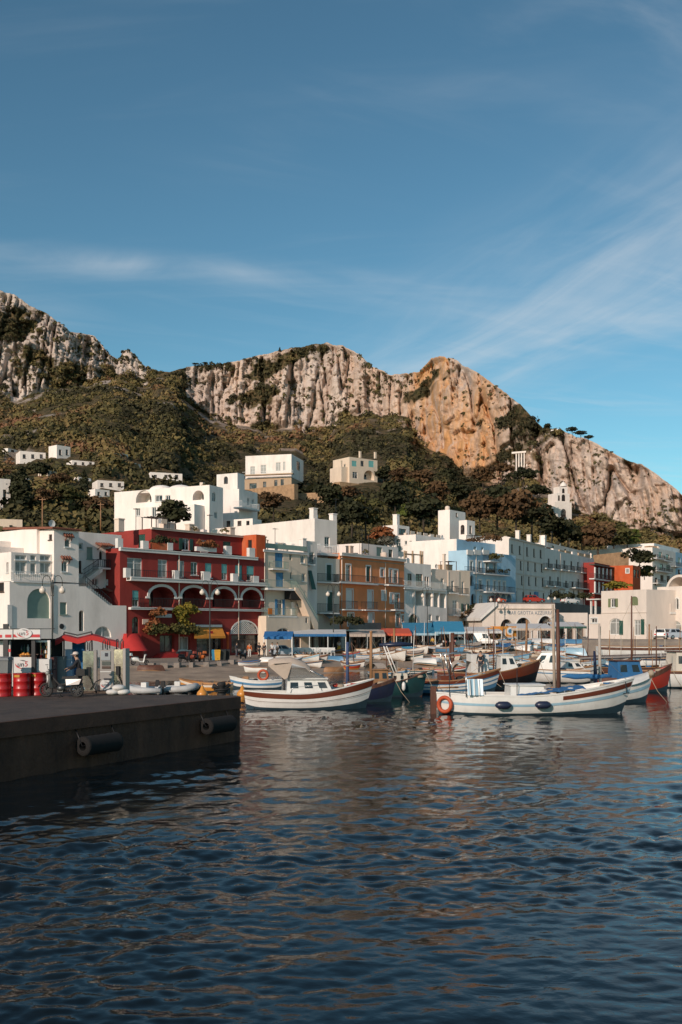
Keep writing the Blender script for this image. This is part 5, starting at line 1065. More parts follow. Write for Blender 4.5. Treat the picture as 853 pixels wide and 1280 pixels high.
def mast(root, h, u, ht, r=0.06, m=None, lean=0.0, y=0.0, boom=None, stays=True, name='mast'):
    x = h.P(u, 0.9, 1)[0]; zz = h.gun(u) - 0.1; o = MB().tube([(x, y, zz - 0.2), (x + lean * ht * 0.5, y, zz + ht * 0.5), (x + lean * ht, y, zz + ht)], [r, r * 0.85, r * 0.6], 8).build(name, m or b_dwood, root)
    if stays:
        q = MB()
        for uu in (0.03, 0.97): p = h.P(uu, 1, 1); q.tube([(x + lean * ht * 0.95, y, zz + ht * 0.95), (p[0], 0, p[2])], 0.008, 4)
        q.build('stay', m_rope, o)
    if boom: MB().tube([(x, y, zz + boom[0]), (x - boom[1], y, zz + boom[0] + boom[2])], [0.05, 0.04], 6).build('boom', m or b_dwood, o); MB().tube([(x - boom[1] * k / 6, y, zz + boom[0] + boom[2] * k / 6 + 0.10 + 0.03 * (k % 2)) for k in range(7)], [0.06, 0.13, 0.15, 0.15, 0.14, 0.12, 0.05], 8).build('furled_sail', boom[3], o)
    return o
def cabin(root, h, u0, u1, w, ht, m=None, nwin=2, slope=0.25, name='cabin', roofm=None, wm=None, front=True):
    x0 = h.P(u0, 0.9, 1)[0]; x1 = h.P(u1, 0.9, 1)[0]; z0 = h.gun((u0 + u1) / 2) - 0.12; z1 = z0 + ht; sl = slope * ht
    w1 = w * 0.86; P = [(x0, -w/2, z0), (x1, -w/2 * 0.9, z0), (x1, w/2 * 0.9, z0), (x0, w/2, z0), (x0 + sl * 0.15, -w1/2, z1), (x1 - sl, -w1/2 * 0.9, z1), (x1 - sl, w1/2 * 0.9, z1), (x0 + sl * 0.15, w1/2, z1)]
    o = MB().hexa(P).build(name, m or b_white, root)
    q = MB(); q.box(x0 - 0.06, -w1/2 - 0.07, z1 + 0.003, x1 - sl + 0.08, w1/2 + 0.07, z1 + 0.06); q.build('cabin_roof', roofm or m or b_white, o)
    for sg in (-1, 1):
        for k in range(nwin):
            a = (k + 0.22) / nwin; b = (k + 0.78) / nwin; lo, hi = 0.45, 0.82
            def pt(f, g):
                A = Vector(P[0 if sg < 0 else 3]).lerp(Vector(P[1 if sg < 0 else 2]), f); Bq = Vector(P[4 if sg < 0 else 7]).lerp(Vector(P[5 if sg < 0 else 6]), f); r_ = A.lerp(Bq, g); r_.y += sg * 0.012; return r_
            q = MB(); q.add([pt(a, lo), pt(b, lo), pt(b, hi), pt(a, hi)], [(0, 1, 2, 3)]); q.build('window', wm or m_glass, o)
    if front:
        q = MB(); A = [Vector(P[1]), Vector(P[2]), Vector(P[6]), Vector(P[5])]; c_ = sum(A, Vector()) / 4; q.add([c_ + (p - c_) * 0.72 + Vector((0.015, 0, 0.02)) for p in A], [(0, 1, 2, 3)]); q.build('windscreen', wm or m_glass, o)
    return o
def fender(root, h, u, m=None, r=0.16, ln=0.7, sg=-1, vert=False, t=0.72):
    p = h.P(u, t, sg, r + 0.02); q = MB(); q.lathe([(0.02, -ln/2), (r * 0.6, -ln/2 * 0.85), (r, -ln/4), (r, ln/4), (r * 0.6, ln/2 * 0.85), (0.02, ln/2)], 12)
    o = q.build('fender', m or b_navy, root); o.location = p; o.rotation_euler = (0, 0 if vert else R(90), 0); return o
def bundle(root, x, y, z, n=6, s=0.35, ms=None, seed=0):
    """loose gear on deck: crates, coils, folded nets"""
    rr = random.Random(seed); ms = ms or [b_tarpw, b_wood, b_dwood, m_rub, b_tarpb]
    for k in range(n):
        a = x + rr.uniform(-1, 1) * s * 2; b = y + rr.uniform(-0.8, 0.8) * s; c = rr.uniform(0.10, 0.24); q = MB()
        if k % 3 == 0: q.lathe([(c * 1.2, 0), (c * 1.3, 0.05), (c * 1.0, 0.14), (c * 0.5, 0.16), (c * 0.45, 0.05)], 10, (a, b, z)); q.build('rope_coil', m_rope, root)
        elif k % 3 == 1: q.box(a - c, b - c * 0.7, z, a + c, b + c * 0.7, z + c * 1.1); q.build('crate', ms[k % len(ms)], root)
        else: q.ball((a, b, z + c * 0.6), c * 1.3, 9, 6, 0.6); q.build('gear_bag', ms[(k + 1) % len(ms)], root)
def outboard(root, h, m=None):
    x = -h.L / 2; z = h.gun(0); q = MB(); q.hexa([(x - 0.42, -0.13, z + 0.05), (x - 0.05, -0.13, z + 0.05), (x - 0.05, 0.13, z + 0.05), (x - 0.42, 0.13, z + 0.05), (x - 0.36, -0.10, z + 0.48), (x - 0.10, -0.10, z + 0.48), (x - 0.10, 0.10, z + 0.48), (x - 0.36, 0.10, z + 0.48)]); q.box(x - 0.27, -0.05, -0.45, x - 0.15, 0.05, z + 0.05); q.build('outboard_motor', m or m_rub, root)
def letters(txt, size, m, parent, loc, rot, name='lettering', ext=0.004, scale=(1, 1, 1), shear=0.0):
    cu = bpy.data.curves.new(name, 'FONT'); cu.body = txt; cu.size = size; cu.extrude = ext; cu.align_x = 'CENTER'; cu.align_y = 'CENTER'; cu.shear = shear
    t = bpy.data.objects.new('tmp', cu); col.objects.link(t); dg = bpy.context.evaluated_depsgraph_get(); me = bpy.data.meshes.new_from_object(t.evaluated_get(dg)); bpy.data.objects.remove(t)
    me.materials.clear(); me.materials.append(m); o = bpy.data.objects.new(name, me); link(o, parent); o.location = loc; o.rotation_euler = rot; o.scale = scale; return o

# --- white cabin launch, mahogany rail (left centre)
rt, h = boat('cabin_launch', 'white cabin launch with mahogany band and beige spray hood near the pier', 308, 460, 885.5, b_white, fb=(0.95, 0.82, 1.55), yaw=R(4), bands=[(0.80, 0.985, b_maho)], rail=b_white, draft=0.5, full=3.0)
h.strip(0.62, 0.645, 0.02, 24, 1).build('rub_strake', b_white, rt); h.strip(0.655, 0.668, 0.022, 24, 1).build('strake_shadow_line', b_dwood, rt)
cb = cabin(rt, h, 0.33, 0.72, 1.5, 0.85, nwin=3, slope=0.5); x0 = h.P(0.20, 0.9, 1)[0]; xm = h.P(0.36, .9, 1)[0]; xw = h.P(0.56, 0.9, 1)[0]; zc_ = h.gun(0.4) + 0.72
q = MB(); rows = []
for k, (xx, zz, w) in enumerate(((x0 - 0.1, zc_ + 1.05, 0.95), (x0 + 0.2, zc_ + 1.17, 0.98), (xm, zc_ + 1.22, 1.0), (xm + 0.75, zc_ + 0.98, 0.95), (xm + 1.05, zc_ + 0.70, 0.9))): rows.append([(xx, -w, zz - 0.28), (xx, -w * 0.8, zz - 0.06), (xx, 0, zz), (xx, w * 0.8, zz - 0.06), (xx, w, zz - 0.28)])
q.grid(rows); q.add([(x0 - 0.1, -0.95, zc_ + 0.77), (xm + 0.1, -1.0, zc_ + 0.93), (xm - 0.15, -0.9, zc_ + 0.12), (x0 + 0.75, -0.9, zc_ + 0.05)], [(0, 1, 2, 3)]); q.add([(x0 - 0.1, 0.95, zc_ + 0.77), (xm + 0.1, 1.0, zc_ + 0.93), (xm - 0.15, 0.9, zc_ + 0.12), (x0 + 0.75, 0.9, zc_ + 0.05)], [(0, 1, 2, 3)]); q.build('spray_hood', b_tarp, rt)
q = MB(); ws = [(xm + 1.05, -0.88, zc_ + 0.52), (xm + 1.05, 0.88, zc_ + 0.52), (xw + 0.75, 0.62, zc_ - 0.02), (xw + 0.75, -0.62, zc_ - 0.02)]; q.add(ws, [(0, 1, 2, 3)]); q.add([(xm - 0.12, -0.94, zc_ + 0.8), (xm + 1.05, -0.88, zc_ + 0.52), (xw + 0.75, -0.62, zc_ - 0.02), (xm - 0.12, -0.75, zc_ + 0.02)], [(0, 1, 2, 3)]); q.add([(xm - 0.12, 0.94, zc_ + 0.8), (xm + 1.05, 0.88, zc_ + 0.52), (xw + 0.75, 0.62, zc_ - 0.02), (xm - 0.12, 0.75, zc_ + 0.02)], [(0, 1, 2, 3)]); q.build('windscreen', m_clear, rt)
for s_ in (-1, 1):
    q = MB(); q.tube([(xm - 0.12, s_ * 0.95, zc_ + 0.85), (xm - 0.12, s_ * 0.76, zc_)], 0.02, 6); q.tube([(xm + 1.05, s_ * 0.89, zc_ + 0.53), (xw + 0.75, s_ * 0.63, zc_)], 0.02, 6)
    q.tube([h.P(0.36, 1, s_ , -0.25)[:2] + (h.gun(0.4) + 0.02,), (h.P(0.38, 1, 1)[0], s_ * 0.70, h.gun(0.4) + 0.35), (h.P(0.6, 1, 1)[0], s_ * 0.68, h.gun(0.6) + 0.38), (h.P(0.62, 1, 1)[0], s_ * 0.72, h.gun(0.62))], 0.014, 5)
    q.build('hand_rail', m_steel, rt)
for u in (0.07, 0.17, 0.28): p = h.P(u, 0.36, -1, 0.01); q = MB().lathe([(0.035, 0), (0.035, 0.02), (0.001, 0.02)], 8); o = q.build('drain_port', m_rub, rt); o.location = p; o.rotation_euler = (R(90), 0, 0)
bundle(rt, h.P(0.82, 0.9, 1)[0], 0, h.gun(0.82) - 0.06, 5, 0.3, [b_red, b_red, b_dwood], 3); p = h.P(0.80, 0.93, -1, 0.02); letters('VALENTINA', 0.13, mat('gilt_letters', (0.45, 0.33, 0.16), 0.5), rt, p, (R(83), 0, R(10)), 'name_lettering', scale=(1.3, 1, 1)) if False else None
LAUNCH = rt

# --- large white gozzo with timber mast (right)
rt, h = boat('mooring_gozzo', 'large white fishing boat with pale blue stripe, navy fenders and thick timber mast', 547, 783, 891.5, b_white, B=2.7, fb=(1.05, 0.92, 1.75), yaw=R(3), bands=[(0.66, 0.74, b_lblue), (0.81, 0.93, b_maho, 0.63, 0.995)], rail=b_white, draft=0.55, drop=0.18, deckm=b_cream, full=3.2)
GZ = (rt, h)
mast(rt, h, 0.645, 4.3, 0.125, b_dwood, lean=-0.012, stays=True); x = h.P(0.628, 0.9, 1)[0]; MB().tube([(x - 0.02, 0.1, h.gun(.6)), (x - 0.12, 0.1, h.gun(.6) + 4.5)], [0.09, 0.06], 8).build('mast_lit_side', mat('lit_mast_timber', (0.42, 0.33, 0.25), 0.8, var=0.35, scale=2, streak=0.2), rt)  # pale pole added beside the mast, painting its sunlit left side
fender(rt, h, 0.315, b_navy, 0.19, 0.82, t=0.72); fender(rt, h, 0.52, b_navy, 0.19, 0.82, t=0.72); o = lifebuoy_mesh(0.36, 0.10).build('lifebuoy', m_buoy, rt); o.location = h.P(0.035, 0.62, -1, 0.16); o.rotation_euler = (0, 0, R(-38))
p = h.P(0.0, 0.5, 1); MB().box(p[0] - 0.34, -0.09, -0.6, p[0] - 0.05, 0.09, 1.38).build('rudder', b_dwood, rt); MB().tube([(p[0] - 0.2, 0, 1.3), (p[0] + 1.1, 0.1, 1.32)], 0.05, 6).build('tiller', b_wood, rt)
cabin(rt, h, 0.37, 0.56, 1.5, 0.62, nwin=0, slope=0.2, front=False, name='engine_box'); q = MB(); x0 = h.P(0.40, 0.9, 1)[0]; x1 = h.P(0.76, 0.9, 1)[0]
q.grid([[(x, y, h.gun(0.5) + 0.02 + 0.35 * (x - x0) / (x1 - x0) + 0.10 * (1 - abs(y)) + 0.03 * math.sin(x * 9 + y * 5)) for y in (-1.12, -0.8, -0.4, 0, 0.4)] for x in np.linspace(x0, x1, 16)]); q.build('blue_cover', b_tarpb, rt)
bundle(rt, h.P(0.60, 0.9, 1)[0], -0.3, h.gun(0.6) + 0.05, 7, 0.45, [b_tarpw, b_lblue, b_tarpw], 8); bundle(rt, h.P(0.87, 0.9, 1)[0], 0, h.gun(0.87) - 0.12, 5, 0.3, None, 9)
q = MB(); x = h.P(0.14, 0.9, 1)[0]
q.grid([[(x + k * 0.11, -1.0 - 0.06 * math.sin(k * 2.1) - 0.05 * j, h.gun(0.14) + 0.80 - j * 0.2) for k in range(8)] for j in range(5)]); tw = q.build('striped_towel', b_lblue, rt)
for k in (1, 3, 5): MB().add([(x + (k - 0.3) * 0.11, -1.075 - 0.03 * math.sin(k), h.gun(0.14) + 0.80), (x + (k + 0.3) * 0.11, -1.075, h.gun(0.14) + 0.80), (x + (k + 0.3) * 0.11, -1.29, h.gun(0.14) + 0.02), (x + (k - 0.3) * 0.11, -1.29, h.gun(0.14) + 0.02)], [(0, 1, 2, 3)]).build('towel_stripe', b_white, tw)
MB().tube([(x - 0.05, -1.0, h.gun(.14) - 0.1), (x - 0.05, -1.0, h.gun(.14) + 1.35)], 0.025, 6).build('pole', m_steel, rt); MB().tube([(h.P(0.06, .9, 1)[0], -0.6, 0.9), (h.P(0.06, .9, 1)[0], -0.6, 2.4)], 0.02, 6).build('flag_pole', m_iron, rt)
MB().tube([(h.P(0.40, .9, 1)[0], -0.9, 0.9), (h.P(0.40, .9, 1)[0], -0.9, 2.35)], 0.02, 6).build('aerial', m_iron, rt)
h.strip(0.15, 0.205, 0.03, 12, 1, 0.72, 0.985).build('spray_rail', b_white, rt)
q = MB(); p = h.P(0.955, 0.98, -1, 0.03); q.tube([p, (p[0] + 0.05, p[1] - 0.02, p[2] - 0.55)], 0.02, 5); q.bar((p[0] - 0.12, p[1] - 0.03, p[2] - 0.6), (p[0] + 0.2, p[1] - 0.03, p[2] - 0.55), 0.04); q.build('anchor', m_iron, rt)
o = letters('AMEDEO', 0.16, b_lblue, rt, h.P(0.235, 0.50, -1, 0.05), (R(72), 0, R(5)), 'name_lettering') if False else None

# --- boats behind them: left end, right end (bow), waterline row
def simple(name, label, px0, px1, py, m, bands=(), cab=None, mst=None, gear=2, **k):
    rt, h = boat(name, label, px0, px1, py, m, bands=bands, **k)
    if cab: cabin(rt, h, *cab[:4], **(cab[4] if len(cab) > 4 else {}))
    p = h.P(0.985, 0.98, -1, 0.02); MB().tube([p, (p[0] + 0.35, p[1] - 0.15, p[2] * 0.45), (p[0] + 0.9, p[1] - 0.5, -0.15)], 0.018, 5).build('mooring_line', m_rope, rt)
    if mst: mast(rt, h, *mst[:4], **(mst[4] if len(mst) > 4 else {}))
    if gear: bundle(rt, h.P(0.55, 0.9, 1)[0], 0, h.gun(0.55) - 0.06, gear + 3, 0.5, None, int(px0)); bundle(rt, h.P(0.85, 0.9, 1)[0], 0, h.gun(0.85) - 0.06, gear, 0.25, None, int(px1))
    return rt, h
G = 'boats moored along the shore'
rt, h = simple('fishing_boat', 'navy fishing boat whose bow shows just right of the mahogany-banded launch', 396, 491, 877.5, b_navy, [(0.90, 0.985, b_dwood)], None, (0.72, 3.0, 0.07, b_wood), fb=(0.85, 0.75, 1.35), yaw=R(6), group=G, rail=b_dwood)
rt, h = simple('fishing_boat', 'dark green fishing boat with orange timber wheelhouse frame and white fender', 436, 530, 871, b_green, [(0.10, 0.16, b_dwood)], (0.30, 0.52, 1.3, 0.95, dict(m=b_wood, nwin=2, slope=0.1)), None, fb=(0.9, 0.85, 1.55), yaw=R(8), group=G, rail=b_dwood)
fender(rt, h, 0.70, b_white, 0.12, 0.55, vert=True, t=0.75); q = MB(); x = h.P(0.60, .9, 1)[0]; q.box(x - 0.05, -0.65, h.gun(.6), x + 0.75, 0.65, h.gun(.6) + 0.55); ob = q.build('console', b_cream, rt); MB().box(x + 0.1, -0.6, h.gun(.6) + 0.56, x + 0.14, 0.6, h.gun(.6) + 1.3).build('screen', m_clear, ob)
for s_ in (-0.3, 0.15): q = MB(); q.box(x + 0.16 + s_, -0.655, h.gun(.6) + 0.2, x + 0.36 + s_, -0.652, h.gun(.6) + 0.4); q.build('porthole', m_glass, ob)
q = MB(); x = h.P(0.45, .9, 1)[0]
for a, b_ in ((0.0, 0.9), (0.18, 1.1)): q.tube([(x + a, -0.4, h.gun(.5) + 2.3), (x + b_, -0.4, h.gun(.5))], 0.035, 6)
q.build('gangplank_frame', b_white, rt); MB().tube([(x - 0.2, 0, h.gun(.5) + 2.35), (x + 1.1, 0, h.gun(.5) + 2.4), (x + 1.9, 0, h.gun(.5) + 2.38)], [0.10, 0.16, 0.09], 8).build('rolled_awning', b_navy, rt)
rt, h = simple('striped_boat', 'blue and white striped fishing boat with lettered mahogany bow rail', 505, 621, 867, b_blue, [(0.52, 0.62, b_white), (0.68, 0.78, b_white), (0.84, 0.985, b_maho)], None, (0.50, 2.6, 0.085, b_dwood, dict(stays=False)), fb=(0.95, 0.85, 1.6), yaw=R(5), group=G)
q = MB(); x = h.P(0.38, .9, 1)[0]; q.box(x, -0.7, h.gun(.4), x + 0.9, 0.7, h.gun(.4) + 0.35); q.build('red_hatch', b_maho, rt)
q = MB(); x = h.P(0.40, .9, 1)[0]; z = h.gun(.4)
for s_ in (-0.8, 0.8): q.tube([(x + 0.5, s_, z), (x + 0.1, s_, z + 1.75), (x + 1.7, s_, z + 1.85)], 0.04, 6); q.tube([(x + 0.8, s_, z), (x + 0.35, s_, z + 1.7)], 0.035, 6)
q.tube([(x + 0.1, -0.8, z + 1.75), (x + 0.1, 0.8, z + 1.75)], 0.04, 6); q.build('awning_frame', m_steel, rt)
rt, h = simple('dinghy', 'small white skiff whose raised bow pokes out behind the large white fishing boat', 552, 618, 863, b_white, [(0.86, 0.98, b_lblue)], None, None, 0, yaw=R(8), group=G, open_=True)
rt, h = simple('dark_cutter', 'long black-hulled boat with mahogany rail and white wheelhouse in mid harbour', 548, 672, 858.5, b_black, [(0.62, 0.985, b_maho)], (0.60, 0.80, 1.5, 1.15, dict(nwin=2, slope=0.45)), (0.56, 3.4, 0.06, b_dwood), fb=(1.1, 1.0, 1.95), yaw=R(7), group=G, full=3.2)
q = MB(); x = h.P(0.24, .9, 1)[0]; z = h.gun(.24); q.grid([[(x + 1.0 * math.cos(a) , 0.75 * s_, z + 0.9 * math.sin(a)) for a in np.linspace(0, math.pi, 10)] for s_ in (-1, -0.3, 0.3, 1)]); q.build('canvas_tent', b_tarp, rt); q = MB(); x = h.P(0.36, .9, 1)[0]; q.box(x - 0.4, -0.7, z, x + 0.9, 0.7, z + 1.35); q.build('tarpaulin', b_tarpw, rt)
rt, h = simple('motor_cruiser', 'white motor cruiser with raked wheelhouse windows left of the thick timber mast', 735, 630, 853, b_white, [(0.80, 0.86, b_blue)], (0.34, 0.70, 1.9, 1.5, dict(nwin=2, slope=0.75)), None, fb=(0.9, 1.0, 1.5), yaw=R(-14), transom=True, group=G, B=2.6)
rt, h = simple('motor_cruiser', 'low white motorboat with a black hatch window right of the thick timber mast', 668, 748, 850, b_white, [(0.75, 0.80, b_navy)], (0.45, 0.78, 1.7, 0.75, dict(nwin=2, slope=0.9)), None, fb=(0.8, 0.85, 1.2), yaw=R(5), transom=True, group=G)
rt, h = simple('covered_sloop', 'white sloop with furled blue sail and red cabin side behind the large fishing boat', 690, 812, 878, b_white, [(0.66, 0.78, b_lblue)], None, None, fb=(0.85, 0.75, 1.45), yaw=R(7), group=G)
h.strip(0.90, 0.99, 0.03, 20, 1, 0.1, 0.72).build('red_coaming', b_red, rt); q = MB(); x0 = h.P(0.10, .9, 1)[0]; x1 = h.P(0.62, .9, 1)[0]; z = h.gun(.4) + 0.75; q.tube([(x0 + (x1 - x0) * k / 8, 0, z + 0.03 * math.sin(k * 2)) for k in range(9)], [0.05, 0.12, 0.14, 0.15, 0.15, 0.14, 0.14, 0.12, 0.06], 8); q.build('furled_sail', b_tarpb, rt)
mast(rt, h, 0.50, 3.9, 0.11, mat('weathered_pole', (0.42, 0.36, 0.31), 0.85, var=0.25, scale=3), lean=-0.02, stays=False); MB().tube([(h.P(0.46, .9, 1)[0], 0.1, h.gun(.5)), (h.P(0.46, .9, 1)[0] - 0.1, 0.1, h.gun(.5) + 2.2)], [0.14, 0.07], 8).build('folded_parasol', b_navy, rt)
x0 = h.P(0.70, .9, 1)[0]; x1 = h.P(0.97, .9, 1)[0]; q = MB(); q.grid([[(x0 + (x1 - x0) * k / 6, y * (1 - 0.75 * (k / 6) ** 2), h.gun(0.7 + 0.045 * k) + 0.42 * (1 - abs(y) ** 2) - 0.05 * k / 6) for y in (-0.95, -0.6, 0, 0.6, 0.95)] for k in range(7)]); q.build('bow_cover', b_tarpw, rt); p = h.P(0.985, 1, 1); MB().ball((p[0] + 0.05, 0, p[2] + 0.25), 0.2, 10, 7).build('anchor_buoy', m_rope, rt)
rt, h = simple('red_cutter', 'red-hulled fishing boat with thin dark mast near the right edge', 742, 838, 865, b_red, [(0.86, 0.985, b_dwood)], None, (0.50, 5.6, 0.075, b_dwood), fb=(0.95, 0.9, 1.85), yaw=R(8), group=G, rail=b_dwood)
cabin(rt, h, 0.24, 0.62, 1.7, 1.3, m=b_tarpb, nwin=2, slope=0.3, name='canvas_shelter', roofm=b_dwood); mast(rt, h, 0.83, 3.1, 0.05, b_dwood, stays=False, name='fore_mast')
rt, h = simple('white_cutter', 'white hull cut by the right edge, dark framed wheelhouse above', 800, 925, 859, b_white, [(0.9, 0.985, b_dwood)], (0.30, 0.66, 1.9, 1.5, dict(m=b_cream, nwin=3, slope=0.4, roofm=b_dwood)), None, fb=(1.2, 1.15, 1.9), yaw=R(6), group=G)
rt, h = simple('long_barge', 'long low boat under a dark striped cover behind the red-hulled boat', 700, 885, 846, b_black, [(0.7, 0.95, b_dwood)], None, None, fb=(0.9, 0.8, 1.1), yaw=R(10), group=G, B=2.6); x0 = h.P(0.1, .9, 1)[0]; x1 = h.P(0.92, .9, 1)[0]; z = h.gun(.5)
for k in range(5): MB().grid([[(x0 + (x1 - x0) * j / 10, -1.2 + 0.48 * k + e, z + 0.95 - 0.12 * abs(k - 2) + 0.25 * j / 10 + e2) for j in range(11)] for e, e2 in ((0, 0), (0.22, 0.07), (0.44, 0))]).build('cover_panel', (m_rub, b_tarp, b_dwood)[k % 3], rt)
q = MB()
for j in range(6):
    for s_ in (-1.15, 1.15): x = x0 + (x1 - x0) * (j + 0.5) / 6; q.tube([(x, s_, z - 0.1), (x, s_, z + 0.95)], 0.03, 5)
q.build('cover_post', b_wood, rt)

# crowded inner harbour: small craft rafted up in front of the shingle
rr = random.Random(21); GI = 'small craft crowded in the inner harbour'
IN = [(575, 612, 846, b_white, b_blue, 'white motorboat with blue stripe rafted behind the black-hulled boat stern', 1), (640, 676, 843, b_cream, b_dwood, 'cream launch with dark rail rafted left of the motor cruiser', 1), (672, 705, 838, b_white, b_red, 'white launch with red stripe behind the thick timber mast', 1), (715, 752, 843, b_white, b_navy, 'white launch with navy stripe right of the motor cruisers', 1), (752, 790, 847, b_lblue, b_white, 'pale blue launch with white stripe left of the red-hulled boat', 0),
 (605, 640, 838, b_lblue, b_white, 'pale blue skiff behind the white wheelhouse', 0), (628, 662, 834, b_white, b_dwood, 'white skiff with brown stripe below the orange wooden post', 0), (662, 694, 831, b_white, b_blue, 'white skiff with blue stripe right of the orange wooden post', 0), (690, 722, 833, b_wood, b_white, 'varnished skiff with white stripe right of the thick timber mast', 0), (720, 748, 829, b_white, b_lblue, 'white skiff with pale stripe against the quay corner', 0), (540, 572, 840, b_white, b_red, 'white skiff with red stripe behind the striped boat', 0), (500, 532, 842, b_white, b_green, 'white skiff with green stripe behind the green fishing boat', 0), (470, 500, 846, b_cream, b_blue, 'cream skiff with blue stripe behind the fisherman', 0), (575, 604, 834, b_white, b_lblue, 'white skiff with pale stripe near the red-brown post', 0), (815, 850, 846, b_white, b_blue, 'white launch with blue stripe behind the right-edge hull', 1), (770, 806, 841, b_white, b_red, 'white launch with red stripe behind the red-hulled boat', 1), (650, 684, 848, b_navy, b_white, 'navy launch with white stripe just behind the motor cruiser', 0)]
for i, (a, b_, py, m_, bm, lb, cb_) in enumerate(IN):
    a, b_ = a - 9, b_ + 9
    if i % 2: a, b_ = b_, a
    rt, h = simple('launch' if cb_ else 'skiff', lb, a, b_, py, m_, [(0.78, 0.93, bm)], (0.42, 0.72, 1.1, 0.8, dict(nwin=2, slope=0.6)) if cb_ else None, None, 2, yaw=R(rr.choice([-1, 1]) * rr.uniform(15, 50)), group=GI, open_=not cb_, transom=bool(i % 3))
    if i % 4 == 0: x = h.P(0.2, .9, 1)[0]; z = h.gun(.2); q = MB(); q.grid([[(x + 0.9 * math.cos(t_), 0.6 * s_, z + 0.75 * math.sin(t_)) for t_ in np.linspace(0, math.pi, 9)] for s_ in (-1, 0, 1)]); q.build('canvas_hood', (b_tarp, b_tarpb, b_tarpw)[i % 3], rt)
    if i % 3 != 1: mast(rt, h, rr.uniform(0.35, 0.65), rr.uniform(1.8, 4.2), 0.045, (b_dwood, b_wood, b_tarpw)[i % 3], lean=rr.uniform(-0.06, 0.06), stays=i % 2 == 0)
# yacht quay rows, white hulls stern-on below the harbour office
for i, (a, b_, py, lb, bm) in enumerate(((742, 800, 836, 'white flat-sided workboat moored below the harbour office door', b_lblue), (790, 860, 833, 'white workboat moored below the corner of the harbour office', b_navy), (700, 757, 838, 'pale blue open boat left of the harbour office quay', b_lblue))):
    rt, h = simple('workboat', lb, a, b_, py, b_white if i < 2 else b_lblue, [(0.84, 0.97, bm)], None, None, 2, fb=(0.9, 0.85, 1.3), yaw=R(3), group=G)
    if i < 2: mast(rt, h, 0.35, 3.2, 0.05, b_wood, stays=False); mast(rt, h, 0.6, 2.8, 0.04, mat('weathered_pole', (0, 0, 0)), stays=False, name='pole'); mast(rt, h, 0.85, 3.3, 0.045, b_wood, lean=0.03, stays=False, name='pole')
rt, h = simple('quay_lighter', 'long white flat-topped lighter moored along the quay below the harbour office', 748, 905, 830, b_white, [(0.80, 0.95, b_dwood)], None, None, 2, fb=(1.9, 1.8, 2.1), group=G, B=3.0, transom=True, Y=124)
q = MB()
for k in range(9):
    x = -h.L / 2 + h.L * (k + 0.5) / 9; q.bar((x, -1.4, h.gun(.5)), (x, -1.4, h.gun(.5) + 0.95), 0.05)
for z in (0.5, 0.95): q.bar((-h.L / 2, -1.4, h.gun(.5) + z), (h.L / 2 * 0.8, -1.4, h.gun(.5) + z), 0.04)
q.build('deck_railing', m_rope, rt)
rt, h = simple('skiff', 'white and blue skiff with an orange lifebuoy left of the cabin launch', 352, 290, 861, b_white, [(0.66, 0.82, b_blue)], None, None, 2, fb=(0.62, 0.55, 0.85), yaw=R(-3), group=G, rail=b_white); o = lifebuoy_mesh(0.33, 0.09).build('lifebuoy', m_buoy, rt); o.location = (h.P(0.36, 1, 1)[0], 0.25, h.gun(.4) + 0.42); outboard(rt, h)
MB().tube([(h.P(0.25, .9, 1)[0], 0, 0.5), (h.P(0.25, .9, 1)[0], 0, 1.4)], 0.02, 5).build('pole', m_steel, rt)
rt, h = simple('rowing_boat', 'orange-yellow rowing boat lying behind the end of the pier', 290, 227, 864.5, b_orange, [(0.80, 0.95, b_cream)], None, None, 0, fb=(0.55, 0.50, 0.85), yaw=R(-6), group=G, open_=True, transom=True, deckm=b_orange, B=1.5)
def inflatable(label, px0, px1, py, yaw):
    Y = Yon(py, 0); L = abs(px1 - px0) / FPX * Y; rt = empty('inflatable_dinghy', (*XY((px0 + px1) / 2, Y), 0), yaw + (math.pi if px1 < px0 else 0), label, 'dinghy', 'inflatables behind the pier')
    w = 0.62; q = MB(); q.tube([(-L/2, -w, 0.25), (0, -w, 0.25), (L*0.25, -w, 0.28), (L*0.42, -w*0.6, 0.36), (L/2, 0, 0.42), (L*0.42, w*0.6, 0.36), (L*0.25, w, 0.28), (0, w, 0.25), (-L/2, w, 0.25)], [0.16, 0.22, 0.23, 0.23, 0.23, 0.23, 0.23, 0.22, 0.16], 12); q.build('tube', b_grey, rt)
    MB().box(-L*0.45, -w, 0.05, L*0.3, w, 0.12).build('floor', b_white, rt); MB().box(-L*0.42, -w, 0.02, -L*0.40, w, 0.5).build('transom', b_white, rt); q = MB(); q.hexa([(-L*0.42-0.3, -0.12, 0.45), (-L*0.42, -0.12, 0.45), (-L*0.42, 0.12, 0.45), (-L*0.42-0.3, 0.12, 0.45), (-L*0.42-0.25, -0.1, 0.85), (-L*0.42-0.05, -0.1, 0.85), (-L*0.42-0.05, 0.1, 0.85), (-L*0.42-0.25, 0.1, 0.85)]).box(-L*0.42-0.2, -0.05, -0.4, -L*0.42-0.1, 0.05, 0.45); q.build('outboard_motor', m_rub, rt)
    q = MB(); q.box(-0.1, -0.3, 0.12, 0.25, 0.3, 0.75).build('console', b_white, rt); return rt
inflatable('grey-white inflatable dinghy nearest the fuel pumps', 205, 160, 867.5, R(-5)); inflatable('grey-white inflatable dinghy between the pumps and the orange rowing boat', 196, 245, 866, R(4))
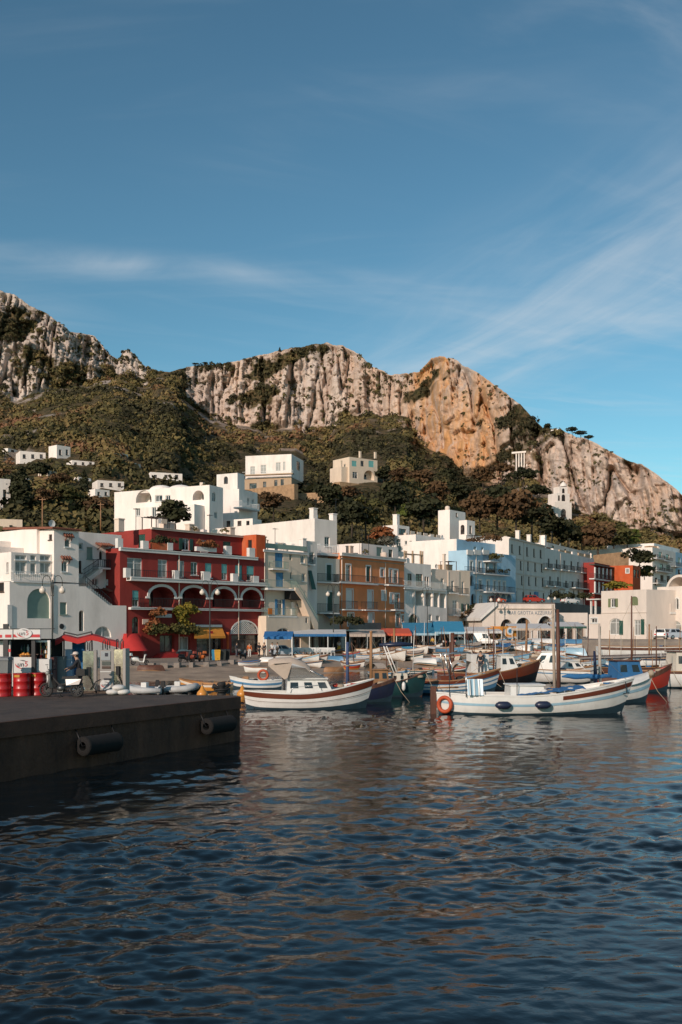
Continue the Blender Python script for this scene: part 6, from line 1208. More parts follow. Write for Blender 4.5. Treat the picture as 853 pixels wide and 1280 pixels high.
# boats pulled up on the shingle
GB = 'small boats pulled up on the shingle'
def beachz(px, Y):
    a = float(np.interp(px, cx, ys_)); b = float(np.interp(px, cx, ye_)); f_ = min(1, max(0, (Y - a) / (b - a))); return 0.02 + (float(np.interp(px, cx, gzv)) - 0.18) * f_ ** 0.9
def beached(label, px0, px1, py, m, bands=(), yaw=0.0, flip=False, cover=None, roll=0.12):
    Y = 90.0; cxp = (px0 + px1) / 2
    for _ in range(25): Y = Yon(py, beachz(cxp, Y)) * 0.5 + Y * 0.5
    rt, h = boat('beached_boat', label, px0, px1, py, m, z=beachz(cxp, Y) + (0.0 if flip else 0.22), Y=Y, bands=bands, yaw=yaw, flip=flip, open_=cover is None, draft=0.25, roll=0 if flip else roll, group=GB, boot=None, rail=b_wood)
    if cxp > 440 and not flip and int(cxp * 7) % 3 == 0: mast(rt, h, 0.58, 1.6 + (int(cxp * 13) % 10) * 0.22, 0.05, (b_dwood, b_wood, b_tarpw)[int(cxp) % 3], lean=0.04 * ((int(cxp) % 5) - 2), stays=True)
    if cover is not None: h.deck(-0.06, 0.02, 0.98, 16, -0.03).build('cover', cover, rt)
    return rt
BL = [(298, 325, 832.5, b_white, [(0.8, 0.95, b_blue)], 0.1, False, b_tarpb, 'blue-covered rowing boat on the shingle nearest the orange-shirted person'), (334, 305, 841, b_white, [], -0.35, False, b_tarpb, 'blue-covered rowing boat tilted on the shingle above the lifebuoy'), (325, 362, 828.5, b_white, [], 0.1, True, None, 'white upturned rowing boat left of the beige spray hood'),
 (372, 409, 827, b_white, [(0.75, 0.95, b_dwood)], -0.45, False, b_tarpw, 'white covered rowing boat with dark side on the shingle below the white chairs'), (344, 372, 826, b_cream, [], 0.2, True, None, 'cream upturned rowing boat behind the beige spray hood'), (432, 466, 829, b_white, [(0.8, 0.95, b_lblue)], 0.1, False, b_tarpw, 'white rowing boat right of the blue post'), (430, 450, 837, b_orange, [(0.5, 0.95, b_red)], 0.0, False, b_tarpb, 'small orange and blue rowing boat beside the blue post'),
 (446, 474, 821, b_white, [], -0.6, False, None, 'white rowing boat pointing at the beige awning'), (462, 492, 823, b_white, [(0.8, 0.95, b_dwood)], -0.6, False, None, 'white rowing boat just right of the tall wooden post'), (478, 505, 825.5, b_white, [], -0.65, False, None, 'white rowing boat in front of the blue-shirted person'), (486, 512, 815, b_white, [(0.8, 0.95, b_blue)], -0.4, False, b_tarpw, 'white covered rowing boat under the red awning'), (505, 533, 817, b_white, [], -0.5, False, b_tarpc, 'rowing boat under a bright cyan cover'),
 (520, 548, 814, b_white, [], -0.4, False, None, 'white rowing boat right of the cyan-covered one'), (538, 566, 817, b_white, [(0.8, 0.95, b_dwood)], -0.5, False, b_tarpw, 'white rowing boat below the gabled blue tent'), (570, 600, 818, b_white, [], -0.3, False, None, 'white rowing boat in front of the white hatchback'), (596, 622, 819, b_white, [(0.8, 0.95, b_lblue)], -0.3, False, None, 'white rowing boat in front of the small white van'), (628, 662, 813, b_white, [], -0.2, True, None, 'white upturned boat in front of the orange kiosk'), (690, 728, 818, b_lblue, [], -0.25, True, None, 'pale blue upturned boat right of the thick timber mast top'),
 (700, 735, 812, b_white, [], -0.2, False, None, 'white rowing boat below the bar wing'), (660, 690, 822, b_cream, [], 0.1, False, None, 'cream open boat behind the motor cruiser wheelhouse'), (545, 585, 826, b_cream, [], 0.1, False, b_tarp, 'sand-coloured covered boat behind the striped boat'), (585, 625, 829, b_white, [], 0.15, False, b_tarpw, 'white covered boat behind the black-hulled boat'), (620, 655, 826, b_white, [(0.7, 0.9, b_lblue)], 0.1, False, None, 'white and blue open boat left of the orange wooden post'),
 (172, 205, 838.5, b_dwood, [], 0.1, True, None, 'old brown upturned boat on the shingle below the white scooter'), (355, 385, 836, b_grey, [], 0.2, True, None, 'grey upturned hull behind the cabin launch'), (405, 430, 840, b_wood, [], 0.3, True, None, 'brown upturned boat left of the blue post')]
for a, b_, py, m_, bd, yw, fl, cv_, lb in BL: beached(lb, a, b_, py, m_, bd, (yw - 0.55 if yw < 0 else yw + 0.2) if a > 420 else yw * 1.4, fl, cv_)
rr = random.Random(31); k = 0
while k < 66:
    px = rr.uniform(440, 738) if k % 5 else rr.uniform(350, 440); w = rr.uniform(18, 34); py = rr.uniform(807, 834) - (px - 440) * 0.012; m_ = rr.choice([b_white] * 6 + [b_cream, b_lblue, b_wood, b_blue]); yw = rr.choice([-1, -1, -1, 1]) * rr.uniform(0.6, 1.15); dr = rr.choice([1, 1, 1, -1])
    bm = rr.choice([b_blue, b_red, b_lblue, b_dwood, b_navy, b_green]); fl = rr.random() < 0.22; cv_ = rr.choice([None, None, None, b_tarpw, b_tarpb, b_tarp]); CN = {b_white: 'white', b_cream: 'cream', b_lblue: 'pale blue', b_wood: 'varnished', b_blue: 'mid-blue', b_red: 'red', b_dwood: 'brown', b_navy: 'navy', b_green: 'green'}
    lm = ('near the tall wooden post', 'below the beige awning', 'below the coral awning', 'below the blue sloping awning', 'below the gabled tent', 'below the parked white cars', 'below the orange kiosk', 'below the bar arches', 'behind the thick timber mast', 'below the bar wing')[min(9, int((px - 440) / 30))] if px >= 440 else ('behind the spray hood', 'below the white chairs', 'left of the blue post')[min(2, int((px - 350) / 30))]
    lb = '%s %s boat, %s stripe, %s row %s' % (CN[m_], 'upturned' if fl else 'open' if cv_ is None else {b_tarpw: 'white-covered', b_tarpb: 'blue-covered', b_tarp: 'tan-covered'}[cv_], CN[bm], 'back' if py < 816 else 'middle' if py < 824 else 'front', lm); used = globals().setdefault('USEDL', set())
    if lb in used: continue
    used.add(lb); beached(lb, px - dr * w / 2, px + dr * w / 2, py, m_, [(0.78, 0.94, bm)], yw, fl, cv_, rr.uniform(-0.15, 0.2)); o_ = bpy.data.objects[-1] if False else None; k += 1
# mooring posts standing in the shallows
def post(label, px, y_top, y_bot, r, m, z=0.0, Y=None, lean=0.0, cat='post', name='mooring_post'):
    Y = Y or Yon(y_bot, z); zt_ = zat(y_top, Y); rt = empty(name, (*XY(px, Y), z), 0, label, cat, 'mooring posts'); hgt = zt_ - z
    MB().tube([(0, 0, -0.6), (lean * hgt * 0.5, 0, hgt * 0.5), (lean * hgt, 0, hgt)], [r, r * 0.93, r * 0.82], 9).build('shaft', m, rt); MB().lathe([(r * 0.8, -0.02), (r * 1.0, 0.02), (r * 1.0, 0.10), (r * 0.5, 0.14), (0.01, 0.15)], 9, (lean * hgt, 0, hgt)).build('cap', m, rt)
    q = MB(); q.tube([(r * 1.15 * math.cos(t_), r * 1.15 * math.sin(t_), hgt * 0.45 + 0.03 * t_ / 6.28) for t_ in np.linspace(0, 18.8, 30)], 0.025, 5); q.build('rope_lashing', m_rope, rt)
post('blue painted mooring post right of the cabin launch', 434.5, 805, 856, 0.13, paint('faded_blue_post_paint', (0.05, 0.08, 0.17), 0.8)); post('tall bare wooden post among the rowing boats', 464, 791, 852, 0.14, b_wood); post('wooden post in front of the red awning', 493, 787, 826, 0.16, b_wood, 0.3); post('red-brown post beside the sand-coloured covered boat', 566, 793, 846, 0.17, b_dwood); post('orange wooden post in front of the bar arches', 658, 776, 822, 0.17, b_wood, 0.2, lean=0.02); post('thin orange post in front of the harbour office corner', 812, 782, 832, 0.09, b_wood); post('thin pale post at the right edge by the quay', 842, 772, 812, 0.10, b_tarpw)

# ================================================================ PIER AND FUEL STATION
DZ = 1.71
m_pier = mat('pier_concrete', (0.072, 0.048, 0.035), 0.8, var=0.6, scale=1.1, bump=0.7, bscale=7, dirt=0.75, dcol=(0.115, 0.075, 0.05)); m_pwall = mat('stained_pier_wall', (0.135, 0.054, 0.031), 0.9, var=0.6, scale=1.6, bump=0.9, bscale=8, dirt=0.85, dcol=(0.014, 0.010, 0.009), streak=0.25)  # deck concrete darkened to stand in for the shade lying over it
m_kerbp = mat('rusty_pier_edge', (0.14, 0.052, 0.030), 0.85, var=0.4, scale=1.6, bump=0.5, bscale=10, dirt=0.5, dcol=(0.02, 0.015, 0.012))
A_ = XY(37, 29.2); B_ = XY(300, 38.5); ev = Vector((B_[0] - A_[0], B_[1] - A_[1])).normalized(); A0 = (A_[0] - ev.x * 14, A_[1] - ev.y * 14); PF = [(-60, A0[1]), A0, A_, B_, XY(296, 39.0), XY(160, 39.4), XY(150, 43.5), XY(70, 51), (-60, 60)]
MB().prism(PF, -3.0, DZ - 0.46, 'z').build('pier', m_pwall, kind='structure')
def offset_poly(pf, d):
    c_ = (-25, 42); out = []
    for x, y in pf: v = Vector((x - c_[0], y - c_[1])); v.normalize(); out.append((x + v.x * d, y + v.y * d))
    return out
pe = [(x + 0.05, y - 0.10) for x, y in PF[:4]] + PF[4:]
MB().prism(pe, DZ - 0.455, DZ - 0.004, 'z').build('pier_edge', m_kerbp, kind='structure')
MB().add([(x, y, DZ) for x, y in PF], [tuple(range(len(PF)))]).build('pier_deck', m_pier, kind='structure')
ed = Vector((B_[0] - A_[0], B_[1] - A_[1], 0)).normalized(); en = Vector((ed.y, -ed.x, 0)); erz = math.atan2(ed.y, ed.x)
# construction joints, timber rubbing posts, weed along the tide line
bay = MB().box(-1.13, -0.035, 0.16, 1.13, 0.03, DZ - 0.50).mesh('wall_panel'); bay.materials.append(m_pwall); pier_o = bpy.data.objects['pier']
for k in range(10):
    c_ = Vector((B_[0], B_[1], 0)) - ed * (1.25 + 2.34 * k); o = bpy.data.objects.new('wall_panel', bay); link(o, pier_o); o.location = c_ + en * (0.015 + 0.02 * ((k * 7) % 3)); o.rotation_euler = (0, 0, erz)
q = MB(); rr = random.Random(6); n = 150; c0 = Vector((B_[0], B_[1], 0)); rows = []
for zz, off, jz in ((-0.25, 0.10, 0), (0.0, 0.12, 0.03), (0.12, 0.09, 0.06), (0.24, 0.055, 0.10)): rows.append([tuple(c0 - ed * (24.0 * k / n) + en * (off + rr.uniform(-0.02, 0.03)) + Vector((0, 0, zz + rr.uniform(-jz, jz)))) for k in range(n + 1)])
q.grid(rows); q.build('tide_weed', mat('tide_weed', (0.018, 0.020, 0.010), 0.6, var=0.6, scale=5, bump=0.8, bscale=14), pier_o)
def pierwall(px, d=0.0):   # point on the pier's long face at column px
    k = (A_[0] - tx(px) * A_[1]) / (tx(px) * ed.y - ed.x); return Vector((A_[0], A_[1], 0)) + ed * k + en * d
for px, lb, z in ((116, 'black rubber cylinder fender on the pier face, left one', 0.72), (265, 'black rubber cylinder fender on the pier face, right one near the end', 0.78)):
    p = pierwall(px, 0.31); rt = empty('pier_fender', (p.x, p.y, z), erz, lb, 'fender', 'pier fenders'); q = MB(); ln = 1.55
    q.lathe([(0.14, -ln/2), (0.28, -ln/2), (0.31, -ln/2 + 0.05)] + [(0.31 - 0.025 * (k % 2), -ln/2 + 0.1 + (ln - 0.2) * k / 10) for k in range(11)] + [(0.31, ln/2 - 0.05), (0.28, ln/2), (0.14, ln/2), (0.14, -ln/2)], 18); o = q.build('roller', mat('near_black_rubber', (0.006, 0.005, 0.005), 0.9), rt); o.rotation_euler = (0, R(90), 0)  # near-black tone keeps the sun-facing fender ends dark
    q = MB(); q.tube([(-ln/2 - 0.02, 0.26, 0.50), (-ln/2 - 0.02, 0.0, 0.02), (ln/2 + 0.02, 0.0, 0.02), (ln/2 + 0.02, 0.26, 0.50)], 0.02, 6); q.build('chain', m_iron, rt)
def deckp(px, py, z=DZ): return onz(px, py, z)
# bollards and buoys
for px, py, lb in ((277, 869, 'black double-horned bollard at the end of the pier'),):
    p = deckp(px, py); rt = empty('bollard', p, 0.4, lb, 'bollard'); MB().lathe([(0.18, 0), (0.18, 0.06), (0.12, 0.1), (0.12, 0.34), (0.19, 0.42), (0.15, 0.5), (0.01, 0.52)], 14).build('post', m_rub, rt); MB().tube([(-0.34, 0, 0.40), (-0.16, 0, 0.30), (0.16, 0, 0.30), (0.34, 0, 0.40)], [0.08, 0.07, 0.07, 0.08], 10).build('horn', m_rub, rt)
    q = MB(); q.tube([((0.17 + 0.012 * t_) * math.cos(t_), (0.17 + 0.012 * t_) * math.sin(t_), 0.10 + 0.012 * t_) for t_ in np.linspace(0, 16, 36)], 0.04, 6); q.build('mooring_rope', m_rub, rt)
for px, py, z, lb in ((253, 868, 0.0, 'orange marker buoy beside the orange rowing boat'), (303, 868, 0.0, 'orange marker buoy between pier and cabin launch')):
    p = onz(px, py + 2, z); rt = empty('marker_buoy', p, 0, lb, 'buoy', 'marker buoys'); MB().lathe([(0.05, -0.2), (0.3, -0.1), (0.36, 0.1), (0.30, 0.26), (0.14, 0.42), (0.08, 0.62), (0.01, 0.66)], 14).build('float', b_orange, rt); MB().tube([(0, 0, 0.6), (0.05, 0, 0.75), (0, 0, 0.8)], 0.025, 6).build('eye', m_iron, rt)
# oil drums
m_drum = mat('red_drum_enamel', (0.42, 0.012, 0.014), 0.35, var=0.25, scale=3, dirt=0.35, dcol=(0.14, 0.02, 0.02), coat=0.2); m_lid = mat('rusty_drum_lid', (0.20, 0.10, 0.06), 0.7, var=0.4, scale=5)
for px, py, lb in ((3, 870.5, 'red oil drum cut by the left edge with a yellow tag'), (27.5, 870, 'middle red oil drum of the three, yellow tag on its rim'), (47.5, 869, 'red oil drum nearest the moped')):
    p = deckp(px, py); rt = empty('oil_drum', p, random.random() * 6, lb, 'drum', 'red oil drums'); pr = [(0.28, 0), (0.335, 0.0), (0.345, 0.02), (0.33, 0.04)]
    for zz in (0.29, 0.58): pr += [(0.33, zz - 0.03), (0.348, zz), (0.33, zz + 0.03)]
    pr += [(0.33, 0.84), (0.347, 0.86), (0.345, 0.885), (0.32, 0.885)]; MB().lathe(pr, 24).build('body', m_drum, rt); MB().lathe([(0.325, 0.865), (0.001, 0.865)], 24).build('lid', m_lid, rt); MB().lathe([(0.04, 0.866), (0.04, 0.90), (0.001, 0.90)], 8, (0.2, 0.05, 0)).build('bung', m_iron, rt)
    rt.rotation_euler[2] = 0; MB().grid([[(0.347 * math.sin(a), -0.347 * math.cos(a), z) for a in np.linspace(-0.65, 0.05, 6)] for z in (0.74, 0.83)]).build('tag', mat('yellow_tag', (0.50, 0.24, 0.02), 0.6), rt)
# kiosk
m_ink = mat('dark_sign_ink', (0.02, 0.022, 0.035), 0.5); m_sred = mat('sign_red', (0.50, 0.015, 0.022), 0.5); m_sign = mat('sign_white', (0.62, 0.60, 0.58), 0.5, var=0.08, dirt=0.15)
YK = 43.0
def kx(px, Y=YK): return tx(px) * Y
def kz(py, Y=YK): return zat(py, Y)
def logo(parent, x, y, z, s):
    """dark 'un' with a red '5' and a crescent swoosh under it"""
    letters('un', s, m_ink, parent, (x - s * 0.22, y, z), (R(90), 0, 0), 'logo_letters', 0.005, shear=0.15); letters('5', s * 1.05, m_sred, parent, (x + s * 0.56, y, z + s * 0.03), (R(90), 0, 0), 'logo_numeral', 0.005, shear=0.15)
    q = MB(); n = 16; A = [(x + s * 0.95 * math.cos(t_), y - 0.003, z + s * 0.62 * math.sin(t_)) for t_ in np.linspace(R(165), R(290), n)]; Bq = [(x + s * (0.95 - 0.20 * math.sin(math.pi * k / (n - 1))) * math.cos(t_), y - 0.003, z + s * (0.62 - 0.16 * math.sin(math.pi * k / (n - 1))) * math.sin(t_)) for k, t_ in enumerate(np.linspace(R(165), R(290), n))]; q.grid([A, Bq], smooth=False); q.build('logo_swoosh', m_sred, parent)
    q = MB(); A = [(x + s * 0.95 * math.cos(t_), y - 0.003, z + s * 0.62 * math.sin(t_)) for t_ in np.linspace(R(40), R(110), n)]; Bq = [(x + s * (0.95 - 0.12 * math.sin(math.pi * k / (n - 1))) * math.cos(t_), y - 0.003, z + s * (0.62 - 0.13 * math.sin(math.pi * k / (n - 1))) * math.sin(t_)) for k, t_ in enumerate(np.linspace(R(40), R(110), n))]; q.grid([A, Bq], smooth=False); q.build('logo_arc', m_ink, parent)
rt = empty('fuel_kiosk', (0, 0, DZ), 0, 'white and red fuel kiosk with dark counter opening and round logo sign', 'kiosk'); rt.location = (kx(30), YK, DZ); ox, oy, oz = kx(30), YK, DZ
def K(px0, py0, px1, py1, y0, y1, m, name, parent=rt): return MB().box(kx(px0) - ox, y0, kz(py1) - oz, kx(px1) - ox, y1, kz(py0) - oz).build(name, m, parent)
fa = K(-40, 786.5, 53.5, 799, -0.35, -0.25, m_sign, 'fascia'); K(20.2, 793, 53, 796.6, -0.365, -0.352, m_sred, 'fascia_stripe', fa); K(-40, 793.5, 6, 797, -0.365, -0.352, m_sred, 'fascia_stripe', fa); K(10, 793.2, 17.5, 796.8, -0.365, -0.352, m_sred, 'fascia_stripe', fa)
K(19.2, 786.3, 19.8, 799.2, -0.37, -0.24, m_iron, 'fascia_joint', fa); K(-40, 785.8, 54, 786.5, -0.38, 1.8, m_iron, 'roof', rt)
ov = MB(); xc, zc_ = kx(33) - ox, kz(791.8) - oz; ov.prism([(xc + 0.36 * math.cos(t_), zc_ + 0.22 * math.sin(t_)) for t_ in np.linspace(0, 6.283, 25)[:-1]], -0.40, -0.37); o = ov.build('logo_disc', m_sign, fa); logo(o, xc, -0.405, zc_, 0.27)
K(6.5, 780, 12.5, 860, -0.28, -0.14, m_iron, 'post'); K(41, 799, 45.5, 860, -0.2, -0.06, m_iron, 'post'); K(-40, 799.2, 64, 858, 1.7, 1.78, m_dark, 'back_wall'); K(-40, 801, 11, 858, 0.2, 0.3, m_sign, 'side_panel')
ct = K(16, 821.5, 41, 858, -0.1, 0.55, m_sign, 'counter'); logo(ct, kx(28.5) - ox, -0.112, kz(830.5) - oz, 0.30); ct2 = K(45.6, 824, 61.5, 858, 0.0, 0.6, m_sign, 'counter'); K(44, 800.5, 62.5, 803, 0.0, 0.1, m_frame, 'window_head'); K(59.5, 803, 62.5, 823.9, 0.0, 0.1, m_frame, 'window_post'); K(45.6, 803.2, 59.4, 823.9, 0.55, 0.6, m_glass, 'window')
q = MB(); x0 = kx(26) - ox
for k in range(7): q.ball((kx(25 + k * 1.6) - ox, 0.15 + 0.05 * (k % 2), kz(819.6) - oz + 0.03 * (k % 3)), 0.075, 8, 6)
q.build('fruit', b_orange, rt); MB().lathe([(0.1, 0), (0.26, 0.08), (0.28, 0.09), (0.1, 0.03)], 14, (kx(30) - ox, 0.17, kz(821.4) - oz)).build('fruit_bowl', b_wood, rt)
for px, m_ in ((19, m_glass), (27, m_frame), (32.5, m_frame), (22, m_sgreen)): MB().lathe([(0.045, 0), (0.05, 0.02), (0.05, 0.2), (0.018, 0.27), (0.018, 0.33), (0.001, 0.335)], 10, (kx(px) - ox, 0.9, kz(816) - oz)).build('bottle', m_, rt)
K(14, 818.3, 41, 819.3, 0.75, 1.1, m_dframe, 'shelf'); rr = random.Random(4)
for k in range(16): px = 46.5 + rr.random() * 11; py = (811, 817, 823)[k % 3]; MB().box(kx(px) - ox, 0.3, kz(py) - oz, kx(px + 1.6) - ox, 0.5, kz(py - 3.2 - rr.random() * 1.5) - oz).build('packet', (m_sgreen, b_orange, m_redc, m_frame, b_wood)[k % 5], rt)
K(13.2, 811, 16.2, 815, -0.3, -0.27, m_sred, 'round_sign'); K(14.4, 815, 15.0, 858, -0.29, -0.27, m_frame, 'sign_post')
o = MB(); p = deckp(4.5, 868.5); rtb = empty('waste_bin', (tx(4) * 41.5, 41.5, DZ), 0, 'grey wheeled waste bin behind the drums at the left edge', 'bin'); MB().hexa([(-0.24, -0.24, 0.06), (0.24, -0.24, 0.06), (0.24, 0.24, 0.06), (-0.24, 0.24, 0.06), (-0.3, -0.3, 1.28), (0.3, -0.3, 1.28), (0.3, 0.3, 1.28), (-0.3, 0.3, 1.28)]).build('body', mat('grey_bin_plastic', (0.16, 0.17, 0.17), 0.6), rtb); MB().hexa([(-0.33, -0.34, 1.29), (0.33, -0.34, 1.29), (0.33, 0.33, 1.29), (-0.33, 0.33, 1.29), (-0.28, -0.28, 1.40), (0.28, -0.28, 1.40), (0.28, 0.3, 1.44), (-0.28, 0.3, 1.44)]).build('lid', mat('grey_bin_plastic', (0, 0, 0)), rtb)
# red canvas canopy, fence and shelf beside the kiosk
YC = 45.5; rt = empty('red_canopy', (tx(112) * YC, YC, DZ), 0, 'red canvas canopy on dark frame over the fuel pumps', 'canopy'); cx0 = tx(112) * YC
def Cp(px, py, dy=0.0): return (tx(px) * (YC + dy) - cx0, dy, zat(py, YC + dy) - DZ)
q = MB(); rows = []
for dy, ly in ((-1.3, 2.2), (-0.6, 0.4), (0.0, 0.0), (0.8, 0.6), (1.4, 2.0)): rows.append([Cp(px, py + ly + 1.5, dy) for px, py in ((69, 797), (74, 795), (80, 791), (88, 792.5), (97, 795), (106, 793), (115, 790.5), (124, 792.5), (135, 796.5), (148, 799.5))])
q.grid(rows); q.grid([[(p[0], p[1] - 0.01, p[2] - e) for p in rows[0]] for e in (0.0, 0.22)]); q.build('canvas', m_redc, rt); q = MB()
for px, dy in ((80, -1.0), (115, -1.0), (80, 1.0), (115, 1.0), (146, -0.9)): a = Cp(px, 800, dy); q.tube([(a[0], dy, 0), (a[0], dy, Cp(px, 791 if px < 140 else 799, dy)[2])], 0.035, 7)
for a, b_ in (((80, 790.3), (97, 794)), ((97, 794), (115, 789.8))): q.bar(Cp(*a, -1.3), Cp(*b_, -1.3), 0.06)
q.build('frame', m_iron, rt)
rt = empty('picket_fence', (tx(105) * 46.2, 46.2, DZ), 0, 'low white picket fence behind the fuel pumps', 'fence'); fx = tx(105) * 46.2
for py in (823.5, 834): MB().box(tx(79) * 46.2 - fx, -0.03, zat(py, 46.2) - DZ - 0.04, tx(129) * 46.2 - fx, 0.03, zat(py, 46.2) - DZ + 0.04).build('rail', m_frame, rt)
pm = MB().box(-0.045, -0.055, 0.0, 0.045, -0.031, 0.52).mesh('picket'); pm.materials.append(m_frame)
for k in range(17): o = bpy.data.objects.new('picket', pm); link(o, rt); o.location = (tx(80 + k * 3.0) * 46.2 - fx, 0, zat(835.5, 46.2) - DZ)
MB().box(tx(79) * 46.2 - fx, 0.02, 0, tx(80) * 46.2 - fx, 0.08, 1.3).box(tx(128) * 46.2 - fx, 0.02, 0, tx(129) * 46.2 - fx, 0.08, 1.3).build('post', m_frame, rt)
def prop(name, label, cat, px0, py0, px1, py1, Y, dep, m, z=DZ, bev=0.06):
    rt = empty(name, (tx((px0 + px1) / 2) * Y, Y, z), 0, label, cat); w = (px1 - px0) / FPX * Y / 2; h_ = zat(py0, Y) - z; b0 = max(0.0, zat(py1, Y) - z)
    MB().box(-w, 0, b0, w, dep, h_).build('body', m, rt); MB().box(-w - 0.02, -0.02, h_ + 0.003, w + 0.02, dep + 0.02, h_ + 0.04).build('top', m, rt); return rt, w, h_
rt, w, h_ = prop('drinks_cabinet', 'grey cabinet between the white counter and the picket fence', 'cabinet', 66, 822, 80, 858, 44.2, 0.6, mat('grey_cabinet', (0.24, 0.25, 0.24), 0.6)); MB().box(-w + 0.04, -0.012, 0.3, w - 0.04, -0.004, h_ - 0.1).build('door', mat('grey_cabinet_door', (0.29, 0.30, 0.28), 0.5), rt)
rt, w, h_ = prop('ice_box', 'pale blue drinks box on the fence behind the man', 'box', 81.5, 813, 90, 858, 44.6, 0.5, mat('pale_blue_panel', (0.36, 0.45, 0.58), 0.5)); MB().box(-w, -0.01, h_ - 0.42, w, -0.003, h_ - 0.38).build('seam', m_frame, rt)
rt, w, h_ = prop('dark_fridge', 'dark maroon vending fridge left of the moped', 'fridge', 57.5, 823, 67, 858, 43.4, 0.55, mat('maroon_panel', (0.10, 0.015, 0.015), 0.4)); MB().box(-w + 0.05, -0.012, 0.5, w - 0.05, -0.004, h_ - 0.15).build('glass_door', m_glass, rt); MB().box(-w, -0.012, 0.24, w, -0.004, 0.32).build('red_trim', m_sred, rt)
rt = empty('hanging_tarp', (tx(98) * 45.0, 45.0, DZ), 0, 'dark blue tarpaulin hanging behind the man with the cap', 'tarpaulin'); q = MB(); q.grid([[(-0.28 + 0.08 * k, 0.05 * math.sin(k * 1.9), zz + DZ * 0) for k in range(8)] for zz in (0.5, 1.0, 1.6, 2.0)]); q.build('cloth', b_tarpb, rt); MB().tube([(-0.3, 0, 2.02), (0.32, 0, 2.02)], 0.02, 6).tube([(0.3, 0, 0), (0.3, 0, 2.02)], 0.02, 6).build('rail', m_iron, rt)
# fuel pumps
m_pump = mat('pump_grey', (0.30, 0.27, 0.25), 0.45, var=0.15, dirt=0.3); m_pshine = mat('brushed_pump_steel', (0.62, 0.52, 0.44), 0.22, metal=0.85, var=0.45, scale=4); m_lcd = mat('pump_display', (0.10, 0.105, 0.10), 0.2)
def pump(label, px, py, w, h_, rz, face=False):
    p = deckp(px, py); p.z = DZ; rt = empty('fuel_pump', p, rz, label, 'fuel pump', 'fuel pumps')
    MB().box(-w/2, -0.2, 0.08, w/2, 0.2, h_).build('cabinet', m_pump if face else m_pshine, rt); MB().box(-w/2 - 0.1, -0.3, 0, w/2 + 0.1, 0.3, 0.078).build('plinth', m_pier, rt)
    sd = MB().box(w/2 + 0.004, -0.22, 0.1, w/2 + 0.12, 0.22, h_ + 0.04); sd.build('side_column', m_pump, rt)
    if face:
        hd = MB().box(-w/2 + 0.04, -0.23, h_ - 0.42, w/2 - 0.02, -0.202, h_ - 0.05).build('head_panel', mat('pump_head_blue_grey', (0.30, 0.32, 0.33), 0.4), rt); MB().box(-0.02, -0.245, h_ - 0.26, 0.10, -0.232, h_ - 0.12).build('display', m_ink, hd)
        MB().box(-w/2 + 0.08, -0.23, h_ - 0.62, w/2 - 0.02, -0.202, h_ - 0.46).build('price_display', m_lcd, rt); MB().box(-w/2 + 0.08, -0.23, h_ - 0.76, w/2 - 0.02, -0.202, h_ - 0.66).build('keypad', m_dframe, rt); MB().box(-w/2, -0.215, h_ - 0.9, w/2, -0.202, h_ - 0.87).build('trim_strip', m_frame, rt); MB().box(-w/2 + 0.15, -0.23, h_ - 1.22, w/2 - 0.02, -0.202, h_ - 1.15).build('card_slot', m_ink, rt)
        q = MB(); q.prism([(0.0 + 0.22 * math.cos(t_), 0.34 + 0.22 * math.sin(t_)) for t_ in np.linspace(0, 6.283, 25)[:-1]], -0.215, -0.203); o = q.build('logo_disc', m_sign, rt); logo(o, 0, -0.218, 0.34, 0.19)
        q = MB(); q.tube([(-w/2 + 0.02, -0.2, 0.55), (-w/2 - 0.18, -0.24, 0.45), (-w/2 - 0.26, -0.25, 0.25), (-w/2 - 0.15, -0.25, 0.1), (w/2, -0.27, 0.1)], 0.022, 7); q.build('hose', m_rub, rt)
    else:
        nz = MB(); nz.box(-0.06, -0.30, h_ * 0.42, 0.09, -0.205, h_ * 0.62); nz.tube([(0.02, -0.26, h_ * 0.45), (0.10, -0.28, h_ * 0.34)], 0.03, 7); nz.build('nozzle', m_rub, rt); MB().tube([(0.05, -0.27, h_ * 0.42), (0.16, -0.26, h_ * 0.25), (0.20, -0.25, 0.3), (0.08, -0.25, 0.14)], 0.022, 7).build('hose', m_rub, rt); MB().box(-w/2 + 0.03, -0.216, h_ * 0.66, w/2 - 0.03, -0.203, h_ - 0.06).build('upper_panel', m_pshine, rt)
    q = MB()
    for s_ in (-0.09, 0.09): q.tube([(s_ - 0.05, 0, h_), (s_ - 0.05, 0, h_ + 0.32), (s_, 0, h_ + 0.42), (s_ + 0.05, 0, h_ + 0.32), (s_ + 0.05, 0, h_ + 0.05)], 0.022, 7)
    q.build('hose_mast', m_iron, rt); return rt
pump('grey fuel pump with round logo facing the camera', 133, 866, 0.44, 1.75, R(4), True); pump('steel fuel pump at the right, warm reflections on its panel', 150, 866, 0.42, 1.77, R(-10)); pump('steel fuel pump just right of the man with the cap', 111, 866, 0.42, 1.70, R(8))
rt = empty('sack_pile', (tx(158) * 40.5, 39.2, DZ), 0, 'pale sacks lying beside the right-hand fuel pump', 'sacks'); 
for k, (a, b_) in enumerate(((-0.25, 0.0), (0.15, 0.05), (-0.02, 0.02))): MB().ball((a, b_, 0.12 + (0.17 if k == 2 else 0)), 0.28, 12, 7, 0.45).build('sack', b_tarpw, rt)

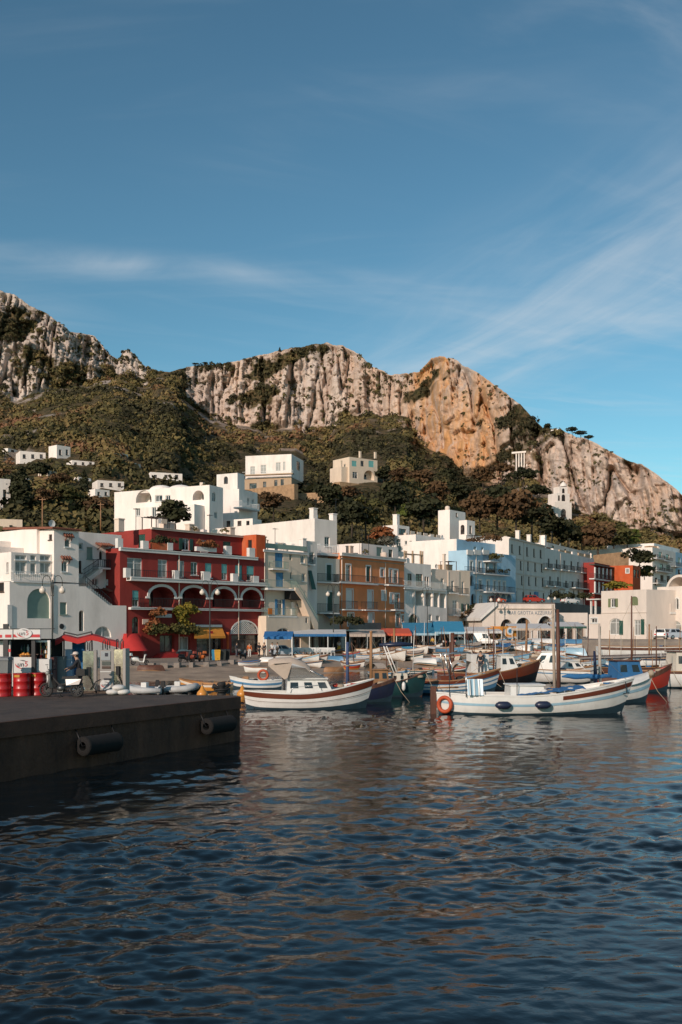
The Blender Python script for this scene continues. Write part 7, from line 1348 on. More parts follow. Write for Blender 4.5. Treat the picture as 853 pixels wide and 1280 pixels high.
# ================================================================ TWO-WHEELERS
def wheel_(parent, x, r, w=0.08, name='wheel', m2=None):
    q = MB(); q.grid([[(x + (r - 0.035 + 0.045 * math.cos(b_)) * math.cos(a), w * 0.5 * math.sin(b_), r + (r - 0.035 + 0.045 * math.cos(b_)) * math.sin(a)) for b_ in np.linspace(0, 6.283, 9)[:-1]] for a in np.linspace(0, 6.283, 21)], closed=True); o = q.build(name, m_rub, parent); q = MB()
    for k in range(6): a = k * math.pi / 6; q.bar((x + (r - 0.05) * math.cos(a), 0, r + (r - 0.05) * math.sin(a)), (x - (r - 0.05) * math.cos(a), 0, r - (r - 0.05) * math.sin(a)), 0.02)
    q.lathe([(0.05, -0.04), (0.05, 0.04)], 8); q.build('rim', m2 or mat('dull_rim', (0.05, 0.05, 0.05), 0.5, metal=0.4), o); return o
def scooter(label, loc, rz, m, s=1.0, moped=False, group=None):
    rt = empty('moped' if moped else 'scooter', loc, rz, label, 'moped' if moped else 'scooter', group); rt.scale = (s, s, s); r = 0.27 if moped else 0.22
    wheel_(rt, 0.62, r); wheel_(rt, -0.62, r); top = 1.0
    if moped:
        q = MB(); q.tube([(0.45, 0, 0.85), (0.1, 0, 0.48), (-0.35, 0, 0.5), (-0.6, 0, 0.62)], 0.045, 8); q.tube([(-0.35, 0, 0.5), (-0.62, 0, 0.30)], 0.035, 6); q.tube([(0.1, 0, 0.48), (0.15, 0, 0.28), (-0.2, 0, 0.26)], 0.04, 6); q.build('frame', m_rub, rt)
        q = MB(); q.ball((0.0, 0, 0.34), 0.19, 10, 7, 0.8); q.box(-0.1, -0.12, 0.2, 0.12, 0.12, 0.36); q.build('engine', mat('engine_metal', (0.10, 0.10, 0.10), 0.4, metal=0.7), rt); q = MB(); q.hexa([(-0.70, -0.11, 0.72), (-0.05, -0.13, 0.70), (-0.05, 0.13, 0.70), (-0.70, 0.11, 0.72), (-0.72, -0.09, 0.82), (-0.08, -0.11, 0.79), (-0.08, 0.11, 0.79), (-0.72, 0.09, 0.82)]); q.build('seat', m_rub, rt)
        q = MB(); q.hexa([(0.28, -0.16, 0.35), (0.42, -0.20, 0.40), (0.42, 0.20, 0.40), (0.28, 0.16, 0.35), (0.40, -0.15, 0.88), (0.5, -0.15, 0.92), (0.5, 0.15, 0.92), (0.40, 0.15, 0.88)]); q.build('leg_shield', m, rt); q = MB(); q.hexa([(-0.75, -0.14, 0.5), (-0.25, -0.15, 0.46), (-0.25, 0.15, 0.46), (-0.75, 0.14, 0.5), (-0.82, -0.08, 0.70), (-0.2, -0.1, 0.69), (-0.2, 0.1, 0.69), (-0.82, 0.08, 0.70)]); q.build('side_panel', m, rt); q = MB(); q.box(-1.0, -0.18, 0.83, -0.66, 0.18, 1.08); q.build('rear_box', m_rub, rt); MB().tube([(-0.1, -0.16, 0.22), (-0.5, -0.18, 0.28), (-0.85, -0.18, 0.33)], [0.03, 0.05, 0.055], 8).build('exhaust', m_steel, rt)
    else:
        q = MB(); rows = []
        for x, z0, z1, w in ((-0.82, 0.52, 0.66, 0.10), (-0.70, 0.36, 0.74, 0.19), (-0.45, 0.30, 0.76, 0.22), (-0.15, 0.30, 0.70, 0.20), (-0.05, 0.22, 0.40, 0.19), (0.28, 0.20, 0.30, 0.18)): rows.append([(x, w * math.cos(a), (z0 + z1) / 2 + (z1 - z0) / 2 * math.sin(a)) for a in np.linspace(0, 6.283, 13)[:-1]])
        q.grid(rows, closed=True); q.build('body', m, rt); q = MB(); q.hexa([(0.26, -0.20, 0.24), (0.34, -0.22, 0.24), (0.34, 0.22, 0.24), (0.26, 0.20, 0.24), (0.42, -0.13, 0.95), (0.52, -0.12, 0.98), (0.52, 0.12, 0.98), (0.42, 0.13, 0.95)]); q.build('leg_shield', m, rt); q = MB(); q.hexa([(-0.78, -0.13, 0.73), (-0.12, -0.14, 0.70), (-0.12, 0.14, 0.70), (-0.78, 0.13, 0.73), (-0.76, -0.11, 0.83), (-0.14, -0.12, 0.80), (-0.14, 0.12, 0.80), (-0.76, 0.11, 0.83)]); q.build('seat', m_rub, rt); q = MB(); q.hexa([(-1.0, -0.16, 0.86), (-0.68, -0.18, 0.86), (-0.68, 0.18, 0.86), (-1.0, 0.16, 0.86), (-0.96, -0.13, 1.1), (-0.72, -0.14, 1.1), (-0.72, 0.14, 1.1), (-0.96, 0.13, 1.1)]); q.build('rear_box', m, rt)
    q = MB(); q.tube([(0.62, 0.0, r), (0.52, 0.0, 0.62), (0.44, 0, top)], 0.035, 7); q.tube([(0.38, -0.32, top + 0.06), (0.45, -0.1, top + 0.03), (0.45, 0.1, top + 0.03), (0.38, 0.32, top + 0.06)], 0.022, 6); q.build('handlebar', m_rub, rt); MB().ball((0.56, 0, 0.92), 0.09, 10, 7).build('headlight', m_glassp, rt)
    q = MB(); q.grid([[(0.62 + (r + 0.05) * math.cos(a), y, r + (r + 0.05) * math.sin(a)) for a in np.linspace(0.3, 2.4, 8)] for y in (-0.07, 0.07)]); q.build('mudguard', m, rt)
    for s_ in (-1, 1): MB().tube([(0.43, s_ * 0.25, top + 0.05), (0.43, s_ * 0.34, top + 0.22)], 0.008, 5).lathe([(0.06, 0), (0.06, 0.02), (0.001, 0.02)], 8, (0.43, s_ * 0.36, top + 0.24)).build('mirror', m_rub, rt)
    MB().tube([(-0.05, 0.15, 0.2), (-0.02, 0.28, 0.0)], 0.018, 5).build('kickstand', m_rub, rt); return rt
p = deckp(77, 871.5); scooter('black moped parked on the pier between the drums and the man', p, R(172), paint('black_moped_paint', (0.012, 0.012, 0.014), 0.3), 1.0, True)

# ================================================================ PEOPLE
m_skin = mat('skin', (0.42, 0.24, 0.16), 0.6, var=0.06); m_hair = mat('dark_hair', (0.025, 0.018, 0.014), 0.8); m_shoe = mat('dark_shoes', (0.03, 0.025, 0.022), 0.7)
CL = {}
def cloth(c): 
    k = 'cloth_%d_%d_%d' % tuple(int(v * 99) for v in c); return mat(k, c, 0.9, var=0.12, scale=6)
def skinned(name, J, E, m, parent, root=0, sub=1):
    me = bpy.data.meshes.new(name); me.from_pydata([j[0] for j in J], [], []); me = bpy.data.meshes.new(name); me.from_pydata([j[0] for j in J], E, []); o = bpy.data.objects.new(name, me); link(o, parent)
    md = o.modifiers.new('skin', 'SKIN'); md.use_smooth_shade = True
    if not me.skin_vertices: 
        import bmesh; bm = bmesh.new(); bm.from_mesh(me); bm.verts.layers.skin.verify(); bm.to_mesh(me); bm.free()
    for i, j in enumerate(J): sv = me.skin_vertices[0].data[i]; sv.radius = (j[1], j[1] * (j[2] if len(j) > 2 else 1.0)); sv.use_root = (i == root)
    s_ = o.modifiers.new('sub', 'SUBSURF'); s_.levels = sub; s_.render_levels = sub; me.materials.append(m); return o
HANDM = None
def hand_mesh():
    global HANDM
    if HANDM: return HANDM
    q = MB(); q.grid([[(w * math.cos(a), d_ * math.sin(a), z) for a in np.linspace(0, 6.283, 9)[:-1]] for w, d_, z in ((0.022, 0.018, 0.02), (0.036, 0.016, -0.02), (0.042, 0.015, -0.07), (0.038, 0.013, -0.095))], closed=True)
    for k, ln in enumerate((0.065, 0.078, 0.074, 0.058)): x = -0.030 + 0.020 * k; q.tube([(x, 0, -0.085), (x, -0.008, -0.085 - ln * 0.5), (x, -0.026, -0.085 - ln * 0.95)], [0.0095, 0.0088, 0.007], 6)
    q.tube([(-0.034, -0.004, -0.03), (-0.058, -0.016, -0.058), (-0.062, -0.028, -0.085)], [0.012, 0.010, 0.008], 6); HANDM = q.mesh('hand'); HANDM.materials.append(m_skin); return HANDM
def person(label, loc, rz, shirt, trouser, hgt=1.72, pose='stand', cap=None, group=None, short=False, hair=None, skirt=False):
    """one continuous skinned body; clothes are slightly larger skins of the same joints"""
    rt = empty('person', loc, rz, label, 'person', group); s_ = hgt / 1.76; rt.scale = (s_, s_, s_)
    J = dict(pel=(0, 0, 0.95), wai=(0, -0.01, 1.10), che=(0, -0.01, 1.31), nec=(0, 0, 1.48), hd=(0, -0.025, 1.59), top=(0, -0.02, 1.69), shl=(-0.18, 0, 1.42), shr=(0.18, 0, 1.42), ell=(-0.25, 0.03, 1.15), elr=(0.25, 0.03, 1.15), wrl=(-0.26, -0.08, 0.92), wrr=(0.26, -0.08, 0.92), hpl=(-0.095, 0, 0.90), hpr=(0.095, 0, 0.90), knl=(-0.11, -0.02, 0.50), knr=(0.11, -0.02, 0.50), anl=(-0.115, 0.02, 0.09), anr=(0.115, 0.02, 0.09), tol=(-0.13, -0.14, 0.04), tor=(0.13, -0.14, 0.04))
    if pose == 'walk': J.update(knl=(-0.1, -0.16, 0.52), anl=(-0.1, -0.22, 0.10), tol=(-0.11, -0.38, 0.06), knr=(0.1, 0.05, 0.50), anr=(0.11, 0.24, 0.13), tor=(0.12, 0.12, 0.04), ell=(-0.24, 0.12, 1.17), wrl=(-0.24, 0.06, 0.95), elr=(0.24, -0.08, 1.16), wrr=(0.22, -0.26, 1.0))
    if pose == 'reach': J.update(elr=(0.22, -0.20, 1.20), wrr=(0.12, -0.44, 1.12), ell=(-0.22, -0.18, 1.18), wrl=(-0.14, -0.42, 1.06), che=(0, -0.06, 1.30), nec=(0, -0.09, 1.47), hd=(0, -0.14, 1.57), top=(0, -0.15, 1.67), shl=(-0.18, -0.07, 1.41), shr=(0.18, -0.07, 1.41), wai=(0, -0.02, 1.1))
    if pose == 'bend': J.update(wai=(0, -0.10, 1.07), che=(0, -0.27, 1.20), nec=(0, -0.40, 1.28), hd=(0, -0.50, 1.31), top=(0, -0.58, 1.36), shl=(-0.18, -0.35, 1.24), shr=(0.18, -0.35, 1.24), ell=(-0.2, -0.46, 0.98), elr=(0.2, -0.46, 0.98), wrl=(-0.12, -0.55, 0.78), wrr=(0.12, -0.55, 0.78))
    if pose == 'sit': 
        d = -0.47
        for k in J: J[k] = (J[k][0], J[k][1] + 0.2, J[k][2] + d)
        J.update(knl=(-0.12, -0.25, 0.48), knr=(0.12, -0.25, 0.48), anl=(-0.12, -0.22, 0.09), anr=(0.12, -0.22, 0.09), tol=(-0.13, -0.38, 0.04), tor=(0.13, -0.38, 0.04), wrl=(-0.16, -0.12, 0.62), wrr=(0.16, -0.12, 0.62), ell=(-0.25, 0.16, 0.72), elr=(0.25, 0.16, 0.72))
    RD = dict(pel=.125, wai=.115, che=.135, nec=.058, hd=.088, top=.075, shl=.062, shr=.062, ell=.045, elr=.045, wrl=.030, wrr=.030, hpl=.095, hpr=.095, knl=.060, knr=.060, anl=.042, anr=.042, tol=.034, tor=.034)
    EG = [('pel', 'wai'), ('wai', 'che'), ('che', 'nec'), ('nec', 'hd'), ('hd', 'top'), ('che', 'shl'), ('che', 'shr'), ('shl', 'ell'), ('shr', 'elr'), ('ell', 'wrl'), ('elr', 'wrr'), ('pel', 'hpl'), ('pel', 'hpr'), ('hpl', 'knl'), ('hpr', 'knr'), ('knl', 'anl'), ('knr', 'anr'), ('anl', 'tol'), ('anr', 'tor')]
    def sk(name, keys, m, gr, rootk):
        ks = list(keys); E = [(ks.index(a), ks.index(b)) for a, b in EG if a in ks and b in ks]; return skinned(name, [(J[k], RD[k] + gr, 0.82 if k in ('pel', 'wai', 'che') else 1.0) for k in ks], E, m, rt, ks.index(rootk))
    sk('body', J.keys(), m_skin, 0.0, 'pel')
    sk('shirt', ['pel', 'wai', 'che', 'shl', 'shr', 'ell', 'elr'] + ([] if short else ['wrl', 'wrr']), shirt, 0.014, 'che')
    if skirt: p = J['pel']; MB().lathe([(0.15, 0.06), (0.20, -0.1), (0.30, -0.45), (0.34, -0.80)], 14, p).build('skirt', trouser, rt)
    else: sk('trousers', ['pel', 'hpl', 'hpr', 'knl', 'knr', 'anl', 'anr'], trouser, 0.016, 'pel')
    for sd in 'lr':
        a = Vector(J['an' + sd]); t_ = Vector(J['to' + sd]); MB().tube([a + Vector((0, 0.05, -0.03)), a + Vector((0, 0, -0.035)), (a + t_) / 2 + Vector((0, 0, -0.01)), t_ + Vector((0, -0.05, 0.0))], [0.04, 0.052, 0.048, 0.03], 8).build('shoe', m_shoe, rt)
        w = Vector(J['wr' + sd]); e = Vector(J['el' + sd]); o = bpy.data.objects.new('hand', hand_mesh()); link(o, rt); o.location = w; o.rotation_euler = (w - e).to_track_quat('-Z', 'Y').to_euler()
        if sd == 'r': o.scale = (-1, 1, 1)
    hd = Vector(J['hd']); tp = Vector(J['top']); up = (tp - hd).normalized(); c_ = hd + up * 0.05; fw = Vector((0, -1, 0)) - up * Vector((0, -1, 0)).dot(up); fw.normalize()
    q = MB(); q.ball(c_ + up * 0.025 - fw * 0.018, 0.108, 12, 8, 1.05)
    vs_ = [v if (Vector(v) - c_).dot(fw) < 0.045 or (Vector(v) - c_).dot(up) > 0.06 else tuple(c_ + (Vector(v) - c_) * 0.6) for v in q.v]; q.v = vs_; q.build('hair', hair or m_hair, rt)
    if cap is not None: q = MB(); q.lathe([(0.118, 0.0), (0.115, 0.05), (0.085, 0.095), (0.001, 0.11)], 14, c_ + up * 0.045); q.hexa([c_ + up * 0.05 + fw * 0.09 + Vector((-0.08, 0, 0)), c_ + up * 0.05 + fw * 0.09 + Vector((0.08, 0, 0)), c_ + up * 0.04 + fw * 0.20 + Vector((0.05, 0, 0)), c_ + up * 0.04 + fw * 0.20 + Vector((-0.05, 0, 0))] + [c_ + up * 0.065 + fw * 0.09 + Vector((-0.08, 0, 0)), c_ + up * 0.065 + fw * 0.09 + Vector((0.08, 0, 0)), c_ + up * 0.052 + fw * 0.20 + Vector((0.05, 0, 0)), c_ + up * 0.052 + fw * 0.20 + Vector((-0.05, 0, 0))]); q.build('cap', cap, rt)
    q = MB(); q.tube([c_ + fw * 0.085 + up * 0.015, c_ + fw * 0.115 - up * 0.02], [0.012, 0.018], 6)
    for x in (-0.098, 0.098): q.ball(c_ + Vector((x, 0, 0)) - up * 0.01, 0.025, 7, 5)
    q.build('nose_and_ears', m_skin, rt); q = MB()
    for x in (-0.034, 0.034): q.ball(c_ + fw * 0.084 + Vector((x, 0, 0)) + up * 0.015, 0.012, 6, 5)
    q.box(-0.028 + c_.x, c_.y - 0.092, c_.z - 0.052, 0.028 + c_.x, c_.y - 0.080, c_.z - 0.044); q.build('eyes_and_mouth', m_hair, rt); return rt
p = deckp(99.5, 870.5); person('man in black jacket and pale cap leaning over the moped at the fuel pumps', p, R(-85), cloth((0.018, 0.018, 0.024)), cloth((0.020, 0.026, 0.048)), 1.72, 'reach', cloth((0.62, 0.52, 0.46)))
def onprom(px, py=None, Y=None):
    if Y is None:
        Y = 110.0
        for _ in range(20): Y = 0.5 * Y + 0.5 * Yon(py, ground_z(tx(px) * Y))
    X = tx(px) * Y; return Vector((X, Y, ground_z(X) + 0.03))
GP = 'people on the promenade'
for px, Y, rz, a, b_, ps, lb, kw in ((312, 113, 0.2, (0.62, 0.14, 0.03), (0.55, 0.52, 0.48), 'stand', 'person in orange top and white trousers outside the arched shop', {}), (324, 114, 0.8, (0.02, 0.02, 0.022), (0.02, 0.02, 0.024), 'walk', 'person all in black just right of the orange-topped person', {}), (330.5, 114.5, -0.6, (0.03, 0.03, 0.035), (0.15, 0.14, 0.13), 'stand', 'dark-jacketed person in grey trousers left of the blue tent', {}), (340.5, 115, 0.3, (0.62, 0.60, 0.58), (0.025, 0.025, 0.03), 'walk', 'person in white shirt and black trousers under the blue tent', {}), (347, 116, -1.2, (0.50, 0.48, 0.46), (0.40, 0.24, 0.16), 'stand', 'person in white shirt with bare legs beside the blue tent pole', dict(short=True)),
     (424, 132, 0.4, (0.62, 0.60, 0.57), (0.60, 0.35, 0.05), 'stand', 'woman in white blouse and long yellow skirt before the white canopy', dict(skirt=True, short=True)), (489, 143, 0.2, (0.02, 0.30, 0.55), (0.04, 0.04, 0.05), 'stand', 'person in bright blue shirt under the red awning', {}), (541, 146, -0.5, (0.60, 0.36, 0.05), (0.05, 0.05, 0.06), 'stand', 'person in yellow top by the gabled blue tent', {}), (296, 115, 1.2, (0.05, 0.05, 0.06), (0.10, 0.10, 0.12), 'stand', 'grey-clothed person at the arched shop door', {}), (470, 146, 0.8, (0.35, 0.30, 0.27), (0.05, 0.05, 0.06), 'stand', 'person in taupe top under the beige awning', {}), (478, 147, -0.9, (0.10, 0.10, 0.11), (0.08, 0.07, 0.06), 'walk', 'dark-clothed person right of the beige awning post', {}), (514, 150, 0.5, (0.50, 0.38, 0.30), (0.06, 0.06, 0.07), 'stand', 'person in pale top at the left of the gabled blue tent', {}), (522, 151, -0.4, (0.06, 0.05, 0.05), (0.10, 0.09, 0.09), 'stand', 'dark-clothed person inside the gabled blue tent', {}), (552, 150, 1.0, (0.22, 0.10, 0.07), (0.05, 0.05, 0.06), 'walk', 'person in brown top near the gabled tent mopeds', {}), (686, 158, 0.0, (0.50, 0.12, 0.10), (0.06, 0.06, 0.07), 'stand', 'person in red top on the bar terrace', {}), (679, 158, 0.7, (0.52, 0.48, 0.44), (0.12, 0.12, 0.14), 'stand', 'person in white top on the bar terrace', {}), (706, 160, -0.5, (0.08, 0.08, 0.09), (0.08, 0.08, 0.1), 'stand', 'dark-clothed person beside the bar wing', {})):
    person(lb, onprom(px, None, Y), rz, cloth(a), cloth(b_), 1.72, ps, group=GP, **kw)
p = at(483, 842, 62.5); person('fisherman in dark green bending over the green fishing boat', (p.x, p.y, 0.80), R(60), cloth((0.035, 0.045, 0.035)), cloth((0.04, 0.045, 0.04)), 1.7, 'bend')
p = at(601, 838, 71); person('man in black standing on the black-hulled boat', (p.x, p.y, 1.0), R(-20), cloth((0.015, 0.015, 0.018)), cloth((0.05, 0.05, 0.055)), 1.65, 'stand')
g = GZ[0].matrix_world; bpy.context.view_layer.update(); g = GZ[0].matrix_world @ Vector((GZ[1].P(0.20, .9, 1)[0], 0.25, 0.50)); person('man in navy cap seated behind the striped towel on the large white boat', g, R(30), cloth((0.40, 0.06, 0.06)), cloth((0.03, 0.035, 0.06)), 1.65, 'sit', cloth((0.03, 0.035, 0.07)))

# ================================================================ STREET FURNITURE
m_globe = mat('opal_globe', (0.72, 0.62, 0.52), 0.35, var=0.05); m_lpost = mat('lamp_post_green', (0.022, 0.026, 0.024), 0.5, var=0.3)
def lamp(label, px, y_top, Y, gap=12.0, z=None):
    b_ = onprom(px, None, Y); zz = b_.z if z is None else z; rt = empty('street_lamp', (b_.x, b_.y, zz), R(8), label, 'street lamp', 'double-globe street lamps'); hgt = zat(y_top, Y) - zz; g = gap / FPX * Y
    MB().lathe([(0.20, 0), (0.20, 0.15), (0.13, 0.3), (0.11, 0.9), (0.075, 1.1), (0.06, hgt * 0.55), (0.05, hgt), (0.01, hgt + 0.1)], 10).build('post', m_lpost, rt)
    for sg in (-1, 1):
        q = MB(); q.tube([(sg * 0.03, 0, hgt - 1.1), (sg * 0.12, 0, hgt - 0.1)] + [(sg * (0.12 + (g - 0.12) * (1 - math.cos(t_)) / 2), 0, hgt - 0.1 + 0.55 * math.sin(t_)) for t_ in np.linspace(0.3, math.pi * 0.95, 10)] + [(sg * g, 0, hgt - 0.55)], 0.03, 6); q.bar((sg * 0.12, 0, hgt - 1.3), (sg * 0.12, 0, hgt - 0.05), 0.03); q.build('arm', m_lpost, rt); MB().ball((sg * g, 0, hgt - 0.82), 0.27, 14, 9).lathe([(0.12, -0.60), (0.10, -0.5), (0.03, -0.45)], 10, (sg * g, 0, hgt)).build('globe', m_globe, rt)
    MB().bar((-0.14, 0, hgt - 1.25), (0.14, 0, hgt - 1.25), 0.04).bar((-0.14, 0, hgt - 0.7), (0.14, 0, hgt - 0.7), 0.04).build('bracket', m_lpost, rt)
lamp('double-globe street lamp before the white stair house', 65.5, 726, 84, 12); lamp('double-globe street lamp before the red house', 262.5, 731, 105, 9.5); lamp('double-globe street lamp before the tall beige house', 417, 735, 128, 7); lamp('double-globe street lamp before the white arch house', 534.5, 738, 146, 6); lamp('double-globe street lamp at the left end of the arcaded bar', 619, 744, 163, 5); lamp('double-globe street lamp on the terrace road, left of the two', 690, 743, 187, 4.2, 8.7); lamp('double-globe street lamp on the terrace road, nearer the maroon house', 731, 743, 208, 3.8, 8.7)
# canopies and tents
def canopy(name, label, cat, px0, px1, y_back, y_front, Yf, dep, m, valance=None, gable=False, posts=3, side=None):
    b0 = onprom(px0, None, Yf); b1x = tx(px1) * Yf; rt = empty(name, (b0.x, b0.y, b0.z), R(0), label, cat, 'awnings along the promenade'); L = b1x - b0.x; zf = zat(y_front, Yf) - b0.z; zb_ = zat(y_back, Yf + dep) - b0.z; q = MB()
    if gable:
        zr = zb_; hw = dep / 2
        q.grid([[(0, -hw, zf), (L, -hw, zf)], [(0, 0, zr), (L, 0, zr)], [(0, hw, zf), (L, hw, zf)]], smooth=False); q.grid([[(0, -hw, zf - 0.06), (L, -hw, zf - 0.06)], [(0, 0, zr - 0.06), (L, 0, zr - 0.06)], [(0, hw, zf - 0.06), (L, hw, zf - 0.06)]], smooth=False); ys = (-hw, hw)
    else:
        q.hexa([(0, 0, zf), (L, 0, zf), (L, dep, zb_), (0, dep, zb_), (0, 0, zf + 0.06), (L, 0, zf + 0.06), (L, dep, zb_ + 0.06), (0, dep, zb_ + 0.06)]); ys = (0.08, dep - 0.1)
    cv = q.build('canvas', m, rt); n = max(4, int(L / 0.5)); vq = MB(); y0 = -dep / 2 if gable else 0
    for k in range(n): vq.box(L * k / n + 0.01, y0 - 0.03, zf - 0.28, L * (k + 1) / n - 0.01, y0 - 0.005, zf + 0.05)
    vq.build('valance', valance or m, cv)
    for k in range(posts):
        for y in ys: u = L * k / (posts - 1) if posts > 1 else L / 2; u = min(max(u, 0.06), L - 0.06); MB().bar((u, y, 0), (u, y, zf if y == ys[0] or gable else zb_), 0.09).build('post', m_frame, rt)
    return rt
m_awwhite = mat('white_awning_canvas', (0.56, 0.55, 0.54), 0.9, var=0.1, scale=2); m_awbeige = mat('beige_awning_canvas', (0.46, 0.38, 0.32), 0.9, var=0.12, scale=2); m_awred = mat('coral_awning_canvas', (0.60, 0.10, 0.05), 0.9, var=0.1, scale=2); m_awblue = mat('royal_blue_canvas', (0.02, 0.13, 0.33), 0.9, var=0.12, scale=2); m_awbl2 = mat('harbour_blue_canvas', (0.03, 0.20, 0.34), 0.9, var=0.12, scale=2)
canopy('market_tent', 'small royal blue canopy tent before the cream house', 'tent', 331, 367, 789, 796, 118, 4, m_awblue, gable=True, posts=2); canopy('terrace_awning', 'long white restaurant canopy with scalloped valance before the cream house', 'awning', 364, 433, 787.5, 793, 126, 6, m_awwhite, b_tarpb, posts=4); canopy('terrace_awning', 'beige restaurant awning left of the coral red one', 'awning', 437, 482, 788, 793.5, 136, 6, m_awbeige, posts=3); canopy('terrace_awning', 'coral red restaurant awning under the ochre house', 'awning', 477, 515, 786, 792.5, 141, 6, m_awred, posts=3); canopy('terrace_awning', 'harbour blue sloping awning under the arch house', 'awning', 506, 551, 779, 792, 146, 7, m_awbl2, b_lblue, posts=3); canopy('gabled_tent', 'open gabled tent frame with dark blue lining right of the blue sloping awning', 'tent', 541, 578, 777, 790, 148, 7, m_awbl2, b_lblue, gable=True, posts=3); canopy('terrace_awning', 'white striped awning left of the orange kiosk', 'awning', 580, 628, 784, 789.5, 152, 6, m_awwhite, posts=4); canopy('terrace_awning', 'white awning along the arcaded bar', 'awning', 640, 693, 780, 786, 155, 6, m_awwhite, b_tarp, posts=4); canopy('terrace_awning', 'grey-white awning under the bar wing', 'awning', 694, 734, 778, 783.5, 158, 6, m_awwhite, m_sgreen, posts=4)
# dark glazed restaurant fronts below the canopies
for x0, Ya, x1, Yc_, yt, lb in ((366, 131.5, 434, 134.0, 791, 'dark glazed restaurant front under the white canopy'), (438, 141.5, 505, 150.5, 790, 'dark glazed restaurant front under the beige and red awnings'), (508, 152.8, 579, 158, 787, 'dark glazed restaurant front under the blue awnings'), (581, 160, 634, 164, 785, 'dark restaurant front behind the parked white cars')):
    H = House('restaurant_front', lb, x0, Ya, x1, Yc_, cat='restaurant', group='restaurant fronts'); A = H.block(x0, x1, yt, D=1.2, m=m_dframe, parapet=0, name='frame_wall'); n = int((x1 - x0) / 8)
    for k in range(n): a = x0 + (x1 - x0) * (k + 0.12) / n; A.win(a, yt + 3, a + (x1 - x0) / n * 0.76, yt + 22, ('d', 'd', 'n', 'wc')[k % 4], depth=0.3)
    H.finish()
# chairs and tables
def chair_proto():
    rt = empty('terrace_chair', (0, 0, 0), 0, 'x', 'chair', 'white chairs on the restaurant terrace'); q = MB().box(-0.22, -0.22, 0.43, 0.22, 0.22, 0.47); q.build('seat', m_frame, rt); q = MB()
    for k in range(4): q.box(-0.22 + 0.12 * k, 0.20, 0.5, -0.14 + 0.12 * k, 0.225, 0.88)
    q.box(-0.24, 0.195, 0.86, 0.24, 0.23, 0.95); q.build('backrest', m_frame, rt)
    for a in (-0.2, 0.2):
        for b_ in (-0.2, 0.2): MB().box(a - 0.02, b_ - 0.02, 0, a + 0.02, b_ + 0.02, 0.43).build('leg', m_frame, rt)
    return rt
ORD = ['first', 'second', 'third', 'fourth', 'fifth', 'sixth', 'seventh', 'eighth', 'ninth', 'tenth', 'eleventh', 'twelfth', 'thirteenth']
pr = chair_proto(); first = True; rr = random.Random(2)
for k in range(26):
    px = 361 + (k % 13) * 4.6; p = onprom(px, None, 120.5 + (k // 13) * 2.4 + rr.uniform(-0.3, 0.3)); o = pr if first else copy_tree(pr); first = False; o.location = p; o.rotation_euler[2] = rr.choice([0, 0, math.pi, 0.3]) + rr.uniform(-0.2, 0.2); o['label'] = 'white slatted terrace chair, %s from left in the %s row by the white canopy' % (ORD[k % 13], 'front' if k < 13 else 'back')
def table_proto():
    rt = empty('terrace_table', (0, 0, 0), 0, 'x', 'table', 'terrace tables'); MB().box(-0.4, -0.4, 0.71, 0.4, 0.4, 0.745).build('top', m_frame, rt); MB().box(-0.035, -0.035, 0.04, 0.035, 0.035, 0.71).build('pedestal', m_iron, rt); MB().lathe([(0.25, 0), (0.25, 0.03), (0.03, 0.05)], 10).build('base', m_iron, rt); return rt
pr = table_proto(); first = True
for k in range(7): o = pr if first else copy_tree(pr); first = False; o.location = onprom(364 + k * 8.6, None, 121.8); o['label'] = 'white square terrace table, %s from left among the slatted chairs' % ORD[k]
# bins, stone blocks along the shingle
for px, Y, m_, lb in ((268.5, 104, m_awbl2, 'blue waste bin before the yellow awning'), (272, 104, mat('yellow_bin_plastic', (0.60, 0.30, 0.02), 0.6), 'yellow waste bin before the yellow awning'), (279, 104.5, m_lpost, 'dark green waste bin before the yellow awning'), (284, 105, m_rub, 'black waste bin beside the red column')):
    p = onprom(px, None, Y); rt = empty('waste_bin', p, 0.1, lb, 'bin', 'waste bins'); MB().hexa([(-0.25, -0.25, 0.05), (0.25, -0.25, 0.05), (0.25, 0.25, 0.05), (-0.25, 0.25, 0.05), (-0.32, -0.32, 1.0), (0.32, -0.32, 1.0), (0.32, 0.32, 1.0), (-0.32, 0.32, 1.0)]).build('body', m_, rt); MB().hexa([(-0.35, -0.36, 1.005), (0.35, -0.36, 1.005), (0.35, 0.35, 1.005), (-0.35, 0.35, 1.005), (-0.3, -0.3, 1.1), (0.3, -0.3, 1.1), (0.3, 0.3, 1.16), (-0.3, 0.3, 1.16)]).build('lid', m_, rt)
rr = random.Random(9); LBK = ['below the white scooter', 'below the red entrance steps', 'below the parked motorbikes', 'below the yellow awning, left', 'below the yellow awning, right', 'below the waste bins', 'below the arched shop', 'left of the orange-topped person']
for k, (px, wpx) in enumerate(((190, 8), (205, 9), (222, 7), (240, 6), (258, 7), (274, 6), (290, 7), (300, 5))):
    Y = float(np.interp(px, cx, ye_)) - 0.4; w = wpx / FPX * Y / 2; b_ = 0.22; z = ground_z(tx(px) * Y) - 0.35; q = MB(); P8 = [(sx * w * rr.uniform(0.85, 1.1), sy * 0.35 * rr.uniform(0.8, 1.1), zz) for zz in (0, 0.62) for sx, sy in ((-1, -1), (1, -1), (1, 1), (-1, 1))]; q.hexa(P8); rt = q.build('stone_block', m_quay, None, 'rough stone block on the promenade edge ' + LBK[k], 'stone', 'stone blocks along the edge', loc=(tx(px) * Y, Y, z), rz=rr.uniform(-0.2, 0.2))
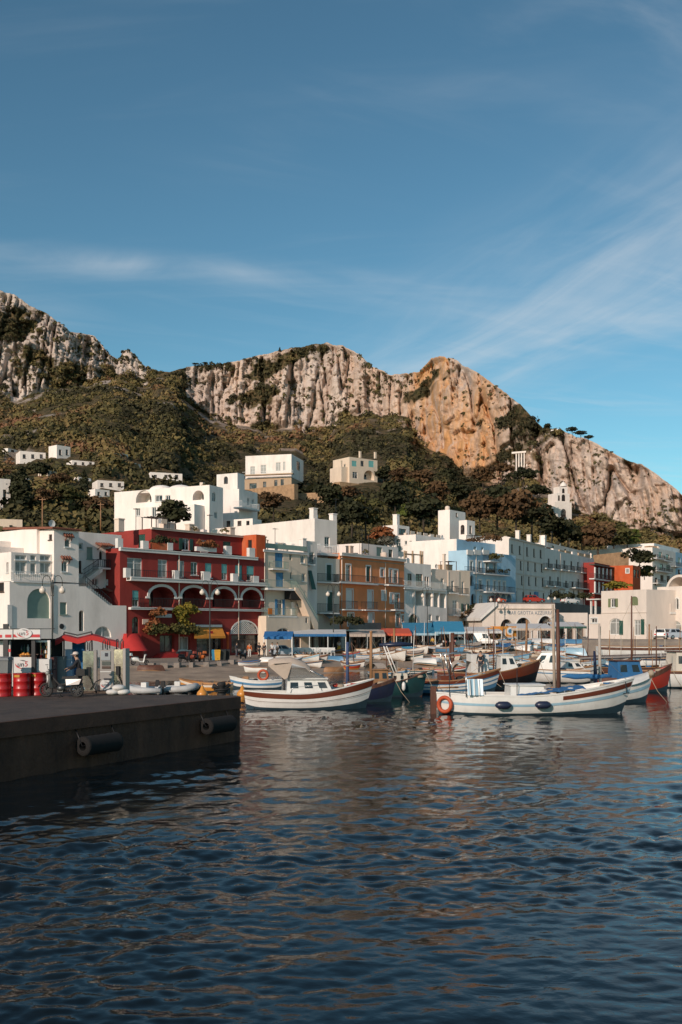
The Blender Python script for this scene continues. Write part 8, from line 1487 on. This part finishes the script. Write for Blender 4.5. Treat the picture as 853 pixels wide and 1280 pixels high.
# scooters and motorbikes
for px, Y, rz, m_, lb in ((175, 93, R(15), b_white, 'white scooter parked below the red door hood'), (232, 100, R(40), b_black, 'black scooter left of the yellow awning'), (238, 100.5, R(130), paint('dull_red_scooter_paint', (0.25, 0.05, 0.03)), 'dull red scooter left of the yellow awning'), (245, 101, R(60), b_black, 'black scooter just under the left end of the yellow awning'), (252, 101, R(120), paint('orange_scooter_paint', (0.45, 0.12, 0.03)), 'orange scooter under the yellow awning'), (304, 110, R(70), b_black, 'black scooter before the arched shop'), (536, 145, R(30), b_black, 'black scooter left of the yellow-topped person'), (548, 146, R(150), b_grey, 'grey scooter right of the yellow-topped person'), (556, 146, R(20), b_black, 'black scooter left of the white hatchback'), (562, 146.5, R(160), b_red, 'red scooter next to the white hatchback'), (528, 147, R(80), b_black, 'black scooter under the blue sloping awning'), (640, 150, R(10), b_black, 'black scooter right of the orange kiosk'), (651, 150, R(170), b_black, 'black scooter before the left bar arch')): scooter(lb, onprom(px, None, Y), rz, m_, 1.0, False, 'scooters on the promenade')
# cars
def car(label, loc, rz, m, van=False, s=1.0, group='parked cars'):
    rt = empty('van' if van else 'car', loc, rz, label, 'van' if van else 'car', group); rt.scale = (s, s, s); q = MB(); rows = []
    pf = [(-1.95, 0.30, 0.62, 0.72), (-1.9, 0.28, 0.90, 0.80), (-1.2, 0.26, 0.95, 0.84), (0.6, 0.26, 0.93, 0.84), (1.3, 0.28, 0.84, 0.80), (1.85, 0.30, 0.70, 0.72), (1.95, 0.36, 0.55, 0.62)]
    for x, z0, z1, w in pf: rows.append([(x, -w, z0), (x, -w, (z0 + z1) / 2), (x, -w * 0.95, z1 - 0.06), (x, -w * 0.8, z1), (x, w * 0.8, z1), (x, w * 0.95, z1 - 0.06), (x, w, (z0 + z1) / 2), (x, w, z0)])
    q.grid(rows, smooth=False, closed=True)
    for r_, fl in ((rows[0], 1), (rows[-1], 0)): q.add(r_, [tuple(range(8))])
    q.build('body', m, rt); zt_ = 1.85 if van else 1.45; bx0, bx1 = (-1.92, 0.75) if van else (-1.75, 0.70); tx0, tx1 = (-1.85, 0.25) if van else (-1.45, -0.05)
    P = [(bx0, -0.76, 0.93), (bx1, -0.74, 0.92), (bx1, 0.74, 0.92), (bx0, 0.76, 0.93), (tx0, -0.62, zt_), (tx1, -0.60, zt_), (tx1, 0.60, zt_), (tx0, 0.62, zt_)]; gh = MB().hexa(P).build('roof', m, rt)
    def lerp4(A, f, g): a = Vector(P[A[0]]).lerp(Vector(P[A[1]]), f); b_ = Vector(P[A[3]]).lerp(Vector(P[A[2]]), f); return a.lerp(b_, g)
    for A, off, spans in (((0, 1, 5, 4), (0, -0.012, 0), ((0.10, 0.46), (0.52, 0.90)) if not van else ((0.60, 0.93),)), ((3, 2, 6, 7), (0, 0.012, 0), ((0.10, 0.46), (0.52, 0.90)) if not van else ((0.60, 0.93),)), ((1, 2, 6, 5), (0.014, 0, 0.01), ((0.06, 0.94),)), ((0, 3, 7, 4), (-0.014, 0, 0.01), ((0.1, 0.9),))):
        for a, b_ in spans: MB().add([lerp4(A, f, g) + Vector(off) for f, g in ((a, 0.12), (b_, 0.12), (b_, 0.86), (a, 0.86))], [(0, 1, 2, 3)]).build('window', m_glass, gh)
    for x in (-1.25, 1.25):
        for y in (-0.76, 0.76):
            q = MB(); q.lathe([(0.01, -0.1), (0.2, -0.1), (0.29, -0.09), (0.31, -0.05), (0.31, 0.05), (0.29, 0.09), (0.2, 0.1), (0.01, 0.1)], 16); o = q.build('wheel', m_rub, rt); o.location = (x, y, 0.31); o.rotation_euler = (R(90), 0, 0); MB().lathe([(0.19, 0.102), (0.16, 0.11), (0.03, 0.115)], 12).lathe([(0.19, -0.102), (0.16, -0.11), (0.03, -0.115)], 12).build('rim', m_steel, o)
    for y in (-0.6, 0.6): MB().box(1.87, y - 0.14, 0.56, 1.945, y + 0.14, 0.70).build('headlight', m_glassp, rt); MB().box(-1.965, y - 0.12, 0.62, -1.90, y + 0.12, 0.82).build('tail_light', m_sred, rt)
    MB().box(1.90, -0.7, 0.33, 2.0, 0.7, 0.48).box(-2.0, -0.7, 0.33, -1.94, 0.7, 0.48).build('bumper', m_rub, rt); return rt
car('white hatchback parked right of the gabled blue tent', onprom(579, None, 149), R(-12), b_white); car('small white van parked behind the white hatchback', onprom(608, None, 152), R(-15), b_white, True); car('silver car parked before the blue tent on the left', onprom(356, None, 120), R(20), paint('silver_car_paint', (0.42, 0.47, 0.52)), False, 0.9)
qz = 2.56
car('white car parked on the quay at the right of the harbour office', (tx(826) * 134, 134, qz), R(70), b_white); car('silver car parked on the quay at the far right edge', (tx(846) * 136, 136, qz), R(20), paint('silver_car_paint', (0, 0, 0)))
car('orange-red car parked on the terrace road before the long palazzo', (tx(668) * 187, 187, 8.72), R(15), b_red); car('white car parked on the terrace road by the maroon house', (tx(713) * 197, 197, 8.72), R(30), b_white); car('red car parked on the terrace road left of the palazzo lamps', (tx(621) * 187.5, 187.5, 8.72), R(5), paint('orange_red_car_paint', (0.45, 0.08, 0.03)), False, 0.9)
# orange kiosk
p = onprom(636, None, 156); H = House('orange_kiosk', 'orange panelled ticket kiosk with a round white emblem beside the parked vans', 611, 154, 646, 156, cat='kiosk'); A = H.block(626, 646, 783, D=3, m=b_orange, parapet=0, name='wall'); A.win(629, 786, 633, 797, 'wc'); A2 = H.block(613, 625.5, 785, D=3, m=b_orange, parapet=0, name='cab', d0=0.4); A2.win(616, 788, 623, 797, 'd')
a = H.hit(638, 789, -0.03); MB().prism([(a[0] + 0.62 * math.cos(t_), a[1] + 0.62 * math.sin(t_)) for t_ in np.linspace(0, 6.283, 21)[:-1]], -0.04, -0.01).build('round_emblem', m_frame, H.root); MB().prism([(a[0] + 0.34 * math.cos(t_), a[1] + 0.34 * math.sin(t_)) for t_ in np.linspace(0, 6.283, 17)[:-1]], -0.06, -0.041).build('emblem_centre', m_sblue, H.root); H.pbox(625.6, 796, 646, 799, -0.06, -0.01, m_frame, 'lower_panel'); H.finish()

# ================================================================ TREES AND PLANTS
m_bark = mat('bark', (0.07, 0.05, 0.035), 0.95, var=0.3, scale=2)
def crown_mesh(kind, seed):
    global rng
    rng = np.random.RandomState(seed); n = {'round': 26, 'cypress': 26, 'umbrella': 22, 'loose': 20, 'bush': 16}[kind]
    d = rng.normal(size=(n, 3)); d /= np.linalg.norm(d, axis=1, keepdims=True); r = rng.rand(n) ** 0.45
    if kind == 'cypress': z = np.linspace(0.08, 1.0, n); P = np.stack([0.10 * rng.normal(size=n) * (1 - z), 0.10 * rng.normal(size=n) * (1 - z), z], 1); S = 0.16 * (1.05 - z) ** 0.7 * np.clip(z * 6 + 0.4, 0, 1) + 0.02
    elif kind == 'umbrella': P = np.stack([d[:, 0] * r * 0.46, d[:, 1] * r * 0.46, 0.82 + 0.10 * d[:, 2] + 0.06 * (1 - r)], 1); S = 0.10 + 0.07 * rng.rand(n)
    elif kind == 'bush': P = np.stack([d[:, 0] * r * 0.5, d[:, 1] * r * 0.5, 0.35 + 0.35 * d[:, 2] * r], 1); S = 0.18 + 0.1 * rng.rand(n)
    else: f_ = 0.36 if kind == 'round' else 0.42; P = np.stack([d[:, 0] * r * f_, d[:, 1] * r * f_, 0.62 + 0.30 * d[:, 2] * r], 1); S = (0.13 if kind == 'round' else 0.10) + 0.07 * rng.rand(n)
    V, A = leaf_cloud(P, S, np.clip(0.5 + 0.18 * rng.normal(size=n), 0, 1), 46, 0.85, 0.26, 1.0)
    return V, A
CROWN = {}
def tint_mat(name, a, b_):
    m, t_, bs = nt(name); N = t_.nodes; Lk = t_.links; Lk.new(mixn(N, Lk, attr(N, 'tint'), a, b_), bs.inputs['Base Color']); bs.inputs['Roughness'].default_value = 0.75; bs.inputs['Specular IOR Level'].default_value = 0.15; return m
LT = {'dark': tint_mat('dark_evergreen_leaf', (0.014, 0.017, 0.009), (0.050, 0.050, 0.022)), 'olive': tint_mat('olive_leaf', (0.035, 0.036, 0.013), (0.12, 0.105, 0.034)), 'brown': tint_mat('russet_leaf', (0.040, 0.024, 0.013), (0.15, 0.085, 0.040)), 'green': tint_mat('fresh_green_leaf', (0.030, 0.045, 0.012), (0.13, 0.15, 0.03)), 'flame': tint_mat('orange_blossom_leaf', (0.09, 0.05, 0.02), (0.30, 0.10, 0.04)), 'yellow': tint_mat('yellowing_vine_leaf', (0.07, 0.075, 0.012), (0.30, 0.21, 0.035)), 'grey': tint_mat('silver_leaf', (0.07, 0.07, 0.05), (0.20, 0.19, 0.15))}
def tree(label, p, hgt, kind='round', tint='dark', wid=1.0, seed=1, name=None, group='trees behind the town', cat='tree'):
    rt = empty(name or {'cypress': 'cypress_tree', 'umbrella': 'pine_tree', 'bush': 'bush'}.get(kind, 'tree'), p, random.Random(label).random() * 6.28, label, cat, group); key = (kind, seed % 3, tint)
    if key not in CROWN: V, A = crown_mesh(kind, 40 + seed % 3); CROWN[key] = np_mesh('crown', V, np.arange(len(V)).reshape(-1, 4), LT[tint], {'tint': A})
    o = bpy.data.objects.new('crown', CROWN[key]); link(o, rt); o.scale = (hgt * wid, hgt * wid, hgt); r = hgt * 0.022; q = MB(); th = hgt * (0.35 if kind == 'bush' else 0.72); q.tube([(0, 0, -0.6), (0.02 * hgt, 0, th * 0.4), (-0.01 * hgt, 0.01 * hgt, th * 0.75), (0.01 * hgt, 0, th)], [r * 1.4, r, r * 0.8, r * 0.4], 7); rr = random.Random(label)
    if kind != 'cypress':
        for k in range(5): a = rr.random() * 6.28; q.tube([(0, 0, th * (0.5 + 0.08 * k)), (0.14 * hgt * wid * math.cos(a), 0.14 * hgt * wid * math.sin(a), th * (0.72 + 0.08 * k)), (0.26 * hgt * wid * math.cos(a), 0.26 * hgt * wid * math.sin(a), th * (0.85 + 0.1 * k))], [r * 0.6, r * 0.4, r * 0.15], 5)
    q.build('trunk', m_bark, rt); return rt
def htree(label, px, py, hpx, kind='round', tint='dark', wid=1.0, seed=1, Y=None, **k):
    p = hill(px, py) if Y is None else at(px, py, Y); return tree(label, p, hpx * p.y / FPX, kind, tint, wid, seed, **k)
TR = [(220, 666, 38, 'round', 'dark', 1.5, 150, 'dark olive tree rising behind the red house roof'), (105, 620, 32, 'cypress', 'dark', 1.0, None, 'dark pointed cypress left of the domed villa'), (27, 645, 55, 'cypress', 'dark', 1.2, None, 'tall dark cypress clump beside the white house at the left edge'), (14, 640, 42, 'round', 'dark', 1.0, None, 'dark round tree at the left edge beside the cypress'), (58, 640, 30, 'loose', 'brown', 1.3, None, 'russet tree above the stair house roof'), (85, 645, 32, 'round', 'olive', 1.2, None, 'olive tree between the stair house and the cypress'), (125, 650, 24, 'bush', 'brown', 1.4, None, 'russet bush left of the domed villa wall'), (50, 608, 24, 'round', 'dark', 1.3, None, 'dark tree above the garden terraces on the left'), (75, 612, 20, 'loose', 'brown', 1.4, None, 'thin brown tree on the garden terraces'), (8, 610, 22, 'round', 'brown', 1.3, None, 'brown tree over the white house at the left edge'),
 (342, 648, 36, 'loose', 'brown', 1.2, 215, 'bare brownish tree below the ochre hillside villa'), (392, 628, 34, 'bush', 'dark', 1.3, None, 'dark green bush right of the ochre hillside villa'), (412, 640, 32, 'round', 'dark', 1.2, None, 'dark round tree between the two villas'), (432, 625, 22, 'bush', 'brown', 1.5, None, 'russet bush under the cream villa'), (440, 668, 44, 'round', 'dark', 1.1, 205, 'dark tree just right of the tall beige house'), (458, 672, 50, 'loose', 'olive', 1.1, 212, 'olive tree behind the ochre house roof'), (476, 674, 22, 'bush', 'flame', 1.4, 200, 'orange blossoming bush above the ochre house'), (484, 682, 16, 'bush', 'grey', 1.2, 196, 'silvery shrub beside the upper white house'), (495, 650, 40, 'round', 'dark', 1.2, None, 'dark tree behind the upper white house'), (512, 660, 36, 'loose', 'green', 1.2, 250, 'fresh green tree left of the white cube villa'), (530, 662, 44, 'round', 'dark', 1.2, 245, 'dark round tree touching the white cube villa'), (545, 640, 36, 'round', 'brown', 1.2, None, 'russet round tree above the white cube villa'), (575, 636, 34, 'loose', 'dark', 1.3, None, 'dark tree directly behind the white cube villa'),
 (600, 662, 46, 'round', 'brown', 1.1, 265, 'russet tree right of the white cube villa'), (622, 660, 50, 'round', 'dark', 1.1, 270, 'dark tree behind the blue house'), (645, 668, 56, 'round', 'brown', 1.1, 262, 'big russet tree behind the palazzo left corner'), (665, 672, 50, 'loose', 'dark', 1.1, 280, 'dark tree behind the middle of the long palazzo'), (628, 612, 30, 'umbrella', 'brown', 1.0, None, 'russet umbrella pine on the slope below the orange peak'), (655, 625, 38, 'umbrella', 'dark', 1.0, None, 'dark umbrella pine left of the church'), (604, 612, 28, 'loose', 'brown', 1.2, None, 'russet tree left of the umbrella pine'), (672, 640, 30, 'umbrella', 'dark', 1.1, None, 'dark umbrella pine beside the church wall'), (690, 680, 38, 'round', 'dark', 1.2, 300, 'dark tree below the church'), (710, 690, 40, 'round', 'dark', 1.1, 305, 'dark tree behind the ochre-lit roof parapet'), (728, 690, 34, 'loose', 'olive', 1.2, 315, 'olive tree right of the church'), (748, 700, 48, 'round', 'brown', 1.1, 300, 'russet tree above the maroon house'), (768, 694, 40, 'round', 'olive', 1.2, 330, 'olive tree above the honey stone walls'), (785, 690, 30, 'loose', 'green', 1.3, 335, 'fresh green tree left of the stepped flats'), (800, 704, 24, 'bush', 'dark', 1.3, 262, 'dark shrub beside the orange house'), (806, 722, 20, 'bush', 'olive', 1.2, 268, 'olive shrub at the foot of the stepped flats'), (772, 738, 14, 'bush', 'yellow', 2.0, 215, 'yellow-green shrub on the harbour office roof line'), (597, 782, 26, 'bush', 'brown', 1.2, 176, 'russet bush between the taupe house and the bar'), (590, 775, 20, 'round', 'dark', 1.2, 178, 'dark bush at the foot of the blue house'),
 (716, 548, 13, 'umbrella', 'dark', 1.3, None, 'umbrella pine on the right ridge, left of three'), (726, 551, 12, 'umbrella', 'dark', 1.4, None, 'umbrella pine on the right ridge, middle of three'), (736, 555, 10, 'umbrella', 'dark', 1.4, None, 'umbrella pine on the right ridge, right of three'), (684, 540, 10, 'round', 'dark', 1.3, None, 'small round tree where the right ridge begins'), (244, 459, 5, 'umbrella', 'dark', 1.6, None, 'tiny tree on the low saddle skyline'), (256, 458, 5, 'umbrella', 'dark', 1.6, None, 'tiny tree right of its twin on the low saddle skyline'), (350, 440, 6, 'cypress', 'dark', 1.2, None, 'tiny pointed tree on the middle cliff skyline'), (560, 610, 24, 'round', 'dark', 1.3, None, 'dark tree below the foot of the orange cliff'), (480, 605, 22, 'round', 'dark', 1.3, None, 'dark tree right of the cream villa'), (500, 612, 26, 'loose', 'brown', 1.3, None, 'russet tree on the slope right of the cream villa'), (525, 615, 28, 'round', 'brown', 1.3, None, 'broad russet tree in the wood below the orange cliff')]
for i, (px, py, hpx, kd, tn, wd, Y, lb) in enumerate(TR): htree(lb, px, py, hpx, kd, tn, wd, i, Y)
# vine over the red house entrance, pots on terraces
rng = np.random.RandomState(77)
def plants(H, pts, tint, S, d, name='climbing_plant', K=40):
    P = []
    for px, py in pts: u, z = H.hit(px, py, d); P.append((u, d, z))
    V, A = leaf_cloud(np.array(P), np.full(len(P), S) * (0.7 + 0.6 * rng.rand(len(P))), np.clip(0.5 + 0.25 * rng.normal(size=len(P)), 0, 1), K, 0.9, 0.22, 1.0); o = bpy.data.objects.new(name, np_mesh(name, V, np.arange(len(V)).reshape(-1, 4), LT[tint], {'tint': A})); link(o, H.root); return o
plants(RED, [(190 + rng.rand() * 12, 766 + rng.rand() * 4) for _ in range(8)] + [(186 + rng.rand() * 14, 778 + rng.rand() * 14) for _ in range(14)], 'flame', 0.55, -0.7); plants(RED, [(222 + rng.rand() * 14, 760 + rng.rand() * 6) for _ in range(10)] + [(225 + rng.rand() * 9, 766 + rng.rand() * 20) for _ in range(16)] + [(236 + rng.rand() * 10, 762 + rng.rand() * 5) for _ in range(6)], 'yellow', 0.5, -0.8); plants(RED, [(190 + rng.rand() * 54, 786 + rng.rand() * 6) for _ in range(26)], 'olive', 0.6, -1.2)
plants(RED, [(246 + rng.rand() * 25, 679 + rng.rand() * 5) for _ in range(16)], 'flame', 0.42, 0.2, 'potted_plants'); plants(RED, [(190 + rng.rand() * 26, 674 + rng.rand() * 6) for _ in range(12)], 'dark', 0.45, 0.6, 'potted_plants'); RED.pbox(246, 684, 271, 689.5, 0.1, 0.5, m_trim, 'planter_box'); RED.pbox(194.5, 767.5, 215, 772, -0.3, -0.2, m_sign, 'restaurant_sign')
def rooms(root_name):
    for o in bpy.data.objects:
        if o.name == root_name: return o
class _P: pass
for nm, pts, tn, S, Y in (('blue_house', [(585 + rng.rand() * 40, 671 + rng.rand() * 6) for _ in range(22)], 'brown', 0.5, 186), ('blue_house', [(600 + rng.rand() * 36, 713 + rng.rand() * 3) for _ in range(14)], 'dark', 0.4, 186), ('ochre_house', [(416 + rng.rand() * 34, 775 + rng.rand() * 5) for _ in range(16)], 'dark', 0.6, 136), ('blue_house', [(614 + rng.rand() * 13, 694 + rng.rand() * 6) for _ in range(9)], 'olive', 0.5, 184), ('balcony_palazzo', [(690 + rng.rand() * 55, 744 + rng.rand() * 4) for _ in range(18)], 'dark', 0.7, 190)):
    ro = rooms(nm); P = np.array([tuple(at(a, b_, Y + 0.25 * (a - pts[0][0]) * 0)) for a, b_ in pts]); V, A = leaf_cloud(P, np.full(len(P), S) * (0.7 + 0.6 * rng.rand(len(P))), np.clip(0.5 + 0.25 * rng.normal(size=len(P)), 0, 1), 36, 0.9, 0.24, 1.0); bpy.context.view_layer.update(); inv = np.array(ro.matrix_world.inverted()); V = V @ inv[:3, :3].T + inv[:3, 3]; o = bpy.data.objects.new('potted_plants', np_mesh('potted_plants', V, np.arange(len(V)).reshape(-1, 4), LT[tn], {'tint': A})); link(o, ro)
# overhead pole on the slope
for px, y0, y1, lb in ((53, 622, 672, 'thin wooden utility pole above the stair house'), (126, 628, 655, 'thin utility pole left of the domed villa')): 
    p = at(px, y1, 150); rt = empty('utility_pole', p, 0, lb, 'pole', 'utility poles'); h_ = (y1 - y0) * 150 / FPX; MB().tube([(0, 0, -1), (0, 0, h_)], [0.11, 0.08], 7).build('shaft', b_wood, rt); MB().bar((-0.5, 0, h_ - 0.3), (0.5, 0, h_ - 0.3), 0.08).build('crossarm', b_wood, rt)
